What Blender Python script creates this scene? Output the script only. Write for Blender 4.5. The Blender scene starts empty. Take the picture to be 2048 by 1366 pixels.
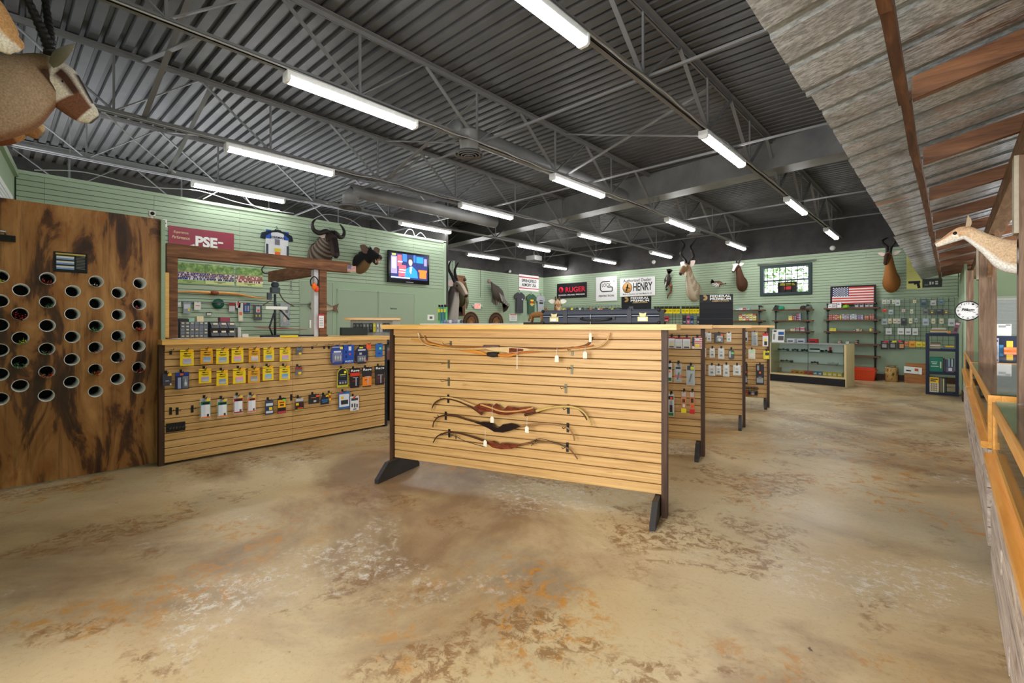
import bpy, bmesh, math, random
from mathutils import Vector, Matrix
sc = bpy.context.scene
COL = sc.collection
R = random.Random(7)
# ---------------------------------------------------------------- camera
FP, CX, HY, EYE = 956.0, 1024.0, 652.0, 1.40
YAW = math.radians(42.5)
cy_, sy_ = math.cos(YAW), math.sin(YAW)
cam_d = bpy.data.cameras.new('camera'); cam = bpy.data.objects.new('camera', cam_d); COL.objects.link(cam)
cam.location = (0, 0, EYE); cam.rotation_euler = (math.pi/2, 0, YAW)
cam_d.sensor_width = 36; cam_d.lens = FP/2048*36; cam_d.shift_y = -(683-HY)/2048.0; cam_d.clip_start = 0.02
sc.camera = cam
# ---------------------------------------------------------------- world, lights, exposure
sc.view_settings.view_transform = 'Standard'; sc.view_settings.look = 'None'
sc.view_settings.gamma = 1; sc.view_settings.use_curve_mapping = False
sc.view_settings.exposure = 1.14
w = bpy.data.worlds.new('sky'); sc.world = w; w.use_nodes = True
bgn = w.node_tree.nodes['Background']; bgn.inputs[0].default_value = (0.92, 0.96, 1.0, 1); bgn.inputs[1].default_value = 1.6
def area(name, loc, rot, sx, sy, power, col=(1, 1, 1)):
    l = bpy.data.lights.new(name, 'AREA'); l.shape = 'RECTANGLE'; l.size = sx; l.size_y = sy; l.energy = power; l.color = col
    o = bpy.data.objects.new(name, l); COL.objects.link(o); o.location = loc; o.rotation_euler = rot
    return o
# broad area lamps behind the camera and along the office side on the right
area('shopfront_fill', (-1.2, -3.2, 1.7), (math.radians(84), 0, 0), 6.5, 2.4, 210, (1, .97, .93))  # fill added to lift the room, standing in for unseen shop windows
area('office_daylight', (2.6, 9.0, 1.9), (math.radians(90), 0, math.radians(90)), 7.0, 1.6, 130, (1, .98, .95))
LAMP = 24.0
# ---------------------------------------------------------------- helpers
def lin(c):
    c = c/255.0
    return c/12.92 if c <= .04045 else ((c+.055)/1.055)**2.4
def rgb(t): return (lin(t[0]), lin(t[1]), lin(t[2]), 1)
MATS = {}
def nodes(m):
    m.use_nodes = True
    nt = m.node_tree
    return nt, nt.nodes, nt.links, nt.nodes['Principled BSDF']
def flat(c, rough=.55, metal=0, var=.10, scale=30, bump=0.0, spec=.28):
    """plain colour with slight mottling"""
    k = ('flat', tuple(c), rough, metal, var, scale, bump)
    if k in MATS: return MATS[k]
    m = bpy.data.materials.new('paint_%d_%d_%d' % tuple(int(x) for x in c)); nt, N, L, b = nodes(m)
    b.inputs['Roughness'].default_value = rough; b.inputs['Metallic'].default_value = metal
    b.inputs['Specular IOR Level'].default_value = spec
    tc = N.new('ShaderNodeTexCoord'); n = N.new('ShaderNodeTexNoise'); n.inputs['Scale'].default_value = scale
    n.inputs['Detail'].default_value = 3
    L.new(tc.outputs['Object'], n.inputs['Vector'])
    mx = N.new('ShaderNodeMixRGB'); L.new(n.outputs['Fac'], mx.inputs[0])
    a = rgb(c); mx.inputs[1].default_value = tuple(min(1, x*(1-var)) for x in a[:3])+(1,)
    mx.inputs[2].default_value = tuple(min(1, x*(1+var)) for x in a[:3])+(1,)
    L.new(mx.outputs[0], b.inputs['Base Color'])
    if bump:
        bp = N.new('ShaderNodeBump'); bp.inputs['Strength'].default_value = bump; bp.inputs['Distance'].default_value = .01
        L.new(n.outputs['Fac'], bp.inputs['Height']); L.new(bp.outputs[0], b.inputs['Normal'])
    MATS[k] = m
    return m
def ramp_mat(name, stops, scale=(1, 1, 1), rough=.5, detail=6, nscale=1.0, distort=0.0, bump=.15, metal=0, coord='world', rot=0, layer2=None, spec=.4):
    """noise through a colour ramp; scale stretches the grain. layer2 = (stops-mask colour, scale, threshold)"""
    if name in MATS: return MATS[name]
    m = bpy.data.materials.new(name); nt, N, L, b = nodes(m)
    b.inputs['Roughness'].default_value = rough; b.inputs['Metallic'].default_value = metal
    b.inputs['Specular IOR Level'].default_value = spec
    if coord == 'world': g = N.new('ShaderNodeNewGeometry').outputs['Position']
    else: g = N.new('ShaderNodeTexCoord').outputs['Object']
    mp = N.new('ShaderNodeMapping'); mp.inputs['Scale'].default_value = scale; mp.inputs['Rotation'].default_value = (0, 0, rot)
    if rot:
        mp0 = N.new('ShaderNodeMapping'); mp0.inputs['Rotation'].default_value = (0, 0, -rot); L.new(g, mp0.inputs[0]); g = mp0.outputs[0]
        mp.inputs['Rotation'].default_value = (0, 0, 0)
    L.new(g, mp.inputs[0])
    n = N.new('ShaderNodeTexNoise'); n.inputs['Scale'].default_value = nscale; n.inputs['Detail'].default_value = detail
    n.inputs['Distortion'].default_value = distort; n.inputs['Roughness'].default_value = .6
    L.new(mp.outputs[0], n.inputs['Vector'])
    r = N.new('ShaderNodeValToRGB'); L.new(n.outputs['Fac'], r.inputs[0])
    el = r.color_ramp.elements
    el[0].position = stops[0][0]; el[0].color = rgb(stops[0][1]); el[1].position = stops[-1][0]; el[1].color = rgb(stops[-1][1])
    for p, c in stops[1:-1]:
        e = el.new(p); e.color = rgb(c)
    out = r.outputs[0]
    if layer2:
        for (c2, sc2, lo, hi, d2) in layer2:
            mp2 = N.new('ShaderNodeMapping'); mp2.inputs['Scale'].default_value = sc2; L.new(g, mp2.inputs[0])
            n2 = N.new('ShaderNodeTexNoise'); n2.inputs['Scale'].default_value = 1; n2.inputs['Detail'].default_value = 7
            n2.inputs['Distortion'].default_value = d2; n2.inputs['Roughness'].default_value = .65
            L.new(mp2.outputs[0], n2.inputs['Vector'])
            mr = N.new('ShaderNodeMapRange'); mr.inputs[1].default_value = lo; mr.inputs[2].default_value = hi; L.new(n2.outputs['Fac'], mr.inputs[0])
            mx = N.new('ShaderNodeMixRGB'); L.new(mr.outputs[0], mx.inputs[0]); L.new(out, mx.inputs[1]); mx.inputs[2].default_value = rgb(c2)
            out = mx.outputs[0]
    L.new(out, b.inputs['Base Color'])
    if bump:
        bp = N.new('ShaderNodeBump'); bp.inputs['Strength'].default_value = bump; bp.inputs['Distance'].default_value = .01
        L.new(n.outputs['Fac'], bp.inputs['Height']); L.new(bp.outputs[0], b.inputs['Normal'])
    MATS[name] = m
    return m
def emit(name, c, strength):
    if name in MATS: return MATS[name]
    m = bpy.data.materials.new(name); nt, N, L, b = nodes(m)
    b.inputs['Base Color'].default_value = rgb(c); b.inputs['Emission Color'].default_value = rgb(c); b.inputs['Emission Strength'].default_value = strength
    MATS[name] = m
    return m
def clear(name, c=(230, 240, 238), rough=.03, alpha=.16):
    """thin clear plastic or glass: mostly see-through with a gloss"""
    if name in MATS: return MATS[name]
    m = bpy.data.materials.new(name); m.use_nodes = True; nt = m.node_tree; N = nt.nodes; L = nt.links
    N.remove(N['Principled BSDF']); out = N['Material Output']
    t = N.new('ShaderNodeBsdfTransparent'); t.inputs[0].default_value = (.96, .98, .97, 1)
    g = N.new('ShaderNodeBsdfPrincipled'); g.inputs['Base Color'].default_value = rgb(c); g.inputs['Roughness'].default_value = rough
    mx = N.new('ShaderNodeMixShader'); mx.inputs[0].default_value = alpha
    L.new(t.outputs[0], mx.inputs[1]); L.new(g.outputs[0], mx.inputs[2]); L.new(mx.outputs[0], out.inputs[0])
    MATS[name] = m
    return m
def glass(name, tint=(245, 250, 248), base=.03):
    """clear pane: see-through with an angle-dependent mirror gloss"""
    if name in MATS: return MATS[name]
    m = bpy.data.materials.new(name); m.use_nodes = True; nt = m.node_tree; N = nt.nodes; L = nt.links
    N.remove(N['Principled BSDF']); out = N['Material Output']
    t = N.new('ShaderNodeBsdfTransparent'); t.inputs[0].default_value = rgb(tint)
    g = N.new('ShaderNodeBsdfGlossy'); g.inputs['Roughness'].default_value = .03
    f = N.new('ShaderNodeFresnel'); f.inputs[0].default_value = 1.4
    a = N.new('ShaderNodeMath'); a.operation = 'MULTIPLY_ADD'; a.inputs[1].default_value = .8; a.inputs[2].default_value = base; L.new(f.outputs[0], a.inputs[0])
    mx = N.new('ShaderNodeMixShader'); L.new(a.outputs[0], mx.inputs[0]); L.new(t.outputs[0], mx.inputs[1]); L.new(g.outputs[0], mx.inputs[2]); L.new(mx.outputs[0], out.inputs[0])
    MATS[name] = m
    return m
def vcol(name='fur', rough=.85, grain=60, stretch=(1, 1, 1), amp=.35, bump=.5):
    """patch colours stored on the mesh, with fine hair noise"""
    if name in MATS: return MATS[name]
    m = bpy.data.materials.new(name); nt, N, L, b = nodes(m)
    b.inputs['Roughness'].default_value = rough; b.inputs['Specular IOR Level'].default_value = .25
    a = N.new('ShaderNodeAttribute'); a.attribute_name = 'Col'
    tc = N.new('ShaderNodeTexCoord'); mp = N.new('ShaderNodeMapping'); mp.inputs['Scale'].default_value = stretch
    L.new(tc.outputs['Object'], mp.inputs[0])
    n = N.new('ShaderNodeTexNoise'); n.inputs['Scale'].default_value = grain; n.inputs['Detail'].default_value = 5
    L.new(mp.outputs[0], n.inputs['Vector'])
    mr = N.new('ShaderNodeMapRange'); mr.inputs[1].default_value = .3; mr.inputs[2].default_value = .7
    mr.inputs[3].default_value = 1-amp; mr.inputs[4].default_value = 1+amp
    L.new(n.outputs['Fac'], mr.inputs[0])
    mu = N.new('ShaderNodeVectorMath'); mu.operation = 'SCALE'; L.new(a.outputs['Color'], mu.inputs[0]); L.new(mr.outputs[0], mu.inputs['Scale'])
    L.new(mu.outputs[0], b.inputs['Base Color'])
    bp = N.new('ShaderNodeBump'); bp.inputs['Strength'].default_value = bump; bp.inputs['Distance'].default_value = .004
    L.new(n.outputs['Fac'], bp.inputs['Height']); L.new(bp.outputs[0], b.inputs['Normal'])
    MATS[name] = m
    return m

class MB:
    def __init__(s): s.v = []; s.f = []; s.m = []; s.c = None; s.sm = []
    def add(s, vs, fs, m=0, smooth=False):
        k = len(s.v); s.v += [tuple(v) for v in vs]
        for f in fs: s.f.append([k+i for i in f]); s.m.append(m); s.sm.append(smooth)
        return s
    def box(s, x, y, z, sx, sy, sz, rz=0, m=0):
        """centre x,y,z and full sizes"""
        c, n = math.cos(rz), math.sin(rz); vs = []
        for dz in (-.5, .5):
            for dx, dy in ((-.5, -.5), (.5, -.5), (.5, .5), (-.5, .5)):
                a, b_ = dx*sx, dy*sy
                vs.append((x+a*c-b_*n, y+a*n+b_*c, z+dz*sz))
        return s.add(vs, [(3, 2, 1, 0), (4, 5, 6, 7), (0, 1, 5, 4), (1, 2, 6, 5), (2, 3, 7, 6), (3, 0, 4, 7)], m)
    def b2(s, x0, y0, z0, x1, y1, z1, m=0):
        return s.box((x0+x1)/2, (y0+y1)/2, (z0+z1)/2, abs(x1-x0), abs(y1-y0), abs(z1-z0), 0, m)
    def bar(s, p, q, w_, h_, m=0, up=(0, 0, 1)):
        p = Vector(p); q = Vector(q); t = (q-p).normalized(); up = Vector(up)
        if abs(t.dot(up)) > .98: up = Vector((1, 0, 0))
        a = t.cross(up).normalized(); b_ = a.cross(t)
        vs = []
        for e in (p, q):
            for i, j in ((-1, -1), (1, -1), (1, 1), (-1, 1)): vs.append(e+a*(i*w_/2)+b_*(j*h_/2))
        return s.add(vs, [(0, 1, 2, 3), (7, 6, 5, 4), (0, 4, 5, 1), (1, 5, 6, 2), (2, 6, 7, 3), (3, 7, 4, 0)], m)
    def tube(s, pts, r, n=8, m=0, smooth=True, flat_=1.0):
        pts = [Vector(p) for p in pts]; k = len(pts)
        rr = r if isinstance(r, (list, tuple)) else [r]*k
        ref = None; vs = []
        for i, p in enumerate(pts):
            t = (pts[min(i+1, k-1)]-pts[max(i-1, 0)])
            t = t.normalized() if t.length > 1e-9 else Vector((0, 0, 1))
            if ref is None:
                ref = Vector((0, 0, 1)) if abs(t.z) < .9 else Vector((1, 0, 0))
            a = t.cross(ref).normalized(); ref = a.cross(t).normalized()
            for j in range(n):
                an = 2*math.pi*j/n
                vs.append(p+a*(math.cos(an)*rr[i])+ref*(math.sin(an)*rr[i]*flat_))
        fs = []
        for i in range(k-1):
            for j in range(n): fs.append((i*n+j, i*n+(j+1) % n, (i+1)*n+(j+1) % n, (i+1)*n+j))
        s.add(vs, fs, m, smooth)
        k0 = len(s.v)-len(vs)
        s.f.append([k0+j for j in range(n)][::-1]); s.m.append(m); s.sm.append(False)
        s.f.append([k0+(k-1)*n+j for j in range(n)]); s.m.append(m); s.sm.append(False)
        return s
    def prism(s, poly, y0, y1, m=0, plane='xz'):
        """poly in x,z extruded from y0 to y1 (or in x,y / y,z)"""
        def P(a, b_, d):
            return (a, d, b_) if plane == 'xz' else ((a, b_, d) if plane == 'xy' else (d, a, b_))
        n = len(poly)
        vs = [P(a, b_, y0) for a, b_ in poly]+[P(a, b_, y1) for a, b_ in poly]
        fs = [list(range(n)), list(range(n, 2*n))[::-1]]+[(i, n+i, n+(i+1) % n, (i+1) % n) for i in range(n)]
        return s.add(vs, fs, m)
    def ball(s, x, y, z, rx, ry=None, rz=None, m=0, n=10, k=6):
        ry = rx if ry is None else ry; rz = rx if rz is None else rz
        vs = [(x, y, z+rz)]
        for i in range(1, k):
            a = math.pi*i/k
            for j in range(n):
                b_ = 2*math.pi*j/n; vs.append((x+rx*math.sin(a)*math.cos(b_), y+ry*math.sin(a)*math.sin(b_), z+rz*math.cos(a)))
        vs.append((x, y, z-rz)); fs = [(0, 1+(j+1) % n, 1+j)[::-1] for j in range(n)]
        for i in range(k-2):
            for j in range(n):
                fs.append((1+i*n+j, 1+(i+1)*n+j, 1+(i+1)*n+(j+1) % n, 1+i*n+(j+1) % n))
        e = len(vs)-1
        fs += [(e, 1+(k-2)*n+(j+1) % n, 1+(k-2)*n+j) for j in range(n)]
        return s.add(vs, fs, m, True)
    def lathe(s, prof, x=0, y=0, z=0, n=16, m=0, axis='z', smooth=True):
        vs = []
        for r_, h in prof:
            for j in range(n):
                a = 2*math.pi*j/n; u, v_ = r_*math.cos(a), r_*math.sin(a)
                if axis == 'z': vs.append((x+u, y+v_, z+h))
                elif axis == 'y': vs.append((x+u, y+h, z+v_))
                else: vs.append((x+h, y+u, z+v_))
        fs = []
        for i in range(len(prof)-1):
            for j in range(n): fs.append((i*n+j, i*n+(j+1) % n, (i+1)*n+(j+1) % n, (i+1)*n+j))
        return s.add(vs, fs, m, smooth)
    def mesh(s, name, mats):
        me = bpy.data.meshes.new(name); me.from_pydata(s.v, [], s.f)
        for mm in (mats if isinstance(mats, (list, tuple)) else [mats]): me.materials.append(mm)
        me.polygons.foreach_set('material_index', s.m); me.polygons.foreach_set('use_smooth', s.sm)
        if s.c is not None:
            at = me.color_attributes.new('Col', 'FLOAT_COLOR', 'POINT')
            at.data.foreach_set('color', [x for c in s.c for x in c])
        me.validate()
        bm = bmesh.new(); bm.from_mesh(me); bmesh.ops.recalc_face_normals(bm, faces=bm.faces); bm.to_mesh(me); bm.free()
        me.update()
        return me
    def build(s, name, mats, parent=None, loc=None, rz=0, kind=None):
        return mobj(name, s.mesh(name, mats), parent, loc, rz, kind)
def mobj(name, me, parent=None, loc=None, rz=0, kind=None):
    o = bpy.data.objects.new(name, me); COL.objects.link(o)
    if parent: o.parent = parent
    if loc: o.location = loc
    if rz: o.rotation_euler = (0, 0, rz)
    if kind: o['kind'] = kind
    return o
def tag(o, label, cat, group=None, kind=None):
    o['label'] = label; o['category'] = cat
    if group: o['group'] = group
    if kind: o['kind'] = kind
    return o
def thing(name, label, cat, loc=(0, 0, 0), rz=0, group=None):
    o = bpy.data.objects.new(name, None); COL.objects.link(o); o.location = loc; o.rotation_euler = (0, 0, rz); o.empty_display_size = .05
    return tag(o, label, cat, group)
def setting(name, label=None, loc=(0, 0, 0), rz=0):
    o = bpy.data.objects.new(name, None); COL.objects.link(o); o.location = loc; o.rotation_euler = (0, 0, rz); o['kind'] = 'structure'; o.empty_display_size = .05
    if label: o['label'] = label; o['category'] = name.split('_')[0]
    return o
def struct(o, label, cat=None):
    o['kind'] = 'structure'; o['label'] = label; o['category'] = cat or o.name.split('_')[0].split('.')[0]
    return o
def copytree(o, parent=None):
    c = o.copy(); COL.objects.link(c)
    if parent: c.parent = parent
    for ch in o.children: copytree(ch, c)
    return c
def cr(pts, k=6):
    """smooth curve through points of any dimension"""
    out = []; n = len(pts)
    for i in range(n-1):
        p0 = pts[max(i-1, 0)]; p1 = pts[i]; p2 = pts[i+1]; p3 = pts[min(i+2, n-1)]
        for j in range(k):
            t = j/k
            out.append(tuple(.5*((2*b)+(c-a)*t+(2*a-5*b+4*c-d)*t*t+(3*b-a-3*c+d)*t**3) for a, b, c, d in zip(p0, p1, p2, p3)))
    out.append(tuple(pts[-1]))
    return out
TEXTS = []
def text(s_, w_, h_, mat, parent, loc, rot=(math.pi/2, 0, 0), name='lettering', bold=0.0, shear=0.0, ex=.0012):
    """flat letters, fitted to w_ x h_, centred on loc (face towards local -y)"""
    cu = bpy.data.curves.new(name, 'FONT'); cu.body = s_; cu.size = 1; cu.align_x = 'CENTER'; cu.align_y = 'CENTER'
    cu.offset = bold; cu.shear = shear; cu.resolution_u = 3; cu.space_line = .95
    o = bpy.data.objects.new(name, cu); COL.objects.link(o)
    TEXTS.append((o, w_, h_, mat, parent, loc, rot, name, ex))
def finish_texts():
    bpy.context.view_layer.update(); dg = bpy.context.evaluated_depsgraph_get()
    for (o, w_, h_, mat, parent, loc, rot, name, ex) in TEXTS:
        me = bpy.data.meshes.new_from_object(o.evaluated_get(dg))
        xs = [v.co.x for v in me.vertices]; ys = [v.co.y for v in me.vertices]
        if not xs: continue
        x0, x1, y0, y1 = min(xs), max(xs), min(ys), max(ys)
        a = w_/max(x1-x0, 1e-6); b_ = (h_/max(y1-y0, 1e-6)) if h_ else a
        for v in me.vertices: v.co = Vector(((v.co.x-(x0+x1)/2)*a, (v.co.y-(y0+y1)/2)*b_, 0))
        me.materials.clear(); me.materials.append(mat)
        n = bpy.data.objects.new(name, me); COL.objects.link(n); n.parent = parent; n.location = loc; n.rotation_euler = rot
        bpy.data.objects.remove(o, do_unlink=True)
class Plane:
    """vertical plane through P0=(x,y) whose local x runs along rz; reads where a measured sight line meets it"""
    def __init__(s, x, y, rz): s.p = (x, y); s.rz = rz; s.u = (math.cos(rz), math.sin(rz)); s.n = (-math.sin(rz), math.cos(rz))
    def at(s, px, py, off=0):
        l = (px-CX)/FP; h = (HY-py)/FP; dx, dy = -sy_+cy_*l, cy_+sy_*l
        num = (s.p[0]-s.n[0]*off)*s.n[0]+(s.p[1]-s.n[1]*off)*s.n[1]
        d = num/(dx*s.n[0]+dy*s.n[1])
        X, Y = dx*d, dy*d
        return ((X-s.p[0])*s.u[0]+(Y-s.p[1])*s.u[1], EYE+h*d, d)
    def rect(s, x0, y0, x1, y1, off=0):
        """centre u, centre z, width, height of a pixel rectangle"""
        ua, za, da = s.at(x0, (y0+y1)/2, off); ub, zb, db = s.at(x1, (y0+y1)/2, off)
        um, zt, d = s.at((x0+x1)/2, y0, off); _, zl, _ = s.at((x0+x1)/2, y1, off)
        return ((ua+ub)/2, (zt+zl)/2, abs(ub-ua), zt-zl)
    def w(s, u, off, z):
        """world point; off = distance in front of the plane"""
        return (s.p[0]+s.u[0]*u-s.n[0]*off, s.p[1]+s.u[1]*u-s.n[1]*off, z)
H90 = math.pi/2
COUNTER = Plane(-5.82, 0, H90)       # front of the slatted counter at the left
TVWALL = Plane(-9.15, 0, H90)
EXITWALL = Plane(-12.6, 0, H90)
FAR = Plane(0, 15.7, 0)
PLY = Plane(-5.95, 0, H90)
TH = math.atan2(.78, 2.29)
STAND = Plane(-3.86, 2.58, TH)
# ---------------------------------------------------------------- materials
OAK = ramp_mat('oak_laminate', [(.25, (164, 122, 72)), (.5, (200, 158, 98)), (.75, (216, 178, 120))], (1.3, 1.3, 60), .45, 5, 1.0, .6, .05,
               layer2=[((172, 128, 76), (2.2, 2.2, 26), .56, .74, 1.5)])
PINE = ramp_mat('pine_lacquer', [(.25, (206, 148, 72)), (.5, (226, 176, 98)), (.8, (240, 202, 132))], (3, 3, 60), .3, 5, 1.0, .8, .04)
PINEO = ramp_mat('pine_golden', [(.25, (208, 138, 52)), (.5, (228, 162, 72)), (.8, (244, 190, 100))], (30, 2, 30), .28, 5, 1.0, .8, .04)
GREEN = flat((163, 182, 156), .5, 0, .05, 2.5)
GREENP = ramp_mat('green_wall_paint', [(.3, (138, 160, 137)), (.7, (160, 180, 155))], (1, 1, 1), .55, 6, 1.4, .3, .05)
GROOVE = flat((64, 78, 62), .8)
DARKW = ramp_mat('dark_stained_wood', [(.3, (44, 26, 14)), (.55, (72, 44, 24)), (.8, (104, 68, 38))], (25, 25, 2), .55, 6, 1.0, .5, .2)
BEAMW = ramp_mat('rough_beam_wood', [(.25, (60, 36, 22)), (.5, (112, 72, 44)), (.8, (160, 112, 74))], (4, 3, 30), .7, 7, 1.0, .6, .35)
BLACK = flat((26, 26, 28), .45)
BLKM = flat((38, 38, 40), .4, .6)
STEEL = flat((150, 150, 148), .35, .8)
WHITE = flat((236, 236, 232), .5, 0, .03)
CEILM = ramp_mat('ceiling_grey_paint', [(.3, (56, 56, 58)), (.7, (86, 86, 87))], (1, 1, 1), .5, 6, 1.2, .5, .12, .0)
JOISTM = flat((118, 118, 119), .5, .1, .12, 6)
DUCTM = ramp_mat('duct_grey_paint', [(.3, (94, 94, 94)), (.7, (124, 124, 123))], (1, 1, 1), .45, 5, 1.6, .4, .08)
BLOCKM = ramp_mat('black_painted_block', [(.3, (46, 44, 44)), (.7, (66, 63, 62))], (1, 1, 1), .7, 6, 3, .4, .3)
TUBE = emit('lamp_diffuser', (255, 255, 255), LAMP)
# ================================================================ ROOM SHELL
def floor_material():
    m = bpy.data.materials.new('stained_concrete'); nt, N, L, b = nodes(m)
    g = N.new('ShaderNodeNewGeometry').outputs['Position']
    def noise(scale, detail=6, rough=.6, dist=0.0, off=0.0, st=(1, 1, 1)):
        mp = N.new('ShaderNodeMapping'); mp.inputs['Location'].default_value = (off, off*.7, 0); mp.inputs['Scale'].default_value = st; L.new(g, mp.inputs[0])
        n = N.new('ShaderNodeTexNoise'); n.inputs['Scale'].default_value = scale; n.inputs['Detail'].default_value = detail; n.inputs['Roughness'].default_value = rough; n.inputs['Distortion'].default_value = dist
        L.new(mp.outputs[0], n.inputs['Vector']); return n.outputs['Fac']
    def rng(v, lo, hi, a=0.0, b_=1.0):
        r = N.new('ShaderNodeMapRange'); r.inputs[1].default_value = lo; r.inputs[2].default_value = hi; r.inputs[3].default_value = a; r.inputs[4].default_value = b_; L.new(v, r.inputs[0]); return r.outputs[0]
    def mul(a, b_):
        r = N.new('ShaderNodeMath'); r.operation = 'MULTIPLY'; L.new(a, r.inputs[0])
        if isinstance(b_, float): r.inputs[1].default_value = b_
        else: L.new(b_, r.inputs[1])
        return r.outputs[0]
    def mix(f, a, c):
        r = N.new('ShaderNodeMixRGB'); L.new(f, r.inputs[0])
        if isinstance(a, tuple): r.inputs[1].default_value = rgb(a)
        else: L.new(a, r.inputs[1])
        r.inputs[2].default_value = rgb(c); return r.outputs[0]
    col = mix(rng(noise(.55, 5, .55, .4), .40, .60), (206, 186, 146), (188, 162, 118))
    col = mix(mul(rng(noise(.42, 6, .65, .9, 7.0), .47, .62), .9), col, (132, 104, 76))      # brown clouds
    col = mix(mul(rng(noise(.7, 4, .6, .3, 13.0), .54, .70), .45), col, (208, 178, 140))      # pinkish areas
    col = mix(mul(rng(noise(.5, 4, .6, .3, 23.0), .55, .72), .6), col, (146, 140, 122))      # grey clouds
    fine = rng(noise(9, 9, .78, .6, 3.0), .50, .60)
    col = mix(mul(mul(rng(noise(.62, 5, .6, .7, 31.0), .475, .56), fine), .9), col, (186, 126, 40))   # ochre stain, broken up
    col = mix(mul(mul(rng(noise(1.1, 5, .65, .9, 41.0), .53, .60), rng(noise(14, 8, .8, .5, 5.0), .47, .55)), .8), col, (128, 88, 44))
    col = mix(mul(mul(rng(noise(.9, 5, .6, .5, 51.0), .54, .62), rng(noise(16, 8, .8, .2, 9.0), .50, .60)), .8), col, (220, 212, 198))   # pale scuffs
    col = mix(mul(rng(noise(40, 6, .8, 0, 1.0), .52, .72), .35), col, (96, 78, 58))             # grit
    col = mix(mul(rng(noise(60, 4, .8, 0, 2.0), .60, .72), .4), col, (222, 208, 184))
    col = mix(rng(noise(6, 6, .7, .3, 61.0), .70, .73), col, (92, 62, 34))
    L.new(col, b.inputs['Base Color'])
    L.new(rng(noise(1.4, 6, .6, .3, 2.0), .3, .7, .28, .50), b.inputs['Roughness']); b.inputs['Specular IOR Level'].default_value = .45
    bp = N.new('ShaderNodeBump'); bp.inputs['Strength'].default_value = .12; bp.inputs['Distance'].default_value = .004; L.new(noise(30, 6, .7), bp.inputs['Height']); L.new(bp.outputs[0], b.inputs['Normal'])
    return m
FLOORM = floor_material()
fl = MB()
def grid_floor(x0, x1, y0, y1, n, m):
    vs = []; fs = []
    for j in range(m+1):
        for i in range(n+1): vs.append((x0+(x1-x0)*i/n, y0+(y1-y0)*j/m, 0))
    for j in range(m):
        for i in range(n): a = j*(n+1)+i; fs.append((a, a+1, a+n+2, a+n+1))
    fl.add(vs, fs)
grid_floor(-12.9, 3.1, -3.4, 15.9, 16, 20)
struct(fl.build('floor', FLOORM), 'tan and brown stained concrete floor of the shop', 'floor')
# corrugated steel deck, ribs run along X
dk = MB(); prof = []; y = -3.5; ZD = 4.50
while y < 16:
    prof += [(y, ZD), (y+.085, ZD), (y+.10, ZD+.045), (y+.135, ZD+.045)]; y += .15
vs = []; fs = []
for i, (yy, zz) in enumerate(prof): vs += [(-13.0, yy, zz), (3.2, yy, zz)]
for i in range(len(prof)-1): fs.append((2*i, 2*i+1, 2*i+3, 2*i+2))
dk.add(vs, fs)
struct(dk.build('ceiling', CEILM), 'dark grey corrugated steel roof deck over the shop', 'ceiling')

def slats(parent, x0, x1, z0, z1, mat, seam=None, name='slat', pitch=.0762, depth=.018):
    """horizontal slats proud of the plane by depth, parent local frame (front = -y)"""
    n = int(round((z1-z0)/pitch)); p = (z1-z0)/n
    segs = [(x0, x1)]
    if seam:
        cuts = [c for c in seam if x0+.05 < c < x1-.05]; e = [x0]+cuts+[x1]
        segs = [(a+.0015, b-.0015) for a, b in zip(e, e[1:])]
    cache = {}
    for (a, b) in segs:
        L_ = round(b-a, 4)
        if L_ not in cache:
            g = MB(); h = p-.0065
            g.prism([(-depth, .003), (-depth+.003, 0), (0, 0), (0, h), (-depth+.003, h), (-depth, h-.003)], 0, L_, 0, 'yz')
            cache[L_] = g.mesh(name, mat)
        for k in range(n):
            mobj(name, cache[L_], parent, (a, 0, z0+k*p+.0045))
    return n
def wall(name, label, plane, u0, u1, z0, z1, mat, th=.12):
    o = setting(name, label, plane.w(0, 0, 0), plane.rz)
    MB().b2(u0, .001, z0, u1, th, z1).build('wall_board', mat, o)
    return o
TVT = 3.43
# left wall with the television: slats above the doors and over the whole bench area
wl = wall('wall_left', 'pale green slatted wall behind the bench and television', TVWALL, .216, 7.55, 0, TVT+.03, GREENP, .14)
MB().b2(.216, -.002, 0, 7.55, .001, TVT+.02).build('groove_board', GROOVE, wl)
sm_ = [.5+1.22*i for i in range(8)]
slats(wl, .23, 7.48, 2.30, TVT, GREEN, sm_)
slats(wl, .23, 4.02, 0.86, 2.30, GREEN, sm_)
MB().b2(7.48, -.03, 0, 7.56, .1, TVT+.03).build('corner_trim', GREEN, wl)
MB().b2(4.02, -.018, 0, 7.48, 0, 2.30).build('plain_board', flat((150, 172, 142), .5, 0, .04, 2), wl)
MB().b2(.216, -.03, TVT, 7.56, .15, TVT+.05).build('cap_rail', GREEN, wl)
# doors in the plain part of the left wall
for i, (a, b) in enumerate(((TVWALL.at(598, 620)[0], TVWALL.at(666, 620)[0]), (TVWALL.at(673, 620)[0], TVWALL.at(754.5, 620)[0]), (TVWALL.at(755.5, 620)[0], TVWALL.at(828, 620)[0]))):
    z1 = [2.25, 2.12, 2.12][i]
    d = setting('door_%d' % (i+1), ['pale green door panel behind the fish mount and post', 'pale green flush door left of the small lettering',
                                    'pale green flush door below the television'][i], TVWALL.w(0, 0, 0), TVWALL.rz)
    MB().b2(a+.018, -.026, .01, b-.018, -.019, z1).build('door_leaf', flat((150, 166, 142), .45, 0, .03, 2), d)
    fr = MB(); fr.b2(a, -.029, .01, a+.014, -.019, z1+.03); fr.b2(b-.014, -.029, .01, b, -.019, z1+.03); fr.b2(a, -.029, z1+.012, b, -.019, z1+.03)
    fr.build('door_frame', GREEN, d)
    h = MB(); h.ball(b-.09, -.06, 1.0, .03); h.box(b-.09, -.04, 1.0, .02, .04, .02); h.build('door_handle', STEEL, d)
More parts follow.
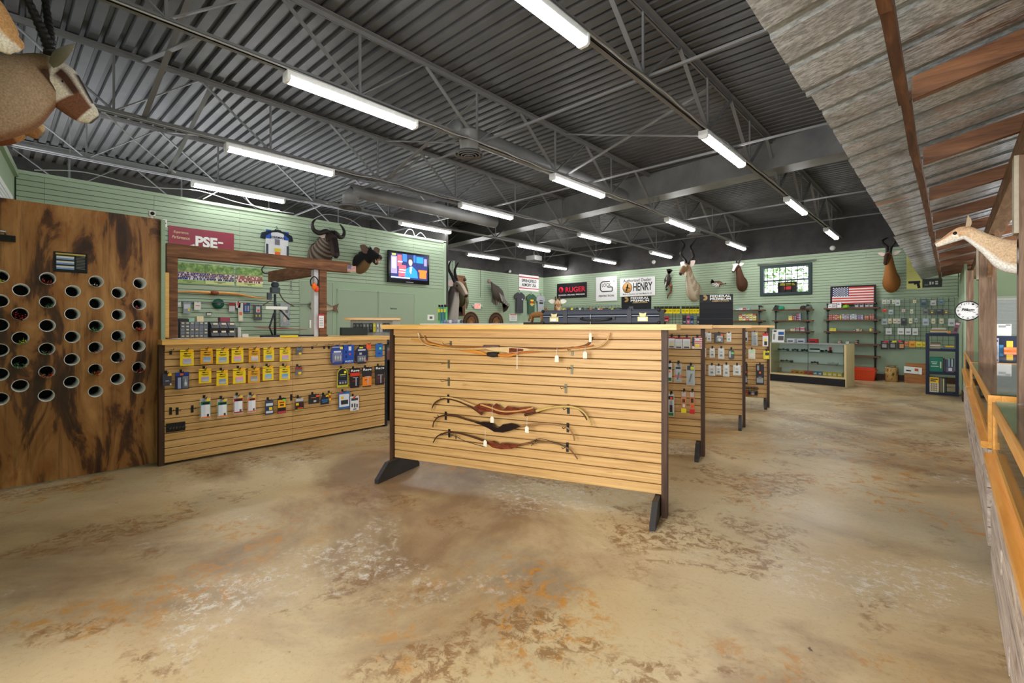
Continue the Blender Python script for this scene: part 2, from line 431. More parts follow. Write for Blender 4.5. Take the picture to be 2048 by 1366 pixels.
# skewed end wall at the far left, with a blind
ew_dir = math.atan2(-.35, 3.2)
ew = Plane(-9.15, .216, ew_dir)
o = setting('wall_near_left', 'pale green end wall at the far left edge with window trim', (-9.15, .216, 0), ew_dir)
MB().b2(0, -.12, 0, 3.25, -.001, 3.43).build('wall_board', GREEN, o)
MB().b2(0.0, -.02, 3.38, 3.25, .04, 3.46).build('cap_rail', GREEN, o)
o = setting('window_1', 'white blind window at the far left edge of the room', (-9.15, .216, 0), ew_dir)
MB().b2(.5, 0, 1.2, 2.6, .03, 3.02).build('window_frame', WHITE, o)
g = MB()
for k in range(34): g.b2(.56, .03, 1.26+k*.05, 2.54, .05, 1.295+k*.05)
g.build('blind', flat((232, 236, 236), .4), o)
# short stub beyond the television wall
st = wall('wall_stub', 'short pale slatted stub wall behind the television wall corner', Plane(-10.0, 0, H90), 7.6, 8.56, 0, 3.16, flat((150, 172, 150), .5), .1)
slats(st, 7.62, 8.50, .9, 3.14, flat((176, 196, 178), .5, 0, .04), None)
MB().b2(8.50, -.03, 0, 8.57, .1, 3.18).build('corner_trim', GREEN, st)
# recess side and exit wall
w2 = Plane(-12.6, 7.55, 0)
o = wall('wall_recess', 'dark back of the recess beside the television wall', w2, 0, 3.45, 0, 4.5, BLOCKM, .1)
ex = wall('wall_exit', 'green slatted wall with the exit sign and turkey mounts', EXITWALL, 7.5, 15.72, 0, 3.43, GREENP, .12)
MB().b2(7.5, -.002, .9, 15.7, .001, 3.42).build('groove_board', GROOVE, ex)
slats(ex, 7.6, 15.69, 2.36, 3.43, GREEN, [8.6+1.22*i for i in range(6)])
slats(ex, 7.6, 13.6, .90, 2.36, GREEN, [8.6+1.22*i for i in range(5)])
MB().b2(13.6, -.018, 0, 15.69, 0, 2.36).build('plain_board', GREENP, ex)
MB().b2(-3.4, 0, 3.43, 15.8, .1, 4.55).build('upper_wall', BLOCKM, ex)
# far wall with window opening
wx0, wz1, _ = FAR.at(1524, 536); wx1, wz2, _ = FAR.at(1620, 527); _, wzb, _ = FAR.at(1572, 590)
WZ0, WZ1 = 2.13, 3.02
wx0, wx1 = FAR.at(1524, 590)[0], FAR.at(1621, 585)[0]
wz0 = FAR.at(1572, 588)[1]; wz1 = FAR.at(1572, 532)[1]
fw = setting('wall_back', 'green back wall, slatted above and plain block below', (0, 15.7, 0), 0)
for k, (a, b, c, d) in enumerate(((-12.7, 0, wx0, 3.43), (wx1, 0, .16, 3.43), (wx0, 0, wx1, wz0), (wx0, wz1, wx1, 3.43))):
    MB().b2(a, .001, b, c, .2, d).build('wall_board', GREENP, fw)
g = MB(); g.b2(-12.6, -.002, 2.1, wx0, .001, 3.42); g.b2(wx1, -.002, 2.1, .16, .001, 3.42); g.b2(wx0, -.002, 2.05, wx1, .001, wz0-.0); g.b2(wx0, -.002, wz1, wx1, .001, 3.42)
g.b2(-12.6, -.002, 1.2, -5.9, .001, 2.1)
g.build('groove_board', GROOVE, fw)
n = 18; p = (3.43-2.06)/n
smf = [-11.4+2.44*i for i in range(5)]
for k in range(n):
    z0 = 2.06+k*p; z1 = z0+p
    if z1 > wz0 and z0 < wz1:
        slats(fw, -12.58, wx0-.05, z0, z1, GREEN, smf); slats(fw, wx1+.05, .14, z0, z1, GREEN, None)
    else: slats(fw, -12.58, .14, z0, z1, GREEN, smf)
slats(fw, -12.58, -5.9, 1.3, 2.06, GREEN, smf)
MB().b2(-13, 0, 3.43, 3.1, .2, 4.6).build('upper_wall', BLOCKM, fw)
MB().b2(.16, .001, 0, 3.1, .2, 3.43).build('office_wall', flat((176, 196, 160), .6, 0, .04, 2), fw)
b = MB().b2(-12.5, 15.66, 0, .14, 15.7, .15).build('baseboard_back', DARKW); struct(b, 'dark brown baseboard along the green back wall', 'baseboard')
# window
wn = setting('window_2', 'barred steel window high in the green back wall', (0, 15.7, 0), 0)
fr = MB(); t = .05
FRM = flat((52, 66, 70), .5)
fr.b2(wx0-.03, -.05, wz0-.03, wx0+t, .1, wz1+.03); fr.b2(wx1-t, -.05, wz0-.03, wx1+.03, .1, wz1+.03)
fr.b2(wx0+t, -.05, wz0-.03, wx1-t, .1, wz0+t); fr.b2(wx0+t, -.05, wz1-t+.02, wx1-t, .1, wz1+.03)
fr.build('window_frame', FRM, wn)
mz = (wz0+wz1)/2
MB().b2(wx0+t, .02, mz-.02, wx1-t, .06, mz+.02).build('meeting_rail', FRM, wn)
MB().b2(wx0+t, .045, wz0+t, wx1-t, .05, wz1-.03).build('pane', glass('window_glass'), wn)
for k in range(1, 8):
    xx = wx0+(wx1-wx0)*k/8; MB().tube([(xx, -.02, wz0+.02), (xx, -.02, wz1-.02)], .008, 6).build('bar', BLACK, wn)
for zz in (mz-.13, mz+.16):
    MB().tube([(wx0+.02, -.02, zz), (wx1-.02, -.02, zz)], .008, 6).build('bar', BLACK, wn)
ub, zb, _ = FAR.at(1517, 530, .06); ue, ze, _ = FAR.at(1630, 521, .06)
rd = MB(); zr = wz1+.10
rd.tube([(ub, -.06, zr), (ue, -.06, zr)], .022, 8); rd.ball(ub, -.06, zr, .035); rd.ball(ue, -.06, zr, .035)
o = thing('curtain_rod', 'grey rod mounted above the barred back window', 'rod', (0, 15.7, 0)); rd.build('rod', flat((150, 154, 150), .4, .5), o)
zp_ = FAR.at(1574, 587, .02)[1]; up_ = FAR.at(1574, 580, .02)[0]
o = thing('window_card', 'black card with gold and red print leaning inside the barred window', 'card', (up_, 15.71, wz0+.05)); MB().b2(-.25, -.002, 0, .25, .004, .30).build('card', flat((40, 36, 34), .5), o)
MB().add([(-.2, -.003, .20), (.2, -.003, .20), (.18, -.003, .26), (-.18, -.003, .26)], [(0, 1, 2, 3)]).add([(-.08, -.003, .08), (.1, -.003, .08), (.1, -.003, .17), (-.08, -.003, .17)], [(0, 1, 2, 3)], 1).build('print', [flat((200, 190, 70), .5), flat((190, 60, 60), .5)], o)
# trees outside the window
TREEM = ramp_mat('tree_leaves', [(.3, (70, 110, 50)), (.5, (150, 180, 110)), (.7, (240, 246, 230))], (1, 1, 1), .8, 6, 2.2, .6, .5)
for i, (x, y, r) in enumerate(((-4.6, 21, 1.5), (-1.4, 22.5, 1.3), (-8.4, 25, 2.2))):
    t_ = thing('tree', ['bushy tree seen through the middle of the barred window', 'small tree seen through the right of the barred window', 'large tree seen through the left of the barred window'][i], 'tree', (x, y, 0))
    MB().tube([(0, 0, 0), (.05, 0, 1.2), (0, .05, 2.3)], [.16, .12, .08], 8).build('trunk', DARKW, t_)
    g = MB()
    for k in range(520):
        a = R.random()*6.28; q = r*R.random()**.5; zz = 2.6+R.uniform(-1.0, 1.3)*r*.6
        cx_, cy2, s_ = q*math.cos(a), q*math.sin(a)*.6, R.uniform(.05, .13)
        v = [Vector((R.uniform(-1, 1), R.uniform(-1, 1), R.uniform(-1, 1)))*s_+Vector((cx_, cy2, zz)) for _ in range(4)]
        g.add(v, [(0, 1, 2), (0, 2, 3)])
    g.build('crown', TREEM, t_)
g = MB().b2(-14, 16, -.1, 6, 30, 0).build('ground_outside', flat((120, 130, 90), .9)); struct(g, 'ground outside the back window', 'ground')
# right stub wall beside the office
sw = setting('wall_right_stub', 'pale green stub wall beside the blue book rack', (0, 0, 0), 0)
MB().add([(.15, 15.7, 0), (.195, 12.2, 0), (.235, 12.2, 0), (.235, 15.7, 0), (.15, 15.7, 2.55), (.195, 12.2, 2.55), (.235, 12.2, 2.55), (.235, 15.7, 2.55)],
         [(0, 1, 5, 4), (1, 2, 6, 5), (2, 3, 7, 6), (3, 0, 4, 7), (4, 5, 6, 7)]).build('wall_board', flat((166, 188, 160), .5, 0, .04, 2), sw)
g = MB(); g.b2(.165, 12.17, 0, .25, 12.8, .15); struct(g.build('baseboard_right', DARKW), 'dark baseboard wrapping the stub wall end', 'baseboard')
# outer walls not in view but closing the room
for nm, lab, (a, b, c, d, e, f) in (('wall_right', 'plain green outer wall beyond the glass counters', (3.0, -3.4, 0, 3.1, 15.9, 4.6)),
                                   ('wall_front_left', 'green front wall behind the antelope heads', (-5.95, -.85, 0, -2.6, -.75, 4.6))):
    struct(MB().b2(a, b, c, d, e, f).build(nm, GREENP), lab, 'wall')
struct(MB().b2(-9.3, -3.4, 0, -9.2, .2, 4.6).build('wall_side_left', BLOCKM), 'dark side wall behind the plywood board', 'wall')
struct(MB().b2(-13, -3.5, 0, 3.1, -3.4, .9).build('wall_front', GREENP), 'low front wall under the shop windows', 'wall')
# ---------------------------------------------------------------- girder, joists
gd = setting('girder_beam', 'wide boxed grey girder crossing under the roof deck')
ga = Vector((-12.7, 10.25, 0)); gb = Vector((3.1, 8.35, 0)); gt = (gb-ga).normalized(); gn = Vector((-gt.y, gt.x, 0))
def gq(z): return [ga-gn*.19+Vector((0, 0, z)), gb-gn*.19+Vector((0, 0, z)), gb+gn*.19+Vector((0, 0, z)), ga+gn*.19+Vector((0, 0, z))]
MB().add(gq(4.02)+gq(4.50), [(3, 2, 1, 0), (4, 5, 6, 7), (0, 1, 5, 4), (1, 2, 6, 5), (2, 3, 7, 6), (3, 0, 4, 7)]).build('girder_web', DUCTM, gd)
g = MB()
for z in (4.03,): g.bar(ga+Vector((0, 0, z)), gb+Vector((0, 0, z)), .42, .03)
g.build('flange', DUCTM, gd)
gd['category'] = 'girder'
JX = [-2.19, -4.53, -6.88, -9.12, -11.4, .2, 2.4]
JN = ['right of the centre', 'over the bow stand', 'over the left aisle', 'above the television wall', 'farthest left', 'above the tin awning', 'beyond the tin awning']
ZB, ZT = 3.80, 4.46
wd = {}
def webmesh(dy, wdt):
    k = (dy, wdt)
    if k not in wd:
        g = MB(); g.bar((0, 0, 0), (0, dy, ZT-ZB), wdt, .012 if wdt > .03 else wdt); wd[k] = g.mesh('web_bar', JOISTM)
    return wd[k]
for jx, jn in zip(JX, JN):
    j = thing('roof_joist', 'grey open-web steel roof joist, %s' % jn, 'joist', (jx, 0, 0), 0, 'roof joists'); j['kind'] = 'structure'
    for nm, z, hh in (('top_chord', ZT, .05), ('bottom_chord', ZB, .045)):
        g = MB()
        for sx in (-1, 1):
            g.b2(sx*.008, -3.4, z-hh/2, sx*.014, 15.68, z+hh/2); g.b2(sx*.008, -3.4, z+(hh/2-.006 if nm == 'top_chord' else -hh/2), sx*.060, 15.68, z+(hh/2 if nm == 'top_chord' else -hh/2+.006))
        g.build(nm, JOISTM, j)
    y = 2.6-1.67*3
    while y < 15.6:
        mobj('web_bar', webmesh(0, .022), j, (0, y, ZB))
        if y+.83 < 15.6: mobj('web_bar', webmesh(.835, .045), j, (0, y, ZB))
        if y-.83 > -3.4: mobj('web_bar', webmesh(-.835, .045), j, (0, y, ZB))
        y += 1.67
# cross bridging rods running over the bottom chords and diagonals between
for i, y in enumerate((4.6, 7.1, 11.0, 13.3)):
    o = MB().bar((-12.5, y, ZB+.05), (3.0, y-.35, ZB+.05), .025, .025).build('bridging_rod', JOISTM)
    tag(o, 'thin grey bridging angle crossing the joists, %s' % ['nearest the camera', 'second from the camera', 'just beyond the girder', 'nearest the back wall'][i], 'bridging', 'bridging rods', 'structure')
for i, (x0, x1, y) in enumerate(((-9.12, -6.88, 1.9), (-6.88, -4.53, 1.2), (-6.88, -4.53, 4.4), (-4.53, -2.19, 6.2), (-9.12, -6.88, 5.2))):
    for a, b in ((ZB, ZT), (ZT, ZB)):
        o = MB().bar((x0, y, a), (x1, y, b), .05, .012).build('cross_brace', JOISTM)
        tag(o, 'grey diagonal cross brace between joists, %s bay, %s end low' % (['far left', 'left', 'second left', 'middle', 'television wall'][i], 'left' if a == ZB else 'right'), 'brace', 'cross braces', 'structure')
# ---------------------------------------------------------------- strip lights
HOUS = flat((225, 226, 226), .35)
lt0 = thing('strip_light', 'x', 'light', (0, 0, 0), 0, 'ceiling strip lights')
LL = 1.46
g = MB(); g.prism([(-.055, .05), (-.05, .0), (.05, .0), (.055, .05)], 0, LL, 0); g.build('housing', HOUS, lt0)
g = MB(); g.prism([(-.052, 0), (-.05, -.028), (-.03, -.045), (.03, -.045), (.05, -.028), (.052, 0)], .03, LL-.03, 0); g.build('diffuser', TUBE, lt0)
for yy in (0, LL-.03):
    g = MB(); g.prism([(-.056, .05), (-.056, -.03), (-.032, -.049), (.032, -.049), (.056, -.03), (.056, .05)], yy, yy+.03, 0); g.build('end_cap', WHITE, lt0)
rows = [(-2.19, 'right row', (1.80, 5.79, 9.78, 13.5)), (-4.53, 'second row', (1.84, 5.86, 9.9, 13.75)), (-6.88, 'third row', (2.04, 6.04, 10.0, 13.9)),
        (-9.05, 'fourth row', (2.2, 6.17, 10.1, 14.0)), (-11.4, 'far left row', (2.3, 6.4, 10.3, 14.2))]
first = True
for X, rn, ys in rows:
    for k, yy in enumerate(ys):
        o = lt0 if first else copytree(lt0); first = False
        o.location = (X, yy, 3.705); o['label'] = 'white lit strip light on the %s, %s from the camera end' % (rn, ['first', 'second', 'third', 'fourth'][k])
    g = MB(); pts = []
    for yy in [ys[0]+LL+.1*i for i in range(0, int((ys[-1]-ys[0]-LL)/.1))]:
        pts.append((X+.05, yy, 3.765+.012*math.sin(yy*3.1)+.006*math.sin(yy*11)))
    g.tube([(X+.05, -1.0, 3.765)]+[(X+.05, ys[0]-.1, 3.765)]+pts, .008, 5)
    tag(g.build('conduit', flat((170, 170, 170), .4, .3)), 'thin wiring conduit clipped under the joist of the %s' % rn, 'conduit', 'conduits')
# ---------------------------------------------------------------- ducts and diffusers
def diffuser(loc, label, r=.17, drop=.24):
    t_ = thing('air_diffuser', label, 'vent', loc, 0, 'round air diffusers')
    MB().lathe([(r*.62, 0), (r*.62, drop*.5), (r*.66, drop*.5), (r*.66, drop)], n=20).build('neck', DUCTM, t_)
    for k in range(4):
        q = r*(1-.22*k); MB().lathe([(q, .0-.008*k), (q*.86, .035-.008*k), (q*.82, .032-.008*k), (q*.97, -.006-.008*k), (q, -.008*k)], n=24).build('cone_ring', DUCTM, t_)
    MB().ball(0, 0, .0, r*.14, r*.14, .012).build('centre_cap', DUCTM, t_)
def on_z(px, py, z):
    h = (HY-py)/FP; d = (z-EYE)/h; l = (px-CX)/FP
    return ((-sy_+cy_*l)*d, (cy_+sy_*l)*d, z)
p1 = on_z(938, 310, 3.62); diffuser(p1, 'round grey air diffuser hanging above the bow stand', .19, .30)
p2 = on_z(700, 415, 3.5); diffuser(p2, 'round grey air diffuser by the long duct at the left', .2, .2)
p3 = on_z(1390, 471, 3.62); diffuser(p3, 'small round grey air diffuser before the back wall', .2, .2)
def duct(label, pts, r):
    q = cr(pts, 4); o = MB().tube(q, r, 20).build('round_duct', DUCTM); tag(o, label, 'duct', 'round ducts')
duct('grey round duct running towards the girder at the left', [(p2[0], p2[1], 3.66), (p2[0], p2[1], 3.70), (p2[0]+.01, p2[1]+.10, 3.77), (p2[0]+.02, p2[1]+.3, 3.80), (p2[0]+.05, p2[1]+3.6, 3.80)], .125)
duct('grey round duct above the bow stand diffuser', [(p1[0]-.2, p1[1]+.02, 3.99), (p1[0]-.2, p1[1]+.3, 3.99), (p1[0]-.2, p1[1]+4.3, 3.99)], .12)
p5 = on_z(1068, 518, 3.5)
tag(MB().box(p5[0], p5[1], 3.52, .35, .35, .14).tube([(p5[0], p5[1], 3.58), (p5[0], p5[1], 4.5)], .012, 6).build('speaker_box', DUCTM), 'small grey grille box under the deck near the exit wall', 'speaker')
# ================================================================ PLYWOOD ARROW BOARD
PLYM = ramp_mat('stained_plywood', [(.38, (54, 30, 16)), (.45, (88, 52, 24)), (.485, (142, 94, 46)), (.66, (186, 136, 80))],
                (1.0, 3.6, .95), .42, 9, 1.0, .9, .08, layer2=[((46, 28, 16), (1, 30, 1.2), .54, .80, .3), ((150, 92, 38), (1, 4, 1.4), .58, .7, 1.6)])
pb = thing('arrow_pipe_board', 'tall dark-stained plywood board full of round arrow tubes', 'board', PLY.w(0, 0, 0), H90)
ry0 = -.35; ry1 = PLY.at(320, 925)[0]
holes = []
for (x, y) in ((0,380),(93,440),(210,390),(321,446),(423,403),(521,453),(615,411),
               (0,488),(209,494),(423,499),(613,504),(318,546),(521,550),(88,546),(0,595),(208,597),(422,599),(612,597),(318,647),(520,643),(90,652),
               (0,705),(206,700),(420,694),(610,688),(316,746),(518,737),(88,757),(0,812),(206,801),(420,791),(610,781),(314,846),(517,832),(89,862),(0,920),(204,905),(420,887),(610,872)):
    u, z, d = PLY.at(x/2.2024, 380+y/2.2024); holes.append((x, y, u, z))
holes = [h for h in holes]
for x in (-110,):
    for k in range(5):
        u, z, d = PLY.at(x/2.2024, 380+(420+k*112)/2.2024); holes.append((x, 420+k*112, u, z))
HR = .056
cu = bpy.data.curves.new('b', 'CURVE'); cu.dimensions = '2D'; cu.fill_mode = 'BOTH'; cu.extrude = .009
def spl(pts):
    s_ = cu.splines.new('POLY'); s_.points.add(len(pts)-1)
    for p_, q_ in zip(s_.points, pts): p_.co = (q_[0], q_[1], 0, 1)
    s_.use_cyclic_u = True
spl([(ry0, .012), (ry1, .012), (ry1, 2.49), (ry0, 2.49)])
for (_, _, u, z) in holes: spl([(u+HR*math.cos(a*math.pi/12), z+HR*math.sin(a*math.pi/12)) for a in range(24)])
ob = bpy.data.objects.new('b', cu); COL.objects.link(ob); bpy.context.view_layer.update()
me = bpy.data.meshes.new_from_object(ob.evaluated_get(bpy.context.evaluated_depsgraph_get()))
for v in me.vertices: v.co = Vector((v.co.x, v.co.z, v.co.y))
me.materials.clear(); me.materials.append(PLYM); bpy.data.objects.remove(ob, do_unlink=True)
mobj('board', me, pb)
PVC = flat((226, 228, 226), .35, 0, .05); 
pm = MB().lathe([(HR-.001, -.012), (HR-.001, .42), (HR-.006, .42), (HR-.006, -.012), (HR-.001, -.012)], n=22, axis='y').mesh('pipe', PVC)
pe = MB().lathe([(0, .415), (HR-.004, .415)], n=22, axis='y').mesh('pipe_end', BLACK)
for (_, _, u, z) in holes:
    q = mobj('pipe', pm, pb, (u, 0, z)); mobj('pipe_end', pe, q)
g = MB().b2(ry1, -.05, 0.0, ry1+.035, .25, 2.48); g.build('edge_trim', flat((146, 166, 140), .5), pb)
g = MB().b2(ry1+.036, -.01, 1.28, ry1+.075, .03, 1.95).build('pegged_strip', PINE, pb)
# arrows poking out of some tubes
VAN = {'red': (176, 32, 34), 'green': (70, 140, 90), 'orange': (226, 92, 40), 'white': (228, 228, 224), 'lime': (190, 210, 40), 'black': (30, 30, 32)}
def arrow_mesh(c1, c2):
    g = MB(); g.tube([(0, .38, 0), (0, -.0, 0)], .0035, 5, 0); g.tube([(0, 0, 0), (0, -.014, 0)], .0045, 5, 1)
    for k in range(3):
        a = k*2.094+.5; dx, dz = math.cos(a), math.sin(a)
        g.add([(0, 0.005, 0), (dx*.024, .012, dz*.024), (dx*.018, .06, dz*.018), (0, .075, 0)], [(0, 1, 2, 3)], 1 if k else 2)
    return g.mesh('arrow', [flat((24, 24, 26), .4), flat(VAN[c1], .5), flat(VAN[c2], .5)])
spec = {(210,390): ('red', 'red', 5, 'top row tube under the printed card'), (88,546): ('red', 'black', 14, 'fullest tube at the left'), (209,494): ('green', 'white', 5, 'second tube of the column under the card'),
        (423,403): ('white', 'black', 2, 'top row tube right of the card'), (422,599): ('green', 'white', 7, 'middle tube of the fifth column'), (612,597): ('orange', 'red', 6, 'middle tube of the last column'),
        (90,652): ('lime', 'green', 7, 'left tube with yellow and green vanes'), (520,643): ('green', 'black', 3, 'tube of the sixth column'), (206,700): ('green', 'red', 4, 'fourth tube of the third column'),
        (88,757): ('green', 'white', 8, 'lowest filled tube at the left'), (206,801): ('orange', 'green', 6, 'low tube of the third column'), (420,791): ('orange', 'lime', 8, 'low tube of the fifth column'),
        (610,781): ('red', 'green', 5, 'low tube of the last column'), (0,380): ('lime', 'lime', 4, 'top tube at the picture edge'), (613,504): ('red', 'red', 1, 'second tube of the last column'),
        (420,694): ('red', 'orange', 2, 'fifth column just below the middle'), (518,737): ('red', 'black', 2, 'fourth tube of the sixth column')}
for (hx, hy, u, z) in holes:
    if (hx, hy) not in spec: continue
    c1, c2, n_, where = spec[(hx, hy)]; am = arrow_mesh(c1, c2)
    for k in range(n_):
        a = R.uniform(-1, 1)*.9; row = k//6
        xx = u+math.sin(a)*(HR-.016); zz = z-math.cos(a)*(HR-.018)+row*.018
        w_ = PLY.w(xx, R.uniform(.05, .11), zz)
        o = mobj('arrow', am, None, w_, H90); o.rotation_euler = (R.uniform(-.05, .12), R.uniform(0, 3), H90+R.uniform(-.12, .12))
        tag(o, '%s fletched arrow in the %s' % (c1, where), 'arrow', '%s arrows in the %s' % (c1, where))
# printed card + bracket on the board
def flatsign(name, label, cat, plane, rect, base, off=.02, th=.006, frame=None, group=None):
    u, z, w_, h_ = plane.rect(*rect, off)
    t_ = thing(name, label, cat, plane.w(u, off, z), plane.rz, group)
    MB().b2(-w_/2, 0, -h_/2, w_/2, th, h_/2).build('panel', base, t_)
    if frame:
        g = MB(); f = frame[1]
        g.b2(-w_/2-f, -.008, -h_/2-f, w_/2+f, th, -h_/2); g.b2(-w_/2-f, -.008, h_/2, w_/2+f, th, h_/2+f)
        g.b2(-w_/2-f, -.008, -h_/2, -w_/2, th, h_/2); g.b2(w_/2, -.008, -h_/2, w_/2+f, th, h_/2); g.build('frame', frame[0], t_)
    return t_, w_, h_
def patch(t_, w_, h_, items, y=-.002, name='print'):
    """printed rectangles on a sign, relative 0..1 from the top left: (x0,y0,x1,y1,colour)"""
    mats = []; g = MB()
    for i, (x0, y0, x1, y1, c) in enumerate(items):
        m_ = c if not isinstance(c, tuple) else flat(c, .5, 0, .04)
        if m_ not in mats: mats.append(m_)
        yy = y-.0003*i
        g.add([(-w_/2+w_*x0, yy, h_/2-h_*y1), (-w_/2+w_*x1, yy, h_/2-h_*y1), (-w_/2+w_*x1, yy, h_/2-h_*y0), (-w_/2+w_*x0, yy, h_/2-h_*y0)], [(0, 1, 2, 3)], mats.index(m_))
    return g.build(name, mats, t_)
t_, w_, h_ = flatsign('arrow_chart_card', 'black printed chart card fixed to the plywood board', 'card', PLY, (107, 505, 175, 545), flat((28, 28, 32), .3), .014)
it = [(.06, .06, .94, .14, (190, 170, 90))]
for k in range(3): it += [(.08, .22+.24*k, .60, .38+.24*k, (214, 220, 228)), (.08, .30+.24*k, .60, .38+.24*k, (120, 150, 200)), (.08, .20+.24*k, .60, .22+.24*k, (180, 160, 70))]
for k in range(9): it.append((.66, .18+.075*k, .92, .21+.075*k, (120, 120, 120)))
patch(t_, w_, h_, it)
u, z, _ = PLY.at(0, 476)
b_ = thing('bow_rack_bracket', 'dark metal bracket jutting from the plywood board top left', 'bracket', PLY.w(u, .02, z), H90)
MB().b2(-.15, -.06, -.03, .09, 0, .02).build('plate', BLKM, b_); MB().tube([(-.1, -.05, .05), (.03, -.05, .05), (.03, -.02, .0)], .01, 6).build('arm', STEEL, b_)
cm = thing('mini_camera', 'small white camera on top edge of the plywood board', 'camera', PLY.w(PLY.at(304, 425)[0], -.005, 2.49), H90)
MB().box(0, 0, .045, .05, .05, .05).box(0, 0, .01, .02, .02, .02).build('housing', WHITE, cm); MB().lathe([(0, -.032), (.018, -.032), (.018, -.024)], 0, 0, .045, 12, axis='y').build('lens', BLACK, cm)

# ================================================================ LEFT COUNTER
cA, cB = COUNTER.at(328, 800)[0], COUNTER.at(768, 760)[0]
lc = thing('slatwall_counter', 'long slatted oak counter hung with packs beside the plywood board', 'counter', COUNTER.w(0, 0, 0), H90)
MB().b2(cA, .0, .02, cB, .03, 1.21).build('core_board', flat((70, 46, 26), .7), lc)
slats(lc, cA, cB, .02, 1.21, OAK, [(cA+cB)/2], 'slat')
MB().b2(cA-.045, -.02, 0, cA-.002, .06, 1.21).build('end_post', DARKW, lc)
MB().b2(cB+.002, -.02, 0, cB+.04, .70, 1.21).build('end_panel', BLACK, lc)
MB().b2(cA-.03, -.075, 1.212, cB+.16, .85, 1.262).build('countertop', PINE, lc)
MB().b2(cA, -.04, 1.15, cB+.02, -.019, 1.211).build('cleat', OAK, lc)
MB().b2(cA, .62, .0, cB, .66, 1.21).build('back_panel', DARKW, lc)
# rough timber frame standing on the counter
FX = Plane(-6.2, 0, H90)
f0, f1 = FX.at(331, 500)[0], FX.at(697, 530)[0]; zt = FX.at(331, 487)[1]; zb2 = FX.at(331, 513)[1]
tf = thing('post_and_beam', 'rough brown timber frame of posts and beam standing on the counter', 'frame', (-6.2, 0, 1.262), H90)
_o = 1.262
bmx = MB().b2(f0, -.06, zb2-_o, f1, .08, zt-_o).build('beam', BEAMW, tf)
MB().b2(f0+.005, -.05, 0, f0+.10, .07, zb2-_o).build('post', BEAMW, tf)
pr0, pr1 = FX.at(636, 600)[0], FX.at(650, 600)[0]
MB().b2(pr0, -.05, 0, pr1, .07, zb2-_o).build('post', BEAMW, tf)
MB().b2(pr0-.06, -.02, 0, pr0-.004, .07, zb2-_o).build('post_face', flat((196, 196, 200), .4), tf)
MB().b2(pr0+.01, .08, zt-.19-_o, pr0+.12, 1.72, zt-.03-_o).build('cross_beam', BEAMW, tf)

# ================================================================ SLATTED DISPLAY STANDS
SL = 2.42
def make_stand():
    t_ = thing('slatwall_stand', '', 'stand', (0, 0, 0), 0, 'slatted display stands')
    MB().b2(0, -.004, .156, SL, .012, 1.372).build('core_board', flat((66, 44, 26), .7), t_)
    g = MB(); p = 1.216/16; h = p-.0058
    g.prism([(-.022, .004), (-.018, 0), (-.004, 0), (-.004, h), (-.018, h), (-.022, h-.003)], 0, SL, 0, 'yz'); sm2 = g.mesh('slat', OAK)
    for k in range(16): mobj('slat', sm2, t_, (0, 0, .156+k*p+.004))
    for x0 in (-.042, SL+.002):
        MB().b2(x0, -.045, 0, x0+.04, .045, 1.371).build('post', DARKW, t_)
    for x0 in (.005, SL-.045):
        g = MB(); g.prism([(-.31, 0), (.31, 0), (.31, .035), (.17, .155), (-.17, .155), (-.31, .035)], x0, x0+.04, 0, 'yz')
        g.build('foot', flat((52, 50, 50), .5), t_)
    MB().b2(-.075, -.13, 1.372, SL+.115, .20, 1.412).build('top_board', PINE, t_)
    MB().b2(0, -.04, 1.315, SL, -.0225, 1.371).build('cleat', OAK, t_)
    return t_
st1 = make_stand(); stands = []
def uv(th): return Vector((math.cos(th), math.sin(th), 0))
info = [((-1.57, 3.35), TH, 'front slatted oak stand with the wooden bows hung on it'), ((-1.99, 5.20), TH-.02, 'second slatted oak stand, hung with packs, behind the bow stand'),
        ((-2.13, 7.06), TH-.04, 'third slatted oak stand, hung with small clear packs'), ((-2.33, 9.05), TH-.05, 'farthest slatted oak stand with a wire basket')]
SP = []
for i, ((x, y), th, lab) in enumerate(info):
    o = st1 if i == 0 else copytree(st1)
    p0 = Vector((x, y, 0))-uv(th)*SL
    if i == 0: p0 = Vector((-3.87, 2.60, 0)); th = math.atan2(3.35-2.60, -1.57+3.87)
    o.location = p0; o.rotation_euler = (0, 0, th); o['label'] = lab; SP.append(Plane(p0.x, p0.y, th)); stands.append(o)
S1, S2, S3, S4 = SP

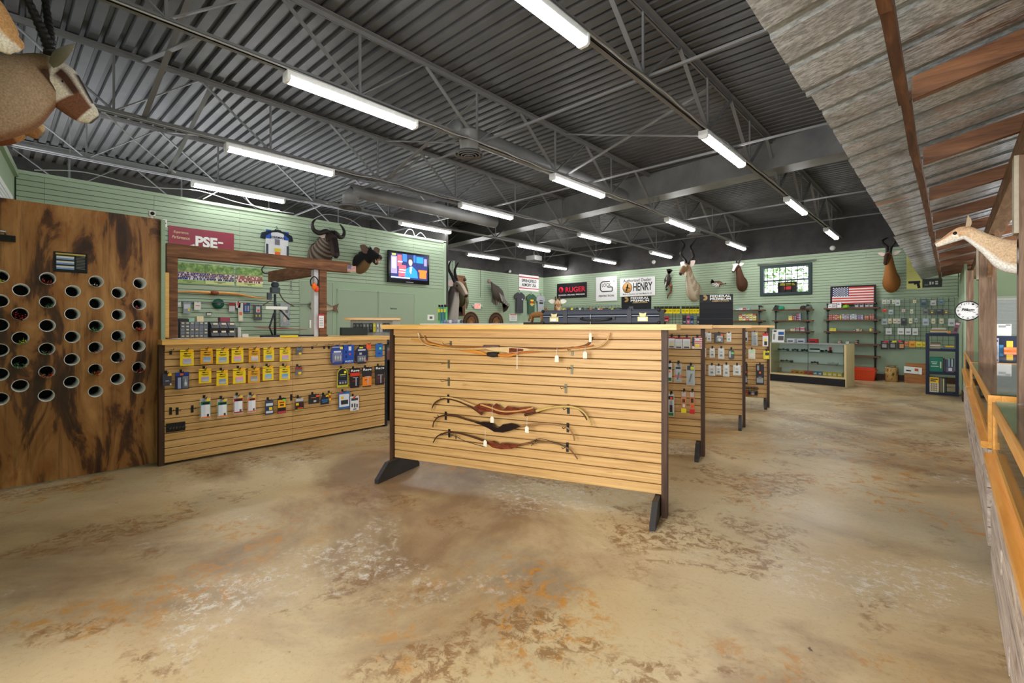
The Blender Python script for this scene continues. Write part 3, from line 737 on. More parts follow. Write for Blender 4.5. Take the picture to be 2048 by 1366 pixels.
# ---------------------------------------------------------------- hanging packs
HOOKM = {}
def hook(plane, u, z, label, L_=.13, mat=None, group=None, wide=.022):
    mat = mat or BLACK
    k = (L_, mat.name, wide)
    if k not in HOOKM:
        a = MB().b2(-wide/2, -.006, -.055, wide/2, 0, .02).mesh('plate', mat)
        b = MB().tube([(0, -.004, -.005), (0, -L_+.02, -.005), (0, -L_, .012)], .003, 5).mesh('prong', mat); HOOKM[k] = (a, b)
    t_ = thing('peg_hook', label, 'hook', plane.w(u, .019, z), plane.rz, group)
    mobj('plate', HOOKM[k][0], t_); mobj('prong', HOOKM[k][1], t_)
    return t_
CLR = clear('clear_plastic', (240, 244, 246), .12, .22)
def pack(plane, rect, card, items, label, off=.05, shape='rect', blister=None, hk=True, group='hanging packs', txt=None, tilt=0, name='hang_pack', cat='package', th=.008, lips=True):
    u, z, w_, h_ = plane.rect(*rect, off+.02)
    zt_ = z+h_/2
    t_ = thing(name, label, cat, plane.w(u, off+.02, zt_), plane.rz, group); t_.rotation_euler = (0, tilt, plane.rz)
    cm_ = card if not isinstance(card, tuple) else flat(card, .42, 0, .05, 40)
    g = MB()
    if shape == 'round':
        pl = [(math.cos(a)*w_/2*min(1, 1), -w_/2+math.sin(a)*w_/2) for a in [math.pi*k/8 for k in range(9)]]
        pl = pl+[(-w_/2, -h_+w_*.25), (-w_*.3, -h_), (w_*.3, -h_), (w_/2, -h_+w_*.25)]
    elif shape == 'arch':
        pl = [(math.cos(a)*w_/2, -w_/2+math.sin(a)*w_/2) for a in [math.pi*k/8 for k in range(9)]]+[(-w_*.52, -h_), (w_*.52, -h_)]
    elif shape == 'taper':
        pl = [(-w_/2, 0), (w_/2, 0), (w_*.42, -h_), (-w_*.42, -h_)][::-1]
    else: pl = [(-w_/2, -h_), (w_/2, -h_), (w_/2, -.004), (w_/2-.004, 0), (-w_/2+.004, 0), (-w_/2, -.004)]
    g.prism(pl, 0, th); c_ = g.build('card', cm_, t_)
    if items:
        mats = []; g = MB()
        for i, (x0, y0, x1, y1, c) in enumerate(items):
            m_ = c if not isinstance(c, tuple) else flat(c, .45, 0, .12, 120)
            if m_ not in mats: mats.append(m_)
            yy = -.0012-.0004*i
            g.add([(-w_/2+w_*x0, yy, -h_*y1), (-w_/2+w_*x1, yy, -h_*y1), (-w_/2+w_*x1, yy, -h_*y0), (-w_/2+w_*x0, yy, -h_*y0)], [(0, 1, 2, 3)], mats.index(m_))
        g.build('print', mats, t_)
    if blister:
        x0, y0, x1, y1, dp, content = blister
        g = MB(); bx, bz = w_*(x0-.5), -h_*y1; ex_, ez = w_*(x1-.5), -h_*y0; i_ = .15
        g.add([(bx, -.001, bz), (ex_, -.001, bz), (ex_, -.001, ez), (bx, -.001, ez)]+[(bx+(ex_-bx)*a, -dp, bz+(ez-bz)*b) for a, b in ((i_, i_), (1-i_, i_), (1-i_, 1-i_), (i_, 1-i_))],
              [(4, 5, 6, 7), (0, 1, 5, 4), (1, 2, 6, 5), (2, 3, 7, 6), (3, 0, 4, 7)])
        bl = g.build('blister', CLR, t_)
        if content:
            g = MB(); ccx, ccz = (bx+ex_)/2, (bz+ez)/2; ww, hh = (ex_-bx)*.5, (ez-bz)*.62
            if content[0] == 'rod': g.bar((ccx-ww*.3, -dp*.5, ccz-hh*.5), (ccx+ww*.3, -dp*.5, ccz+hh*.5), ww*.35, dp*.6)
            elif content[0] == 'tips':
                for k in range(3): g.tube([(ccx+(k-1)*ww*.5, -dp*.5, ccz-hh*.45), (ccx+(k-1)*ww*.5, -dp*.5, ccz+hh*.1), (ccx+(k-1)*ww*.5, -dp*.5, ccz+hh*.45)], [ww*.06, ww*.2, .0005], 5)
            elif content[0] == 'bottle': g.lathe([(0, -hh*.5), (ww*.42, -hh*.5), (ww*.42, -hh*.05), (ww*.15, hh*.1), (ww*.1, hh*.5), (0, hh*.5)], ccx, -dp*.5, ccz, 10)
            else: g.ball(ccx, -dp*.45, ccz, ww*.45, dp*.35, hh*.45)
            g.build('contents', flat(content[1], .4), t_)
    if lips:
        g = MB().b2(-w_*.12, -.0015, -.010, w_*.12, -.0006, -.004); g.build('hang_slot', flat((40, 38, 36), .6), t_)
    if txt:
        for (s_, x0, y0, x1, y1, c) in txt:
            text(s_, w_*(x1-x0), h_*(y1-y0), flat(c, .5, 0, .02), t_, (w_*((x0+x1)/2-.5), -.006, -h_*(y0+y1)/2), bold=.02)
    if plane is FAR or plane is TVWALL:
        MB().tube([(0, off+.02, -.006), (0, -.015, -.006), (0, -.03, .004)], .003, 5).build('peg', BLACK, t_)
    if hk and plane is not FAR and plane is not TVWALL: hook(plane, u, zt_+.006, ' '.join(('black hook of the '+label).split()[:16]), off+.055, group='peg hooks')
    return t_
def cr1(a, b, c, d): return (320+a/6.504, 670+b/6.504, 320+c/6.504, 670+d/6.504)
def cr2(a, b, c, d): return (550+a/6.832, 660+b/6.832, 550+c/6.832, 660+d/6.832)
YE, GO = (240, 204, 26), (222, 160, 30)
def yellow(rect, base, win, wname, where, grip=(180, 178, 186)):
    pack(COUNTER, rect, base, [(0, .10, 1, .14, (70, 64, 40)), (.28, .22, .5, .29, (30, 28, 24)), (.5, .24, .78, .27, (90, 80, 30)), (.2, .36, .8, .39, (60, 52, 24)), (.3, .42, .72, .45, (60, 52, 24)),
         (.20, .56, .82, .90, grip), (.24, .56, .78, .74, win), (.58, .02, .92, .17, (250, 176, 24))], '%s pack with %s contents, %s' % ('yellow' if base == YE else 'gold', wname, where), group='yellow and gold packs',
         blister=(.2, .55, .82, .91, .006, None))
r1 = [(cr1(262,190,440,400), YE, (176,150,186), 'purple and white', 'top row, nearest the plywood board'), (cr1(527,175,688,375), GO, (40,140,200), 'bright blue', 'second in the top row'),
      (cr1(732,178,897,375), YE, (110,150,180), 'grey-blue', 'third in the top row'), (cr1(932,168,1085,360), YE, (244,130,180), 'pink', 'fourth in the top row'),
      (cr1(1155,170,1302,355), GO, (226,190,176), 'pale orange', 'fifth in the top row'), (cr1(1347,165,1483,340), YE, (60,140,180), 'blue and grey', 'sixth in the top row'),
      (cr2(65,240,213,425), YE, (236,130,180), 'pink', 'top row beside the counter seam'),
      (cr1(505,440,668,625), YE, (170,130,180), 'purple', 'first yellow one in the second row'), (cr1(735,462,885,655), YE, (90,130,160), 'dark blue-grey', 'second row under the grey-blue one'),
      (cr1(950,435,1115,630), YE, (244,120,170), 'pink', 'second row under the other pink one'), (cr1(1145,430,1300,620), GO, (130,110,80), 'brown metal', 'second row, between pink and blue'),
      (cr1(1337,405,1477,590), YE, (80,180,220), 'pale blue', 'fifth yellow one in the second row'), (cr2(62,492,205,683), YE, (30,150,210), 'blue and white', 'second row beside the counter seam')]
for a in r1: yellow(*a)
GRY = (92, 94, 100)
pack(COUNTER, cr2(290,235,375,340), GRY, [(.4, .7, .85, .96, (240, 200, 30)), (.1, .2, .9, .3, (130, 130, 134))], 'small grey pack with yellow price tag, top row right of the seam')
pack(COUNTER, cr2(282,500,372,617), (110, 108, 112), [(0, .05, 1, .35, (150, 60, 50)), (.4, .62, .85, .92, (240, 200, 30))], 'small red and grey pack with yellow tag, second row right of the seam')
pack(COUNTER, cr1(35,500,152,660), (62, 64, 78), [(.55, .0, 1, .22, (244, 190, 30)), (.3, .58, .7, .64, (200, 200, 204)), (.8, .82, .97, .97, (220, 220, 220))], 'dark slate pack with a yellow tag, overlapping the end post')
pack(COUNTER, cr1(197,485,378,705), (36, 44, 76), [(0, 0, 1, .2, (38, 62, 140)), (.35, .06, .58, .18, (240, 100, 50)), (.18, .3, .42, .95, (150, 160, 190))], 'navy glue pack with a pale bottle, second row', blister=(.5, .25, .96, .95, .02, ('bottle', (190, 205, 225))))
def clam(rect, hd, hname, foot, where):
    pack(COUNTER, rect, CLR, [(.06, .16, .96, .94, hd), (.1, .32, .92, .90, (236, 236, 238)), (.1, .32, .50, .90, (214, 220, 232)), (.22, .2, .85, .3, (30, 30, 30)), (.08, .88, .96, .94, foot), (.62, .76, .82, .88, (70, 70, 80)),
        (.6, .03, .9, .16, (250, 200, 30))], 'clear clamshell with white card and %s header, %s' % (hname, where), th=.004)
clam(cr1(520,820,662,1095), (20, 124, 96), 'green', (246, 120, 40), 'first in the third row'); clam(cr1(745,830,877,1075), (20, 124, 96), 'green', (246, 120, 40), 'second in the third row')
clam(cr1(955,785,1082,1025), (168, 30, 40), 'red', (170, 40, 50), 'third in the third row'); clam(cr1(1138,780,1250,1010), (226, 110, 60), 'orange', (230, 120, 80), 'fourth in the third row')
pack(COUNTER, cr1(1370,845,1475,1035), (64, 70, 92), [(.08, .22, .92, .4, (206, 214, 226)), (.08, .75, .92, .9, (206, 214, 226)), (.45, .5, .85, .7, (240, 206, 30)), (.1, .5, .4, .7, (40, 60, 110))], 'slate blue pack with white bands, third row')
pack(COUNTER, cr2(38,930,148,1140), (34, 28, 28), [(.02, .12, .98, .62, (246, 176, 30)), (.2, .25, .8, .32, (160, 40, 30)), (.25, .4, .75, .5, (50, 40, 30)), (0, .84, 1, 1, (180, 60, 70)), (.6, .08, .96, .2, (90, 220, 80))], 'yellow and black pack with a red foot, beside the seam')
pack(COUNTER, cr2(270,925,397,1095), (120, 110, 104), [(.04, .36, .96, .92, (64, 30, 26)), (.3, .8, .9, .88, (230, 90, 40)), (.12, .42, .42, .6, (246, 206, 30)), (.1, .06, .9, .28, (190, 190, 196)), (0, .94, 1, 1, (160, 190, 60))], 'tapered dark red pack with orange print, third row', shape='arch')
pack(COUNTER, cr2(462,880,605,1005), (40, 38, 40), [(.7, .1, .98, .3, (240, 80, 50)), (.2, .3, .7, .36, (200, 120, 60)), (.45, .65, .7, .85, (190, 190, 190))], 'wide black pack with an orange tag, third row')
pack(COUNTER, cr2(735,860,765,965), (236, 200, 40), [(.1, .3, .9, .7, (190, 40, 30))], 'narrow yellow and red pack hiding behind the blue one', off=.03)
pack(COUNTER, cr2(627,890,735,1015), (34, 40, 56), [(.1, .45, .9, .62, (50, 100, 160)), (.2, .7, .8, .78, (90, 140, 190)), (.6, .02, .95, .2, (246, 200, 40))], 'dark blue pack with pale blue print, third row', shape='arch')
pack(COUNTER, cr2(870,840,1020,1075), (52, 104, 170), [(.05, .15, .95, .88, (214, 222, 230)), (.2, .5, .85, .75, (50, 50, 54)), (.2, .28, .45, .42, (250, 190, 40)), (.08, 0, .35, .08, (210, 50, 50))], 'blue framed white pack, third row at the right')
pack(COUNTER, cr2(1030,905,1145,1100), (224, 224, 228), [(.1, .12, .9, .3, (60, 60, 70)), (.12, .5, .3, .75, (70, 70, 76)), (.42, .5, .58, .8, (70, 70, 76)), (.7, .55, .86, .8, (70, 70, 76)), (.3, .02, .6, .14, (240, 80, 50)), (.3, .86, .7, .93, (30, 30, 30))], 'white pack printed with three broadheads, rightmost of the third row')
pack(COUNTER, cr2(762,205,940,475), (44, 62, 140), [(.1, .08, .9, .14, (150, 160, 190)), (.22, .3, .78, .38, (220, 224, 235)), (.7, .1, .92, .22, (240, 220, 40))], 'rounded blue clamshell with silver broadheads, top row', shape='round', blister=(.12, .4, .88, .9, .03, ('tips', (190, 192, 198))))
pack(COUNTER, cr2(1100,215,1270,460), (30, 34, 66), [(.2, .2, .8, .27, (214, 220, 230)), (.3, .38, .5, .5, (180, 190, 210)), (.3, .06, .6, .14, (220, 210, 40)), (.7, .8, .88, .9, (240, 110, 50))], 'rounded dark navy clamshell stack, top row', shape='round', blister=(.15, .55, .85, .92, .03, ('tips', (170, 176, 186))))
pack(COUNTER, cr2(942,205,1080,455), (24, 74, 170), [(.12, .3, .3, .45, (14, 40, 100)), (.12, .55, .3, .7, (14, 40, 100)), (.5, .45, .65, .55, (230, 70, 60)), (.45, .08, .72, .3, (220, 228, 240))], 'bright blue broadhead box between the rounded clamshells', th=.03,
     txt=[('MUZZY', .1, .84, .9, .94, (230, 235, 245))])
pack(COUNTER, cr2(1250,190,1310,260), (242, 92, 44), [], 'small plain orange tag on a hook, top row', name='price_tag', cat='tag')
pack(COUNTER, cr2(1377,185,1470,370), (38, 100, 176), [(.5, .28, .82, .44, (110, 230, 150)), (.3, .68, .7, .76, (20, 60, 120))], 'plain blue pack with a mint green tag, end of the top row')
pack(COUNTER, cr2(852,520,1000,780), (190, 190, 60), [], 'arched black and lime broadhead card, first of the lower right four', shape='arch', lips=False, txt=[])
pack(COUNTER, cr2(862,530,990,750), (30, 30, 32), [(.2, .34, .8, .39, (200, 210, 60)), (.2, .46, .8, .49, (90, 110, 150)), (.0, .72, 1, .75, (90, 100, 160)), (.12, .8, .32, .93, (160, 160, 166)), (.42, .8, .58, .93, (160, 160, 166)), (.7, .8, .88, .93, (160, 160, 166)), (.62, .14, .86, .28, (240, 230, 40))],
     'black insert card in the arched lime broadhead pack', shape='arch', off=.053, hk=False)
for i, (rc, c1, c2, nm) in enumerate(((cr2(1022,525,1162,790), (36, 26, 30), (214, 56, 30), 'black and red'), (cr2(1190,510,1325,775), (44, 36, 40), (238, 132, 34), 'black and orange'), (cr2(1362,490,1500,750), (34, 30, 34), (66, 44, 46), 'all dark'))):
    items = [(.04, .22, .96, .40, c2) if i == 0 else ((.04, .48, .96, .95, c2) if i == 1 else (.1, .45, .9, .9, c2)), (.3, .46, .8, .49, (170, 170, 176)), (.55, .5, .65, .9, (176, 176, 184)), (.25, .62, .5, .66, (150, 40, 40))]
    pack(COUNTER, rc, c1, items, '%s broadhead pack with slanted white script, lower right group' % nm, txt=[('Rage', .1, .05, .92, .2, (240, 240, 240))], shape='taper')
for i, (rc, w2) in enumerate(((cr1(115,175,150,270), 'empty black hook in the top row by the board'), (cr1(112,955,150,1050), 'empty black hook, first of the low left three'), (cr1(198,955,235,1050), 'empty black hook, second of the low left three'),
                 (cr1(395,930,430,1018), 'empty black hook, third of the low left three'), (cr2(487,190,512,272), 'empty black hook in the top row, first past the seam packs'), (cr2(650,190,672,268), 'empty black hook, next to the rounded packs'),
                 (cr2(712,190,736,262), 'empty black hook touching the rounded blue clamshell'), (cr2(905,178,930,220), 'black hook between the two blue packs'), (cr2(198,890,224,975), 'empty black hook in the third row by the seam'))):
    u, z, w_, h_ = COUNTER.rect(*rc); hook(COUNTER, u, z+.03, w2, .13)
u, z, w_, h_ = COUNTER.rect(*cr1(70,1135,320,1250))
t_ = thing('hook_strip', 'long black strip with a row of small hooks low on the counter', 'rack', COUNTER.w(u, .02, z), H90)
MB().b2(-w_/2, -.006, -h_/2, w_/2, 0, h_/2).build('plate', BLACK, t_)
for k in range(6):
    x = -w_/2+w_*(k+.6)/6.2; MB().tube([(x, -.006, .01), (x+.01, -.05, -.01), (x+.012, -.06, .01)], .0028, 5).build('hook', STEEL, t_)

# ================================================================ BOWS ON THE FRONT STAND
def p3(a, b): return (800+a/4.6545, 640+b/4.6545)
def p4(a, b): return (840+a/5.389, 770+b/5.389)
LAM = flat((196, 158, 104), .3, 0, .2, 60); DLAM = flat((74, 48, 30), .25, 0, .2, 60)
RIS = ramp_mat('bow_riser_redwood', [(.3, (70, 28, 16)), (.6, (120, 56, 34)), (.8, (150, 80, 50))], (20, 20, 60), .15, 5, 1, .8, .05)
BRIS = flat((34, 24, 22), .12, 0, .2, 20)
def limb(pts, off, r0, r1, mat, parent, fl_=.35, name='limb'):
    q = cr([S1.at(*p, off)[:2] for p in pts], 6); n = len(q)
    g = MB(); g.tube([(u, -off, z) for u, z in q], [r0+(r1-r0)*i/(n-1) for i in range(n)], 6, flat_=1.0)
    return g.build(name, mat, parent)
def riser(poly, off, th, mat, parent, name='riser'):
    q = [S1.at(*p, off)[:2] for p in poly]
    # rounded body: two layers, inner one thicker
    cu_, cz = sum(a for a, _ in q)/len(q), sum(b for _, b in q)/len(q)
    vs = []; n = len(q)
    for (sc_, y) in ((.90, -off-th/2), (1.0, -off-th/4), (1.0, -off+th/4), (.9, -off+th/2)):
        for (a, b) in q: vs.append((cu_+(a-cu_)*(.97+.03*sc_), y, cz+(b-cz)*sc_ if sc_ < 1 else b))
    fs = [list(range(n)), list(range(3*n, 4*n))[::-1]]
    for k in range(3):
        for i in range(n): fs.append((k*n+i, (k+1)*n+i, (k+1)*n+(i+1) % n, k*n+(i+1) % n))
    g = MB(); g.add(vs, fs); return g.build(name, mat, parent)
def rootp(lab, name='recurve_bow', cat='bow', group='bows hung on the front stand'):
    return thing(name, lab, cat, (S1.p[0], S1.p[1], 0), S1.rz, group)
def tagx(px, py, off, label, strl=30, w_=.032, h_=.052):
    u, z, d = S1.at(px, py, off)
    t_ = thing('price_tag', label, 'tag', S1.w(u, off, z), S1.rz, 'paper price tags on the bows')
    MB().prism([(-w_/2, -h_), (w_/2, -h_), (w_/2, -.012), (w_/4, 0), (-w_/4, 0), (-w_/2, -.012)], -.001, .001).build('card', flat((228, 220, 200), .6), t_)
    MB().tube([(0, 0, -.006), (0, .002, strl*.1*.01+.01), (0, .01, strl*.001+.03)], .0012, 4).build('string', WHITE, t_)
    return t_
o = .07
b1 = rootp('pale long bow with a two-tone grip, topmost on the stand', 'longbow')
limb([p3(168, 122), p3(195, 195), p3(265, 240), p3(370, 258), p3(560, 270), p3(720, 268), p3(880, 262)], o, .006, .012, LAM, b1)
limb([p3(1160, 275), p3(1350, 283), p3(1530, 282), p3(1700, 268), p3(1850, 245), p3(1925, 195), p3(1955, 118)], o, .012, .006, LAM, b1)
riser([p3(780, 262), p3(900, 252), p3(1010, 250), p3(1180, 262), p3(1240, 278), p3(1160, 292), p3(1020, 312), p3(990, 300), p3(890, 292)], o, .035, flat((206, 176, 128), .25, 0, .2, 30), b1)
g = MB(); q = [S1.at(*p3(*a), o+.021)[:2] for a in ((1015, 262), (1050, 262), (1140, 268), (1150, 280), (1140, 290), (1015, 305))]
g.prism(q, -o-.022, -o-.016); g.build('grip_inlay', RIS, b1)
limb([p3(168, 122), p3(1955, 118)][:1]+[p3(175, 135), p3(182, 150)], o, .008, .006, flat((226, 206, 170), .4), b1, name='tip')
b2 = rootp('golden bow with a black camouflage wrapped grip, behind the pale one', 'longbow')
limb([p3(105, 178), p3(300, 225), p3(480, 262), p3(680, 285), p3(800, 315)], .05, .005, .010, flat((220, 150, 60), .3, 0, .15), b2)
limb([p3(905, 330), p3(1100, 305), p3(1300, 290), p3(1550, 270), p3(1800, 235)], .05, .011, .005, flat((190, 110, 50), .3, 0, .15), b2)
limb([p3(540, 275), p3(680, 300), p3(830, 325)], .055, .005, .009, flat((210, 140, 60), .3, 0, .15), b2)
g = MB(); a = S1.at(*p3(815, 318), .05); c = S1.at(*p3(915, 322), .05); g.tube([(a[0], -.05, a[1]), ((a[0]+c[0])/2, -.05, a[1]-.003), (c[0], -.05, c[1])], [.018, .024, .020], 10); g.build('grip_wrap', flat((44, 38, 34), .7, 0, .6, 90), b2)
limb([p3(915, 325), p3(1000, 335), p3(1090, 312)], .05, .012, .012, flat((200, 130, 56), .3), b2, name='shelf')
b3 = rootp('dark recurve bow rearmost on the top hooks, tips curling up', 'recurve_bow')
limb([p3(225, 120), p3(235, 165), p3(262, 200), p3(360, 230), p3(480, 245), p3(780, 250)], .03, .006, .009, flat((150, 96, 50), .3, 0, .2), b3)
limb([p3(920, 250), p3(1200, 262), p3(1500, 268), p3(1680, 250), p3(1760, 215), p3(1790, 150)], .03, .009, .010, flat((106, 66, 40), .3, 0, .2), b3)
g = MB(); a = S1.at(*p3(780, 246), .03); c = S1.at(*p3(925, 250), .03); g.tube([(a[0], -.03, a[1]), (c[0], -.03, c[1])], .014, 8); g.build('grip', flat((110, 84, 80), .6), b3)
tagx(*p3(1459, 330), .10, 'paper tag hanging right of the centre of the pale bow'); tagx(*p3(1722, 295), .10, 'paper tag near the right end of the pale bow', 8)
tagx(*p3(1772, 120), .12, 'long white tag with orange sticker hanging from the stand top', 110, .02, .07); tagx(*p3(1090, 320), .10, 'paper tag seen edge-on below the pale bow grip', 20, .006, .12)
# riser bows
b4 = rootp('large recurve bow with a striped glossy redwood riser')
limb([p4(118, 275), p4(135, 205), p4(200, 150), p4(290, 135), p4(400, 155), p4(520, 200), p4(620, 240)], .08, .005, .011, LAM, b4)
limb([p4(128, 250), p4(160, 195), p4(230, 152), p4(320, 150), p4(430, 180), p4(560, 240), p4(670, 315)], .075, .005, .012, DLAM, b4)
limb([p4(1250, 282), p4(1400, 245), p4(1560, 232), p4(1690, 250), p4(1780, 310), p4(1852, 435)], .08, .012, .006, flat((190, 160, 90), .3, 0, .2), b4)
limb([p4(1130, 325), p4(1260, 290), p4(1420, 240), p4(1560, 226), p4(1680, 245), p4(1750, 300), p4(1800, 378)], .075, .012, .005, DLAM, b4)
riser([p4(585, 235), p4(650, 195), p4(740, 205), p4(800, 232), p4(820, 198), p4(880, 252), p4(915, 262), p4(945, 225), p4(1060, 240), p4(1180, 232), p4(1240, 260), p4(1255, 285), p4(1160, 305), p4(1060, 300), p4(950, 325), p4(860, 318), p4(780, 288), p4(700, 285), p4(650, 300)], .08, .045, RIS, b4)
for dz in (0, 9):
    limb([p4(650, 205+dz), p4(760, 240+dz), p4(860, 275+dz), p4(960, 282+dz), p4(1100, 270+dz), p4(1220, 242+dz)], .104, .0022, .0022, flat((226, 180, 110), .3), b4, name='inlay_stripe')
b5 = rootp('recurve bow with a glossy black riser')
limb([p4(138, 455), p4(150, 400), p4(200, 345), p4(290, 328), p4(400, 340), p4(520, 375), p4(640, 405)], .08, .005, .010, DLAM, b5)
limb([p4(148, 348), p4(175, 352), p4(230, 332), p4(330, 322), p4(440, 340)], .08, .003, .006, DLAM, b5, name='limb_tip')
limb([p4(1050, 445), p4(1200, 430), p4(1350, 418), p4(1500, 430), p4(1600, 470), p4(1650, 540), p4(1665, 600)], .08, .010, .005, flat((150, 112, 70), .3, 0, .2), b5)
riser([p4(600, 400), p4(680, 392), p4(760, 398), p4(810, 450), p4(860, 455), p4(900, 420), p4(980, 410), p4(1090, 440), p4(1000, 485), p4(900, 512), p4(810, 505), p4(750, 465), p4(680, 430)], .08, .045, BRIS, b5)
b6 = rootp('lowest recurve bow with brown riser and fur silencers')
limb([p4(142, 620), p4(190, 550), p4(290, 512), p4(400, 515), p4(540, 550), p4(720, 610)], .08, .005, .010, DLAM, b6)
limb([p4(1080, 645), p4(1200, 622), p4(1330, 615), p4(1480, 632), p4(1600, 685), p4(1660, 745), p4(1698, 800)], .08, .010, .005, flat((120, 84, 50), .3, 0, .2), b6)
riser([p4(715, 605), p4(790, 602), p4(860, 650), p4(880, 620), p4(950, 622), p4(1100, 642), p4(1000, 685), p4(880, 692), p4(790, 672)], .08, .04, RIS, b6)
limb([p4(190, 545), p4(340, 540), p4(500, 610), p4(700, 668)], .085, .0025, .0025, BLACK, b6, name='bow_string')
limb([p4(1010, 660), p4(1180, 625), p4(1290, 578), p4(1450, 620), p4(1600, 672)], .085, .0025, .0025, BLACK, b6, name='bow_string')
for (x, y) in ((345, 540), (385, 565), (1215, 625), (1250, 600)):
    u, z, d = S1.at(*p4(x, y), .085); g = MB()
    for k in range(26):
        a, b = R.uniform(0, 6.28), R.uniform(-1, 1); r = R.uniform(.012, .028)
        g.bar((u, -.085, z), (u+r*math.cos(a), -.085+r*b*.6, z+r*math.sin(a)), .0012, .0012)
    g.build('fur_silencer', flat((50, 38, 26), .9), b6)
tagx(*p4(777, 340), .13, 'paper tag hanging from the striped redwood bow', 60); tagx(*p4(1152, 445), .13, 'paper tag on the black riser bow', 40); tagx(*p4(702, 595), .13, 'paper tag on the lowest bow', 60)
SILV = flat((112, 104, 82), .45, .5)
for (px, py, dk_, lab) in ((902, 692, 0, 'steel hook at the left under the top bows'), (1145, 704, 0, 'steel hook at the right under the top bows'), (898, 730, 0, 'empty steel hook at the left, upper'), (1144, 741, 0, 'empty steel hook at the right, upper'),
                          (898, 765, 0, 'empty steel hook at the left, lower'), (1132, 779, 0, 'empty steel hook at the right, lower'),
                          (897, 799, 1, 'black hook at the left behind the redwood bow'), (1137, 820, 1, 'black hook at the right behind the redwood bow'), (892, 833, 1, 'black hook at the left behind the black riser bow'),
                          (1136, 857, 1, 'black hook at the right behind the black riser bow'), (899, 868, 1, 'black hook at the left behind the lowest bow'), (1135, 896, 1, 'black hook at the right behind the lowest bow')):
    u, z, d = S1.at(px, py, .02)
    hook(S1, u, z+.025, lab+' of the front stand', .14, BLACK if dk_ else SILV, 'bow hooks')
# ================================================================ TIN AWNING, POSTS, GLASS COUNTERS ON THE RIGHT
def tin_material(name, ca, cb, metal, rust=1.0):  # aged sheet metal with broken rust stains
    m = bpy.data.materials.new(name); nt, N, L, b = nodes(m)
    g = N.new('ShaderNodeNewGeometry').outputs['Position']
    def noise(st, detail=6, rough=.6, dist=0.0, off=0.0):
        mp = N.new('ShaderNodeMapping'); mp.inputs['Location'].default_value = (off, off, off); mp.inputs['Scale'].default_value = st; L.new(g, mp.inputs[0])
        n = N.new('ShaderNodeTexNoise'); n.inputs['Scale'].default_value = 1; n.inputs['Detail'].default_value = detail; n.inputs['Roughness'].default_value = rough; n.inputs['Distortion'].default_value = dist
        L.new(mp.outputs[0], n.inputs['Vector']); return n.outputs['Fac']
    def rng(v, lo, hi):
        r = N.new('ShaderNodeMapRange'); r.inputs[1].default_value = lo; r.inputs[2].default_value = hi; L.new(v, r.inputs[0]); return r.outputs[0]
    def mul(a, b_):
        r = N.new('ShaderNodeMath'); r.operation = 'MULTIPLY'; L.new(a, r.inputs[0])
        if isinstance(b_, float): r.inputs[1].default_value = b_
        else: L.new(b_, r.inputs[1])
        return r.outputs[0]
    def mix(f, a, c):
        r = N.new('ShaderNodeMixRGB'); L.new(f, r.inputs[0])
        if isinstance(a, tuple): r.inputs[1].default_value = rgb(a)
        else: L.new(a, r.inputs[1])
        r.inputs[2].default_value = rgb(c); return r.outputs[0]
    col = mix(rng(noise((26, 80, 26), 9, .75, .4), .42, .58), ca, cb)
    col = mix(mul(rng(noise((1.2, 2.2, 1), 5, .6, .4, 5.0), .50, .62), .5), col, (118, 118, 116))
    st = rng(noise((7, 60, 7), 6, .7, .3, 9.0), .42, .56)
    col = mix(mul(mul(rng(noise((1.5, 1.3, 1), 4, .6, .7, 3.1), .58, .65), st), .9*rust), col, (104, 66, 30))
    col = mix(mul(mul(rng(noise((1.2, 1.6, 1), 4, .6, .7, 14.2), .60, .68), st), .7*rust), col, (190, 124, 56))
    col = mix(mul(rng(noise((2.2, 2.6, 1), 4, .6, .9, 27.0), .70, .72), .9*rust), col, (50, 36, 24))
    L.new(col, b.inputs['Base Color']); b.inputs['Metallic'].default_value = metal; b.inputs['Roughness'].default_value = .42
    bp = N.new('ShaderNodeBump'); bp.inputs['Strength'].default_value = .3; bp.inputs['Distance'].default_value = .004; L.new(noise((5, 70, 5), 6, .7), bp.inputs['Height']); L.new(bp.outputs[0], b.inputs['Normal'])
    return m
TIN = tin_material('aged_tin', (140, 145, 152), (222, 228, 238), .15)
TINR = tin_material('bright_tin_rib', (132, 140, 146), (176, 184, 190), .35, .5)
aw = thing('tin_awning', 'rusty corrugated tin awning on timber rafters over the glass counters', 'awning', (0, 0, 0))
EX0, EX1 = -.50, 1.75
def zs(x): return 2.50+.22*(x+.5)
yy = .2; k = 0
while yy < 14.6:
    # each sheet 1.22 m wide, with raised ribs, lapped on the next
    g = MB(); prof = []; nr = 4; wv = 1.235/nr
    for r in range(nr):
        a = yy+r*wv
        prof += [(a, 0), (a+wv*.72, 0), (a+wv*.78, .013), (a+wv*.92, .013), (a+wv*.97, 0)]
    prof.append((yy+1.25, .002)); dz = .004*(k % 2); e0 = EX0+R.uniform(-.015, .015)
    xs = [e0, .3, EX1]; vs = []; fs = []; mi = []
    for (py, pz) in prof:
        for x in xs: vs.append((x, py, zs(x)+pz+dz))
    for (py, pz) in prof:
        for x in xs: vs.append((x, py, zs(x)+pz+dz+.003))
    n = len(prof); m_ = len(xs)
    for layer in (0, 1):
        for i in range(n-1):
            for j in range(m_-1):
                a = layer*n*m_+i*m_+j; fs.append((a, a+1, a+m_+1, a+m_)); mi.append(1 if i % 5 in (1, 2, 3) else 0)
    for i in range(n-1):
        a = i*m_; b_ = n*m_+i*m_; fs.append((a, a+m_, b_+m_, b_)); mi.append(0)
    g.add(vs, fs); g.m = mi; g.build('tin_sheet', [TIN, TINR], aw); yy += 1.22; k += 1
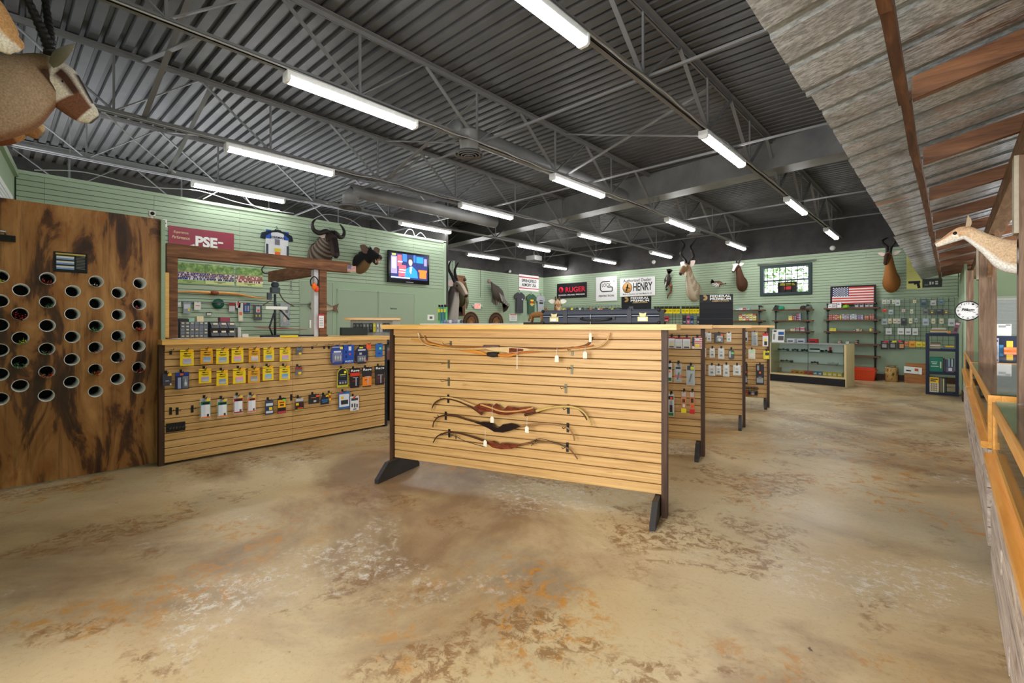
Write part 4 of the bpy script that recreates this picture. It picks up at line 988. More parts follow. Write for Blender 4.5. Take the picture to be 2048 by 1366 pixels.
# purlin board along the eave side and rafters
g = MB(); N_ = 16; ys_ = [.2+14.2*i/N_ for i in range(N_+1)]
PUR = ramp_mat('weathered_brown_board', [(.3, (58, 34, 20)), (.55, (98, 62, 38)), (.8, (136, 94, 60))], (30, 3, 30), .6, 7, 1.0, .6, .3)
for i in range(N_):
    x = -.155+R.uniform(-.006, .006)
    g.bar((x, ys_[i], zs(x)-.115), (-.155+R.uniform(-.006, .006), ys_[i+1]+.01, zs(x)-.125), .038, .045)
g.build('eave_board', PUR, aw)
RAF = ramp_mat('rafter_brown_wood', [(.3, (84, 52, 30)), (.55, (122, 80, 50)), (.8, (150, 104, 66))], (3, 30, 30), .5, 7, 1.0, .6, .25)
for i in range(11):
    y = 1.72+1.22*i
    g = MB(); vs = []
    for (x, zt_) in ((-.13, 0), (1.7, 0)):
        vs += [(x, y-.024, zs(x)-.118), (x, y+.024, zs(x)-.118), (x, y+.024, zs(x)-.016), (x, y-.024, zs(x)-.016)]
    g.add(vs, [(0, 1, 2, 3), (7, 6, 5, 4), (0, 4, 5, 1), (1, 5, 6, 2), (2, 6, 7, 3), (3, 7, 4, 0)]); g.build('rafter', RAF, aw)
HB = ramp_mat('header_timber', [(.25, (86, 60, 40)), (.5, (132, 100, 70)), (.8, (170, 138, 104))], (20, 2.5, 20), .65, 7, 1.0, .8, .3)
hd = MB().b2(.31, 1.0, 2.41, .43, 14.3, 2.575).build('header_beam', HB, aw)
PST = ramp_mat('rough_post_wood', [(.2, (70, 53, 42)), (.45, (112, 88, 70)), (.7, (148, 122, 100))], (22, 22, 2.0), .7, 8, 1.0, 1.2, .4, layer2=[((70, 48, 34), (7, 7, 3), .66, .74, .3)])
posts = [((.300, 4.10), .13, 'thick rough timber post nearest the camera at the right edge'), ((.252, 7.90), .15, 'rough timber post with a knot behind the glass counter'), ((.218, 12.0), .10, 'dark rough timber post behind the oval clock')]
for (x, y), w_, lab in posts:
    t_ = thing('timber_post', lab, 'post', (x+w_/2, y+w_/2, 0), 0, 'timber posts')
    MB().box(0, 0, 1.204, w_, w_, 2.408).build('post', PST, t_)
    if w_ != .10:
        g = MB(); g.bar((w_*.1, -w_/2-.0, 2.0), (w_*.1, -w_/2-.42, 2.42), .09, .04, 0, (1, 0, 0)); g.build('brace', HB, t_)
        g = MB(); g.box(-w_/2-.01, 0, 2.18, .02, w_*.95, .46); g.build('side_plank', flat((176, 166, 148), .7, 0, .2, 30, .3), t_)
# glass display counters
GLS = glass('counter_glass')
BARN = ramp_mat('grey_barn_wood', [(.2, (128, 112, 102)), (.45, (180, 164, 150)), (.7, (222, 208, 194))], (20, 1.6, 26), .8, 8, 1.0, 1.0, .4, layer2=[((118, 86, 62), (2, 2, 5), .56, .7, .5)])
CXF = .190
def glass_counter(y0, y1, label, contents):
    t_ = thing('glass_counter', label, 'counter', (CXF, (y0+y1)/2, 0), 0, 'pine framed glass counters'); L_ = y1-y0; h0, h1 = -L_/2, L_/2
    nb = 5
    n = 5; hb = .62/n
    for r in range(n):
        cuts = [h0+.01]+sorted(R.uniform(h0+.3, h1-.3) for _ in range(2))+[h1-.01]
        for a, b in zip(cuts, cuts[1:]):
            e = R.uniform(0, .008); MB().b2(-.012-e, a+.003, r*hb+.004, .018, b-.003, (r+1)*hb-.003).build('barn_plank', BARN, t_)
    MB().b2(.02, h0+.01, .0, .62, h1-.01, .615).build('base_box', flat((88, 76, 66), .8), t_)
    MB().b2(-.045, h0, .625, .64, h1, .668).build('ledge', PINEO, t_)
    MB().b2(-.012, h0, .669, .02, h1, .705).build('bottom_rail', PINEO, t_)
    MB().b2(-.012, h0, .905, .045, h1, .962).build('top_rail', PINEO, t_)
    MB().b2(.60, h0, .918, .64, h1, .962).build('top_rail', PINEO, t_)
    for y in (h0, h1-.06): MB().b2(.046, y, .918, .60, y+.06, .962).build('cross_rail', PINEO, t_)
    for y in (h0, h1-.085):
        MB().b2(-.012, y, .705, .045, y+.085, .904).build('corner_post', PINEO, t_); MB().b2(.60, y, .669, .64, y+.085, .904).build('corner_post', PINEO, t_)
    MB().b2(-.003, h0+.046, .706, .003, h1-.046, .917).build('front_glass', GLS, t_)
    MB().b2(.0, h0+.01, .963, .62, h1-.01, .970).build('top_glass', GLS, t_)
    MB().b2(.60, h0+.046, .669, .606, h1-.046, .917).build('back_panel', flat((120, 128, 124), .3, .2), t_)
    MB().b2(.02, h0+.05, .669, .60, h1-.05, .673).build('felt_deck', flat((74, 84, 84), .9), t_)
    for k in range(contents):
        y = y0+.25+(y1-y0-.5)*(k+.5)/contents
        o_ = thing('scope_box', 'small boxed item, %s along the inside of the %s glass counter' % (['first', 'second', 'third', 'fourth', 'fifth', 'sixth', 'seventh', 'eighth'][k], label.split()[0]), 'box', (CXF+R.uniform(.18, .42), y, .673), R.uniform(-.3, .3), 'boxed items in the glass counters')
        MB().box(0, 0, .02, .09, .16, .04).build('box', flat(R.choice([(40, 40, 46), (90, 96, 100), (150, 60, 40), (60, 80, 110), (180, 176, 160)]), .5), o_)
        MB().box(0, 0, .0425, .05, .09, .003).build('label_patch', flat((190, 190, 180), .5), o_)
    return t_
glass_counter(.55, 3.90, 'nearest pine framed glass counter on a barnwood base at the right edge', 7)
glass_counter(4.27, 7.85, 'middle pine framed glass counter between two timber posts', 8)
glass_counter(8.08, 11.3, 'farthest pine framed glass counter before the stub wall', 7)
# clock hung on the third post
u0 = Plane(.218, 11.97, 0)
u, z, w_, h_ = u0.rect(1918, 607, 1955, 636)
t_ = thing('wall_clock', 'round white wall clock with black rim on the third timber post', 'clock', (.218+.10, 11.95, z), math.radians(-4))
rr = .175
t_.location = (u0.w(u, 0, z)[0], 11.95, z)
t_.rotation_euler = (0, 0, math.atan2(.13, .99)*-1)
MB().lathe([(0, 0), (rr, 0), (rr*1.02, -.02), (rr, -.04), (rr*.93, -.04), (rr*.92, -.02)], n=40, axis='y').build('rim', BLACK, t_)
MB().lathe([(0, -.022), (rr*.93, -.022)], n=40, axis='y').build('dial', flat((232, 234, 236), .4, 0, .02), t_)
for k in range(12):
    a = math.radians(90-30*(k+1)); text(str(k+1), .03 if k < 9 else .04, .032, BLACK, t_, (rr*.76*math.cos(a), -.026, rr*.76*math.sin(a)), name='numeral')
text('Nikon', .17, .045, BLACK, t_, (0, -.026, .02), bold=.03, shear=.2)
g = MB(); g.bar((0, -.03, 0), (-.07, -.03, .05), .008, .003, 0, (0, 1, 0)); g.bar((0, -.03, 0), (.10, -.03, -.035), .006, .003, 0, (0, 1, 0)); g.build('hands', BLACK, t_)

# ================================================================ GUN CASE AND DISPLAYS ON THE STANDS
TOPZ = 1.412
ua = S1.at(1088, 640, 0.08)[0]; ub = S1.at(1320, 640, .08)[0]; wc = ub-ua
CASE = flat((44, 48, 60), .5, 0, .12, 200, .2)
t_ = thing('bow_case', 'long dark blue-grey hard case with brass latches lying on the front stand', 'case', S1.w((ua+ub)/2, .0, TOPZ), S1.rz)
hz = .112; b_ = .012
def lathed_box(g, x0, x1, y0, y1, z0, z1, b):
    pl = [(y0+b, z0), (y1-b, z0), (y1, z0+b), (y1, z1-b), (y1-b, z1), (y0+b, z1), (y0, z1-b), (y0, z0+b)]
    g.prism(pl, x0, x1, 0, 'yz')
g = MB(); lathed_box(g, -wc/2, wc/2, -.11, .19, .002, .062, b_); g.build('lower_shell', CASE, t_)
g = MB(); lathed_box(g, -wc/2, wc/2, -.11, .19, .066, hz, b_); g.build('lid', CASE, t_)
MB().b2(-wc/2+.003, -.107, .061, wc/2-.003, .187, .067).build('seam_band', flat((96, 98, 104), .4, .4), t_)
for fx in (.155, .82):
    g = MB(); x = -wc/2+wc*fx-.0
for fx in (.21, .76):
    x = -wc/2+wc*fx; g = MB(); lathed_box(g, x-.016, x+.016, -.116, .194, -.0, hz+.004, .013); g.build('strap', flat((44, 46, 56), .5), t_)
    g = MB(); g.box(x, -.03, hz+.012, .03, .02, .022); g.build('strap_buckle', BLACK, t_)
BRASS = flat((140, 130, 92), .4, .7)
for fx in (.11, .87):
    x = -wc/2+wc*fx; g = MB()
    g.b2(x-.036, -.118, .022, x+.036, -.110, .056); g.prism([(x-.02, .058), (x+.02, .058), (x+.026, .086), (x+.008, .080), (x-.008, .080), (x-.026, .086)], -.118, -.112); l_ = g.build('latch', BRASS, t_)
    MB().b2(x-.022, -.121, .030, x+.022, -.118, .044).build('latch_plate', STEEL, l_)
x = -wc/2+wc*.485
g = MB(); g.tube(cr([(x-.12, -.118, .046), (x-.105, -.135, .040), (x-.06, -.145, .034), (x, -.147, .032), (x+.06, -.145, .034), (x+.105, -.135, .040), (x+.12, -.118, .046)], 3), .009, 8)
for s_ in (-1, 1): g.b2(x+s_*.125-.018, -.125, .036, x+s_*.125+.018, -.108, .056)
g.build('handle', BLACK, t_)
for sx in (-1, 1):
    for sy in (-.11, .19):
        MB().ball(sx*wc/2*.995, sy, .012, .014).ball(sx*wc/2*.995, sy, hz-.008, .014).build('corner_cap', BLACK, t_)
def display(plane, rect, lab, off):
    ua, za, _ = plane.at(rect[0], rect[1], off); ub, zb, _ = plane.at(rect[2], rect[3], off)
    w_ = ub-ua; h_ = plane.at((rect[0]+rect[2])/2, rect[1], off)[1]-TOPZ
    t_ = thing('counter_display', lab, 'display', plane.w((ua+ub)/2, off, TOPZ), plane.rz, 'black counter displays')
    MB().b2(-w_/2, .0, .0, w_/2, .03, h_).build('back_board', flat((26, 28, 33), .6), t_)
    MB().b2(-w_/2, -.006, h_*.74, w_/2, -.0005, h_).build('header', flat((12, 12, 14), .5), t_)
    g = MB(); lathed_box(g, -w_/2, w_/2, -.10, -.001, .0, h_*.22, .01); g.build('tray', flat((24, 25, 29), .6), t_)
    for k in (.38, .54): MB().b2(-w_/2+.01, -.010, h_*k, w_/2-.01, -.0005, h_*k+.006).build('shelf_lip', flat((40, 42, 48), .6), t_)
    cr_ = flat((232, 232, 228), .4); gd_ = flat((210, 168, 90), .35)
    text('FEDERAL', w_*.62, h_*.075, cr_, t_, (w_*.13, -.008, h_*.945), bold=.03)
    text('PREMIUM', w_*.62, h_*.075, cr_, t_, (w_*.13, -.008, h_*.855), bold=.03)
    text('AMMUNITION', w_*.5, h_*.035, gd_, t_, (w_*.13, -.008, h_*.785), bold=.02)
    g = MB()
    for r in (1.0, .72, .44):
        pl = [(-w_*.34+w_*.085*r*math.cos(a), h_*.9+w_*.085*r*math.sin(a)) for a in [math.radians(d) for d in range(-130, 131, 20)]]
        pr = [(-w_*.34+w_*.085*(r-.16)*math.cos(a), h_*.9+w_*.085*(r-.16)*math.sin(a)) for a in [math.radians(d) for d in range(-130, 131, 20)]][::-1]
        n_ = len(pl)
        g.add([(a, -.008, b) for a, b in pl]+[(a, -.008, b) for a, b in pr], [(i, i+1, 2*n_-2-i, 2*n_-1-i) for i in range(n_-1)])
    g.build('emblem', gd_, t_)
    return t_
display(S3, (1399, 589, 1466, 650), 'black ammunition display with gold emblem standing on the third stand', -.02)
display(S4, (1243, 593, 1302, 650), 'black ammunition display rising behind the long hard case', -.02)

# ================================================================ SIGNS ON THE WALLS
BK = flat((20, 18, 20), .5); INK = flat((34, 34, 36), .6)
CLOTH = flat((226, 226, 226), .8, 0, .05, 8, .05)
t_, w_, h_ = flatsign('cloth_banner', 'black cloth banner with red and white lettering near the corner', 'banner', FAR, (1114, 566, 1173.5, 595.5), flat((24, 20, 26), .7), .04)
text('RUGER', w_*.66, h_*.34, flat((214, 30, 60), .6, 0, .02), t_, (w_*.13, -.003, h_*.06), bold=.02)
text('RUGGED, RELIABLE FIREARMS', w_*.88, h_*.10, WHITE, t_, (0, -.003, -h_*.30), bold=.02)
MB().lathe([(0, -.002), (h_*.20, -.002), (h_*.20, 0)], -w_*.36, 0, h_*.07, 20, axis='y').build('emblem', flat((206, 30, 56), .6), t_)
text('R', h_*.18, h_*.24, BK, t_, (-w_*.36, -.006, h_*.07), bold=.03)
t_, w_, h_ = flatsign('cloth_banner', 'square white cloth banner with black rounded emblem', 'banner', FAR, (1192, 553, 1234, 602), CLOTH, .04, .004)
g = MB(); rx, rz_ = w_*.28, h_*.20; zc = h_*.09
pts = [(rx*.6, -.004, zc+rz_), (-rx*.7, -.004, zc+rz_), (-rx, -.004, zc+rz_*.6), (-rx, -.004, zc-rz_*.6), (-rx*.7, -.004, zc-rz_), (rx, -.004, zc-rz_), (rx, -.004, zc-rz_*.15), (rx*.2, -.004, zc-rz_*.15)]
for a, b in zip(pts, pts[1:]): g.bar(a, b, .035, .004, 0, (0, 1, 0))
g.build('emblem', INK, t_)
text('LOCK', w_*.42, h_*.13, INK, t_, (w_*.0, -.003, zc+rz_*.32), bold=.01); text('PERFECTION', w_*.72, h_*.08, INK, t_, (0, -.003, -h_*.29), bold=.02); text('®', w_*.07, h_*.06, INK, t_, (w_*.36, -.003, h_*.29))
t_, w_, h_ = flatsign('cloth_banner', 'wide white dealer banner with a round orange emblem', 'banner', FAR, (1240, 555, 1310, 592), CLOTH, .04, .004)
text('Authorized Dealer', w_*.80, h_*.17, INK, t_, (0, -.003, h_*.36), bold=.01); text('HENRY', w_*.54, h_*.44, INK, t_, (w_*.16, -.003, h_*.0), bold=.02); text('Made in America, Or Not Made At All', w_*.82, h_*.09, INK, t_, (0, -.003, -h_*.38), bold=.01)
MB().lathe([(0, -.002), (h_*.27, -.002), (h_*.27, 0)], -w_*.28, 0, -h_*.03, 24, axis='y').build('emblem', flat((212, 160, 96), .6), t_)
g = MB().lathe([(h_*.27, -.003), (h_*.29, -.003)], -w_*.28, 0, -h_*.03, 24, axis='y'); g.bar((-w_*.31, -.004, -h_*.2), (-w_*.27, -.004, h_*.1), .05, .002, 0, (0, 1, 0)); g.bar((-w_*.33, -.004, h_*.02), (-w_*.21, -.004, -h_*.06), .03, .002, 0, (0, 1, 0)); g.ball(-w_*.27, -.004, h_*.13, .03, .003, .03)
g.build('rider_print', BK, t_)
t_, w_, h_ = flatsign('cloth_banner', 'white cloth banner with red stripes above the hanging shirts', 'banner', EXITWALL, (1038, 550.5, 1077.5, 582), CLOTH, .04, .004)
RD = flat((190, 36, 44), .6)
patch(t_, w_, h_, [(0, .12, 1, .19, (190, 36, 44)), (0, .82, 1, .87, (190, 36, 44))])
text('SPRINGFIELD', w_*.74, h_*.20, INK, t_, (0, -.004, h_*.13), bold=.03); text('ARMORY USA.', w_*.74, h_*.20, INK, t_, (0, -.004, -h_*.13), bold=.03)
t_, w_, h_ = flatsign('exit_sign', 'white exit sign with red letters on the green exit wall', 'sign', EXITWALL, (949, 607, 961.5, 617.5), flat((236, 226, 222), .4), .08, .06)
text('EXIT', w_*.78, h_*.66, emit('exit_red', (236, 70, 52), 1.2), t_, (0, -.003, 0), bold=.03)
g = MB()
for s_ in (-1, 1): g.ball(s_*(w_/2+.05), .03, 0, .05, .05, .05)
g.build('lamp_head', flat((180, 190, 180), .4), t_)
t_, w_, h_ = flatsign('notice', 'white notice with a red header below the hanging shirts', 'notice', EXITWALL, (1019, 628, 1034, 642), WHITE, .03)
patch(t_, w_, h_, [(0.08, .04, .92, .16, (200, 60, 60))]+[(.12, .28+.13*k, .88, .31+.13*k, (120, 120, 124)) for k in range(5)])
# left wall
t_, w_, h_ = flatsign('wide_banner', 'maroon archery banner partly hidden behind the timber beam', 'banner', TVWALL, (337, 459, 468, 506), ramp_mat('maroon_print', [(.3, (126, 36, 56)), (.7, (160, 44, 66))], (1, 1, 1), .5), .04)
CRM = flat((228, 206, 160), .5)
text('Experience.', w_*.22, h_*.13, CRM, t_, (-w_*.32, -.003, h_*.26), shear=.3); text('Performance.', w_*.26, h_*.13, CRM, t_, (-w_*.32, -.003, h_*.06), shear=.3)
text('PSE', w_*.34, h_*.46, WHITE, t_, (w_*.06, -.003, -h_*.02), bold=.045)
g = MB(); g.bar((w_*.24, -.003, h_*.02), (w_*.32, -.003, h_*.02), h_*.07, .003, 0, (0, 1, 0)); g.prism([(-w_*.13, -h_*.16), (-w_*.21, -h_*.24), (-w_*.11, -h_*.26)], -.004, -.002); g.build('arrow_print', WHITE, t_)
MB().lathe([(0, -.003), (h_*.18, -.003)], w_*.38, 0, -h_*.42, 20, axis='y').build('seal', flat((210, 190, 130), .5), t_)
t_, w_, h_ = flatsign('security_sign', 'small white sign with black symbol on the left wall', 'sign', TVWALL, (325.5, 439, 334, 454), WHITE, .03)
MB().lathe([(w_*.16, -.003), (w_*.3, -.003)], 0, 0, 0, 14, axis='y').build('print', INK, t_)
def television():
    u, z, w_, h_ = TVWALL.rect(777.5, 505, 858.5, 567, .14)
    t_ = thing('television', 'black wall television showing a man in a blue suit', 'television', TVWALL.w(u, .14, z), TVWALL.rz)
    MB().b2(-w_/2, 0, -h_/2, w_/2, .07, h_/2).build('casing', flat((18, 18, 20), .15), t_)
    MB().b2(-.12, .07, -.12, .12, .121, .12).build('wall_bracket', BLACK, t_)
    sw, sh = w_*.90, h_*.80; s0 = h_*.03
    E = lambda n, c, s=1.3: emit('screen_'+n, c, s)
    blue, navy, red, oran, skin, white, hair, grey, teal = E('blue', (30, 110, 220)), E('navy', (24, 34, 80)), E('red', (190, 70, 80)), E('orange', (240, 96, 30)), E('skin', (214, 160, 130)), E('white', (220, 226, 240)), E('hair', (40, 30, 30)), E('grey', (120, 110, 140)), E('teal', (40, 90, 150))
    o_ = MB().add([(-sw/2, -.001, s0-sh/2), (sw/2, -.001, s0-sh/2), (sw/2, -.001, s0+sh/2), (-sw/2, -.001, s0+sh/2)], [(0, 1, 2, 3)]).build('screen', navy, t_)
    items = [(0, .12, .16, .80, grey), (.03, .18, .12, .6, white), (.17, .05, .28, .5, red), (.2, .45, .40, .9, red), (.22, .62, .42, .66, white), (.2, .72, .42, .75, white), (.18, .3, .30, .34, white), (.3, 0, .42, .3, teal), (.68, .05, .88, .3, blue), (.6, .0, .66, .3, teal), (.9, .1, .98, .4, grey),
             (.74, .58, .98, .66, oran), (.77, .66, .96, .92, oran), (.70, .46, .98, .50, navy), (.0, .93, .5, .97, white), (.03, .02, .12, .09, E('yellow', (220, 220, 60)))]
    patch(t_, sw, sh, [(a, b, c, d, m) for a, b, c, d, m in items], -.0015, 'print').location = (0, 0, s0)
    g = MB(); X = lambda a: -sw/2+sw*a; Z = lambda b: s0+sh/2-sh*b
    g.add([(X(a), -.0075, Z(b)) for a, b in ((.36, .93), (.38, .62), (.47, .50), (.56, .46), (.64, .56), (.70, .66), (.72, .93))], [tuple(range(7))], 0)
    g.add([(X(a), -.0080, Z(b)) for a, b in ((.50, .50), (.56, .48), (.53, .78), (.49, .70))], [(0, 1, 2, 3)], 1)
    g.add([(X(.515+.052*math.cos(q)), -.0085, Z(.30+.15*math.sin(q))) for q in [k*.5236 for k in range(12)]], [tuple(range(12))], 2)
    g.add([(X(.515+.056*math.cos(q)), -.0088, Z(.235+.09*math.sin(q))) for q in [k*.5236 for k in range(12)]][5:13] if False else [(X(a), -.0088, Z(b)) for a, b in ((.455, .27), (.46, .17), (.50, .13), (.55, .15), (.575, .24), (.56, .27), (.54, .2), (.48, .2))], [tuple(range(8))], 3)
    g.build('figure_on_screen', [blue, white, skin, hair], t_)
    text('NEWS', sw*.07, sh*.04, hair, t_, (X(.075), -.010, Z(.055)))
    MB().b2(-sw*.1, -.003, -h_/2+h_*.03, sw*.1, -.0005, -h_/2+h_*.05).build('brand_strip', flat((160, 160, 160), .3), t_)
television()
u, z, d = TVWALL.at(787, 617, .03)
t_ = thing('door_sign', 'small black lettering on the plain green door', 'sign', TVWALL.w(u, .035, z), H90); text('Restrooms', .17, .035, BK, t_, (0, 0, 0), bold=.02)
t_, w_, h_ = flatsign('thermostat', 'white thermostat on the green wall below the television', 'thermostat', TVWALL, (855, 629.5, 868.5, 640.5), WHITE, .03, .02)
MB().b2(-w_*.2, -.003, -h_*.25, w_*.22, -.0005, h_*.2).build('display', flat((90, 100, 90), .3), t_)
# team photographs above the bench
for i, (rc, cc, lab) in enumerate((((347, 526, 409, 567), (36, 60, 150), 'leftmost team photograph, players in blue, above the bench'), ((410.5, 531, 468, 569.5), (50, 66, 130), 'middle team photograph, players in white and navy, above the bench'), ((472, 536, 525, 573), (150, 44, 70), 'rightmost team photograph, players in maroon, above the bench'))):
    t_, w_, h_ = flatsign('team_photo', lab, 'photograph', TVWALL, rc, ramp_mat('photo_foliage', [(.3, (60, 96, 40)), (.5, (110, 148, 70)), (.75, (190, 210, 130))], (1, 1, 1), .35, 5, 14, .5, 0), .03, group='team photographs')
    it = [(0, .68, 1, 1, (164, 190, 120) if i == 0 else (206, 218, 150))]
    patch(t_, w_, h_, it); g = MB(); mm = [flat(cc, .4), flat((226, 226, 232), .4), flat((206, 160, 130), .4), flat((30, 30, 40), .4)]
    for r in range(4):
        for k in range(24):
            x = -w_/2+w_*(k+.5)/24+R.uniform(-.006, .006); z = h_/2-h_*(.46+.085*r+R.uniform(-.01, .01)); s_ = w_/24*.48
            m_ = 0 if R.random() < .68 else (1 if R.random() < .7 else 3); yy = -.003-.0004*r-.0001*(k % 3)
            g.add([(x-s_, yy, z-h_*.09), (x+s_, yy, z-h_*.09), (x+s_, yy, z), (x-s_, yy, z)], [(0, 1, 2, 3)], m_)
            g.add([(x-s_*.55, yy-.0001, z), (x+s_*.55, yy-.0001, z), (x+s_*.5, yy-.0001, z+h_*.05), (x-s_*.5, yy-.0001, z+h_*.05)], [(0, 1, 2, 3)], 2)
    g.build('players_print', mm, t_)
    patch(t_, w_, h_, [(.3, .86, .7, .89, (90, 110, 60)), (.42, .92, .58, .95, (90, 110, 60))], -.004, 'caption_print')
# small flag at beam end
t_, w_, h_ = flatsign('small_flag', 'tiny striped flag card at the right end of the rough beam', 'flag', FX, (695, 531.5, 712, 543.5), flat((214, 200, 190), .6), .07, .004)
patch(t_, w_, h_, [(0, k/7, 1, k/7+.07, (176, 96, 90)) for k in range(7)]+[(0, 0, .42, .54, (96, 100, 130))])
# big framed flag above the right shelves
t_, w_, h_ = flatsign('framed_flag', 'dark framed stars and stripes flag above the right-hand pipe shelves', 'flag', FAR, (1664.5, 574, 1747.5, 608), flat((226, 226, 226), .6), .16, .03, (flat((40, 32, 30), .6), .045))
t_.rotation_euler = (-.1, math.radians(0), 0)
patch(t_, w_, h_, [(0, k/13, 1, (k+1)/13, (206, 60, 50)) for k in range(0, 13, 2)]+[(0, 0, .41, 7/13, (40, 56, 110))])
g = MB()
for r in range(9):
    for k in range(6 if r % 2 == 0 else 5):
        x = -w_/2+w_*.41*((k+.5)/6+(0 if r % 2 == 0 else 1/12)); z = h_/2-h_*(7/13)*(r+.5)/9
        pl = [(x+(.020 if q % 2 == 0 else .009)*math.cos(q*.6283+.314*5), -.0085, z+(.020 if q % 2 == 0 else .009)*math.sin(q*.6283+.314*5)) for q in range(10)]
        g.add(pl, [tuple(range(10))])
g.build('stars', WHITE, t_)
# pistol poster and dark poster on the far wall
t_, w_, h_ = flatsign('wall_poster', 'pale yellow poster with a pistol picture beside the awning', 'poster', FAR, (1813, 506, 1844.5, 578), flat((214, 214, 130), .6, 0, .04, 2), .03, .004)
g = MB(); gx, gz = 0, -h_*.34; s_ = w_*.78
g.prism([(gx-s_/2, gz+.055), (gx+s_*.48, gz+.055), (gx+s_*.5, gz+.01), (gx+s_*.42, gz), (gx+s_*.5, gz-.12), (gx+s_*.28, gz-.13), (gx+s_*.18, gz-.02), (gx+s_*.02, gz-.045), (gx-s_*.04, gz-.005), (gx-s_*.48, gz-.005)], -.004, -.002); g.build('pistol_print', INK, t_)
text('SAFE ACTION', w_*.7, h_*.02, flat((180, 176, 90), .6), t_, (0, -.003, h_*.0))
t_, w_, h_ = flatsign('wall_poster', 'dark poster with white symbols under the awning end', 'poster', FAR, (1844.8, 557, 1884, 574.5), flat((44, 50, 44), .5), .03, .004)
patch(t_, w_, h_, [(.36, .35, .46, .7, (190, 196, 190)), (.50, .38, .58, .66, (190, 196, 190)), (.66, .3, .8, .45, (190, 196, 190)), (.66, .52, .8, .7, (190, 196, 190)), (.1, .6, .3, .8, (90, 100, 92))])
# ================================================================ HEAD MOUNTS
FUR = vcol('fur', .85, 110, (1, 1, 1), .26, .45)
def lc(c): return Vector((lin(c[0]), lin(c[1]), lin(c[2])))
def loft(rings, colfn, n=22, sub=5):
    """rings: (out, z, half width, half depth, yaw). Returns MB, head frames"""
    q = cr([tuple(r) for r in rings], sub); g = MB(); g.c = []
    # integrate the path with yaw
    P = [Vector((0, -q[0][0], q[0][1]))]
    for i in range(1, len(q)):
        do = q[i][0]-q[i-1][0]; dz = q[i][1]-q[i-1][1]; ya = (q[i][4]+q[i-1][4])/2
        P.append(P[-1]+Vector((math.sin(ya)*do, -math.cos(ya)*do, dz)))
    vs = []; k = len(q); fr = []
    for i in range(k):
        T = (P[min(i+1, k-1)]-P[max(i-1, 0)]).normalized(); ya = q[i][4]
        if i < 8: T = Vector((0, -1, 0)).lerp(T, i/8).normalized()
        S = Vector((math.cos(ya), math.sin(ya), 0)); U = T.cross(S)*-1
        if i > 0 and U.dot(fr[-1][2]) < 0: U = -U
        if i == 0 and U.z < 0: U = -U
        fr.append((P[i], S, U, T, ya))
        for j in range(n):
            a = 2*math.pi*j/n; ca, sa = math.cos(a), math.sin(a)
            vs.append(P[i]+S*(sa*q[i][2])+U*(ca*q[i][3]))
            c = colfn(i/(k-1), a if a <= math.pi else 2*math.pi-a, sa); g.c.append((c[0], c[1], c[2], 1))
    fs = []
    for i in range(k-1):
        for j in range(n): fs.append((i*n+j, i*n+(j+1) % n, (i+1)*n+(j+1) % n, (i+1)*n+j))
    g.add(vs, fs, 0, True)
    for i, rev in ((0, True), (k-1, False)):
        f = [i*n+j for j in range(n)]; g.f.append(f[::-1] if rev else f); g.m.append(0); g.sm.append(True)
    return g, fr
def stops(t, pts):
    if t <= pts[0][0]: return lc(pts[0][1])
    for (a, ca), (b, cb) in zip(pts, pts[1:]):
        if t <= b: f = (t-a)/max(b-a, 1e-6); return lc(ca).lerp(lc(cb), f)
    return lc(pts[-1][1])
ANTE = [(.02, -.16, .185, .27), (.07, -.14, .18, .265), (.15, -.05, .155, .215), (.22, .07, .125, .165), (.28, .20, .104, .132), (.33, .33, .088, .112), (.37, .435, .074, .092), (.44, .475, .074, .090), (.515, .435, .070, .088), (.575, .37, .062, .078), (.625, .31, .056, .068), (.66, .268, .053, .058), (.682, .243, .032, .036)]
HI = 6
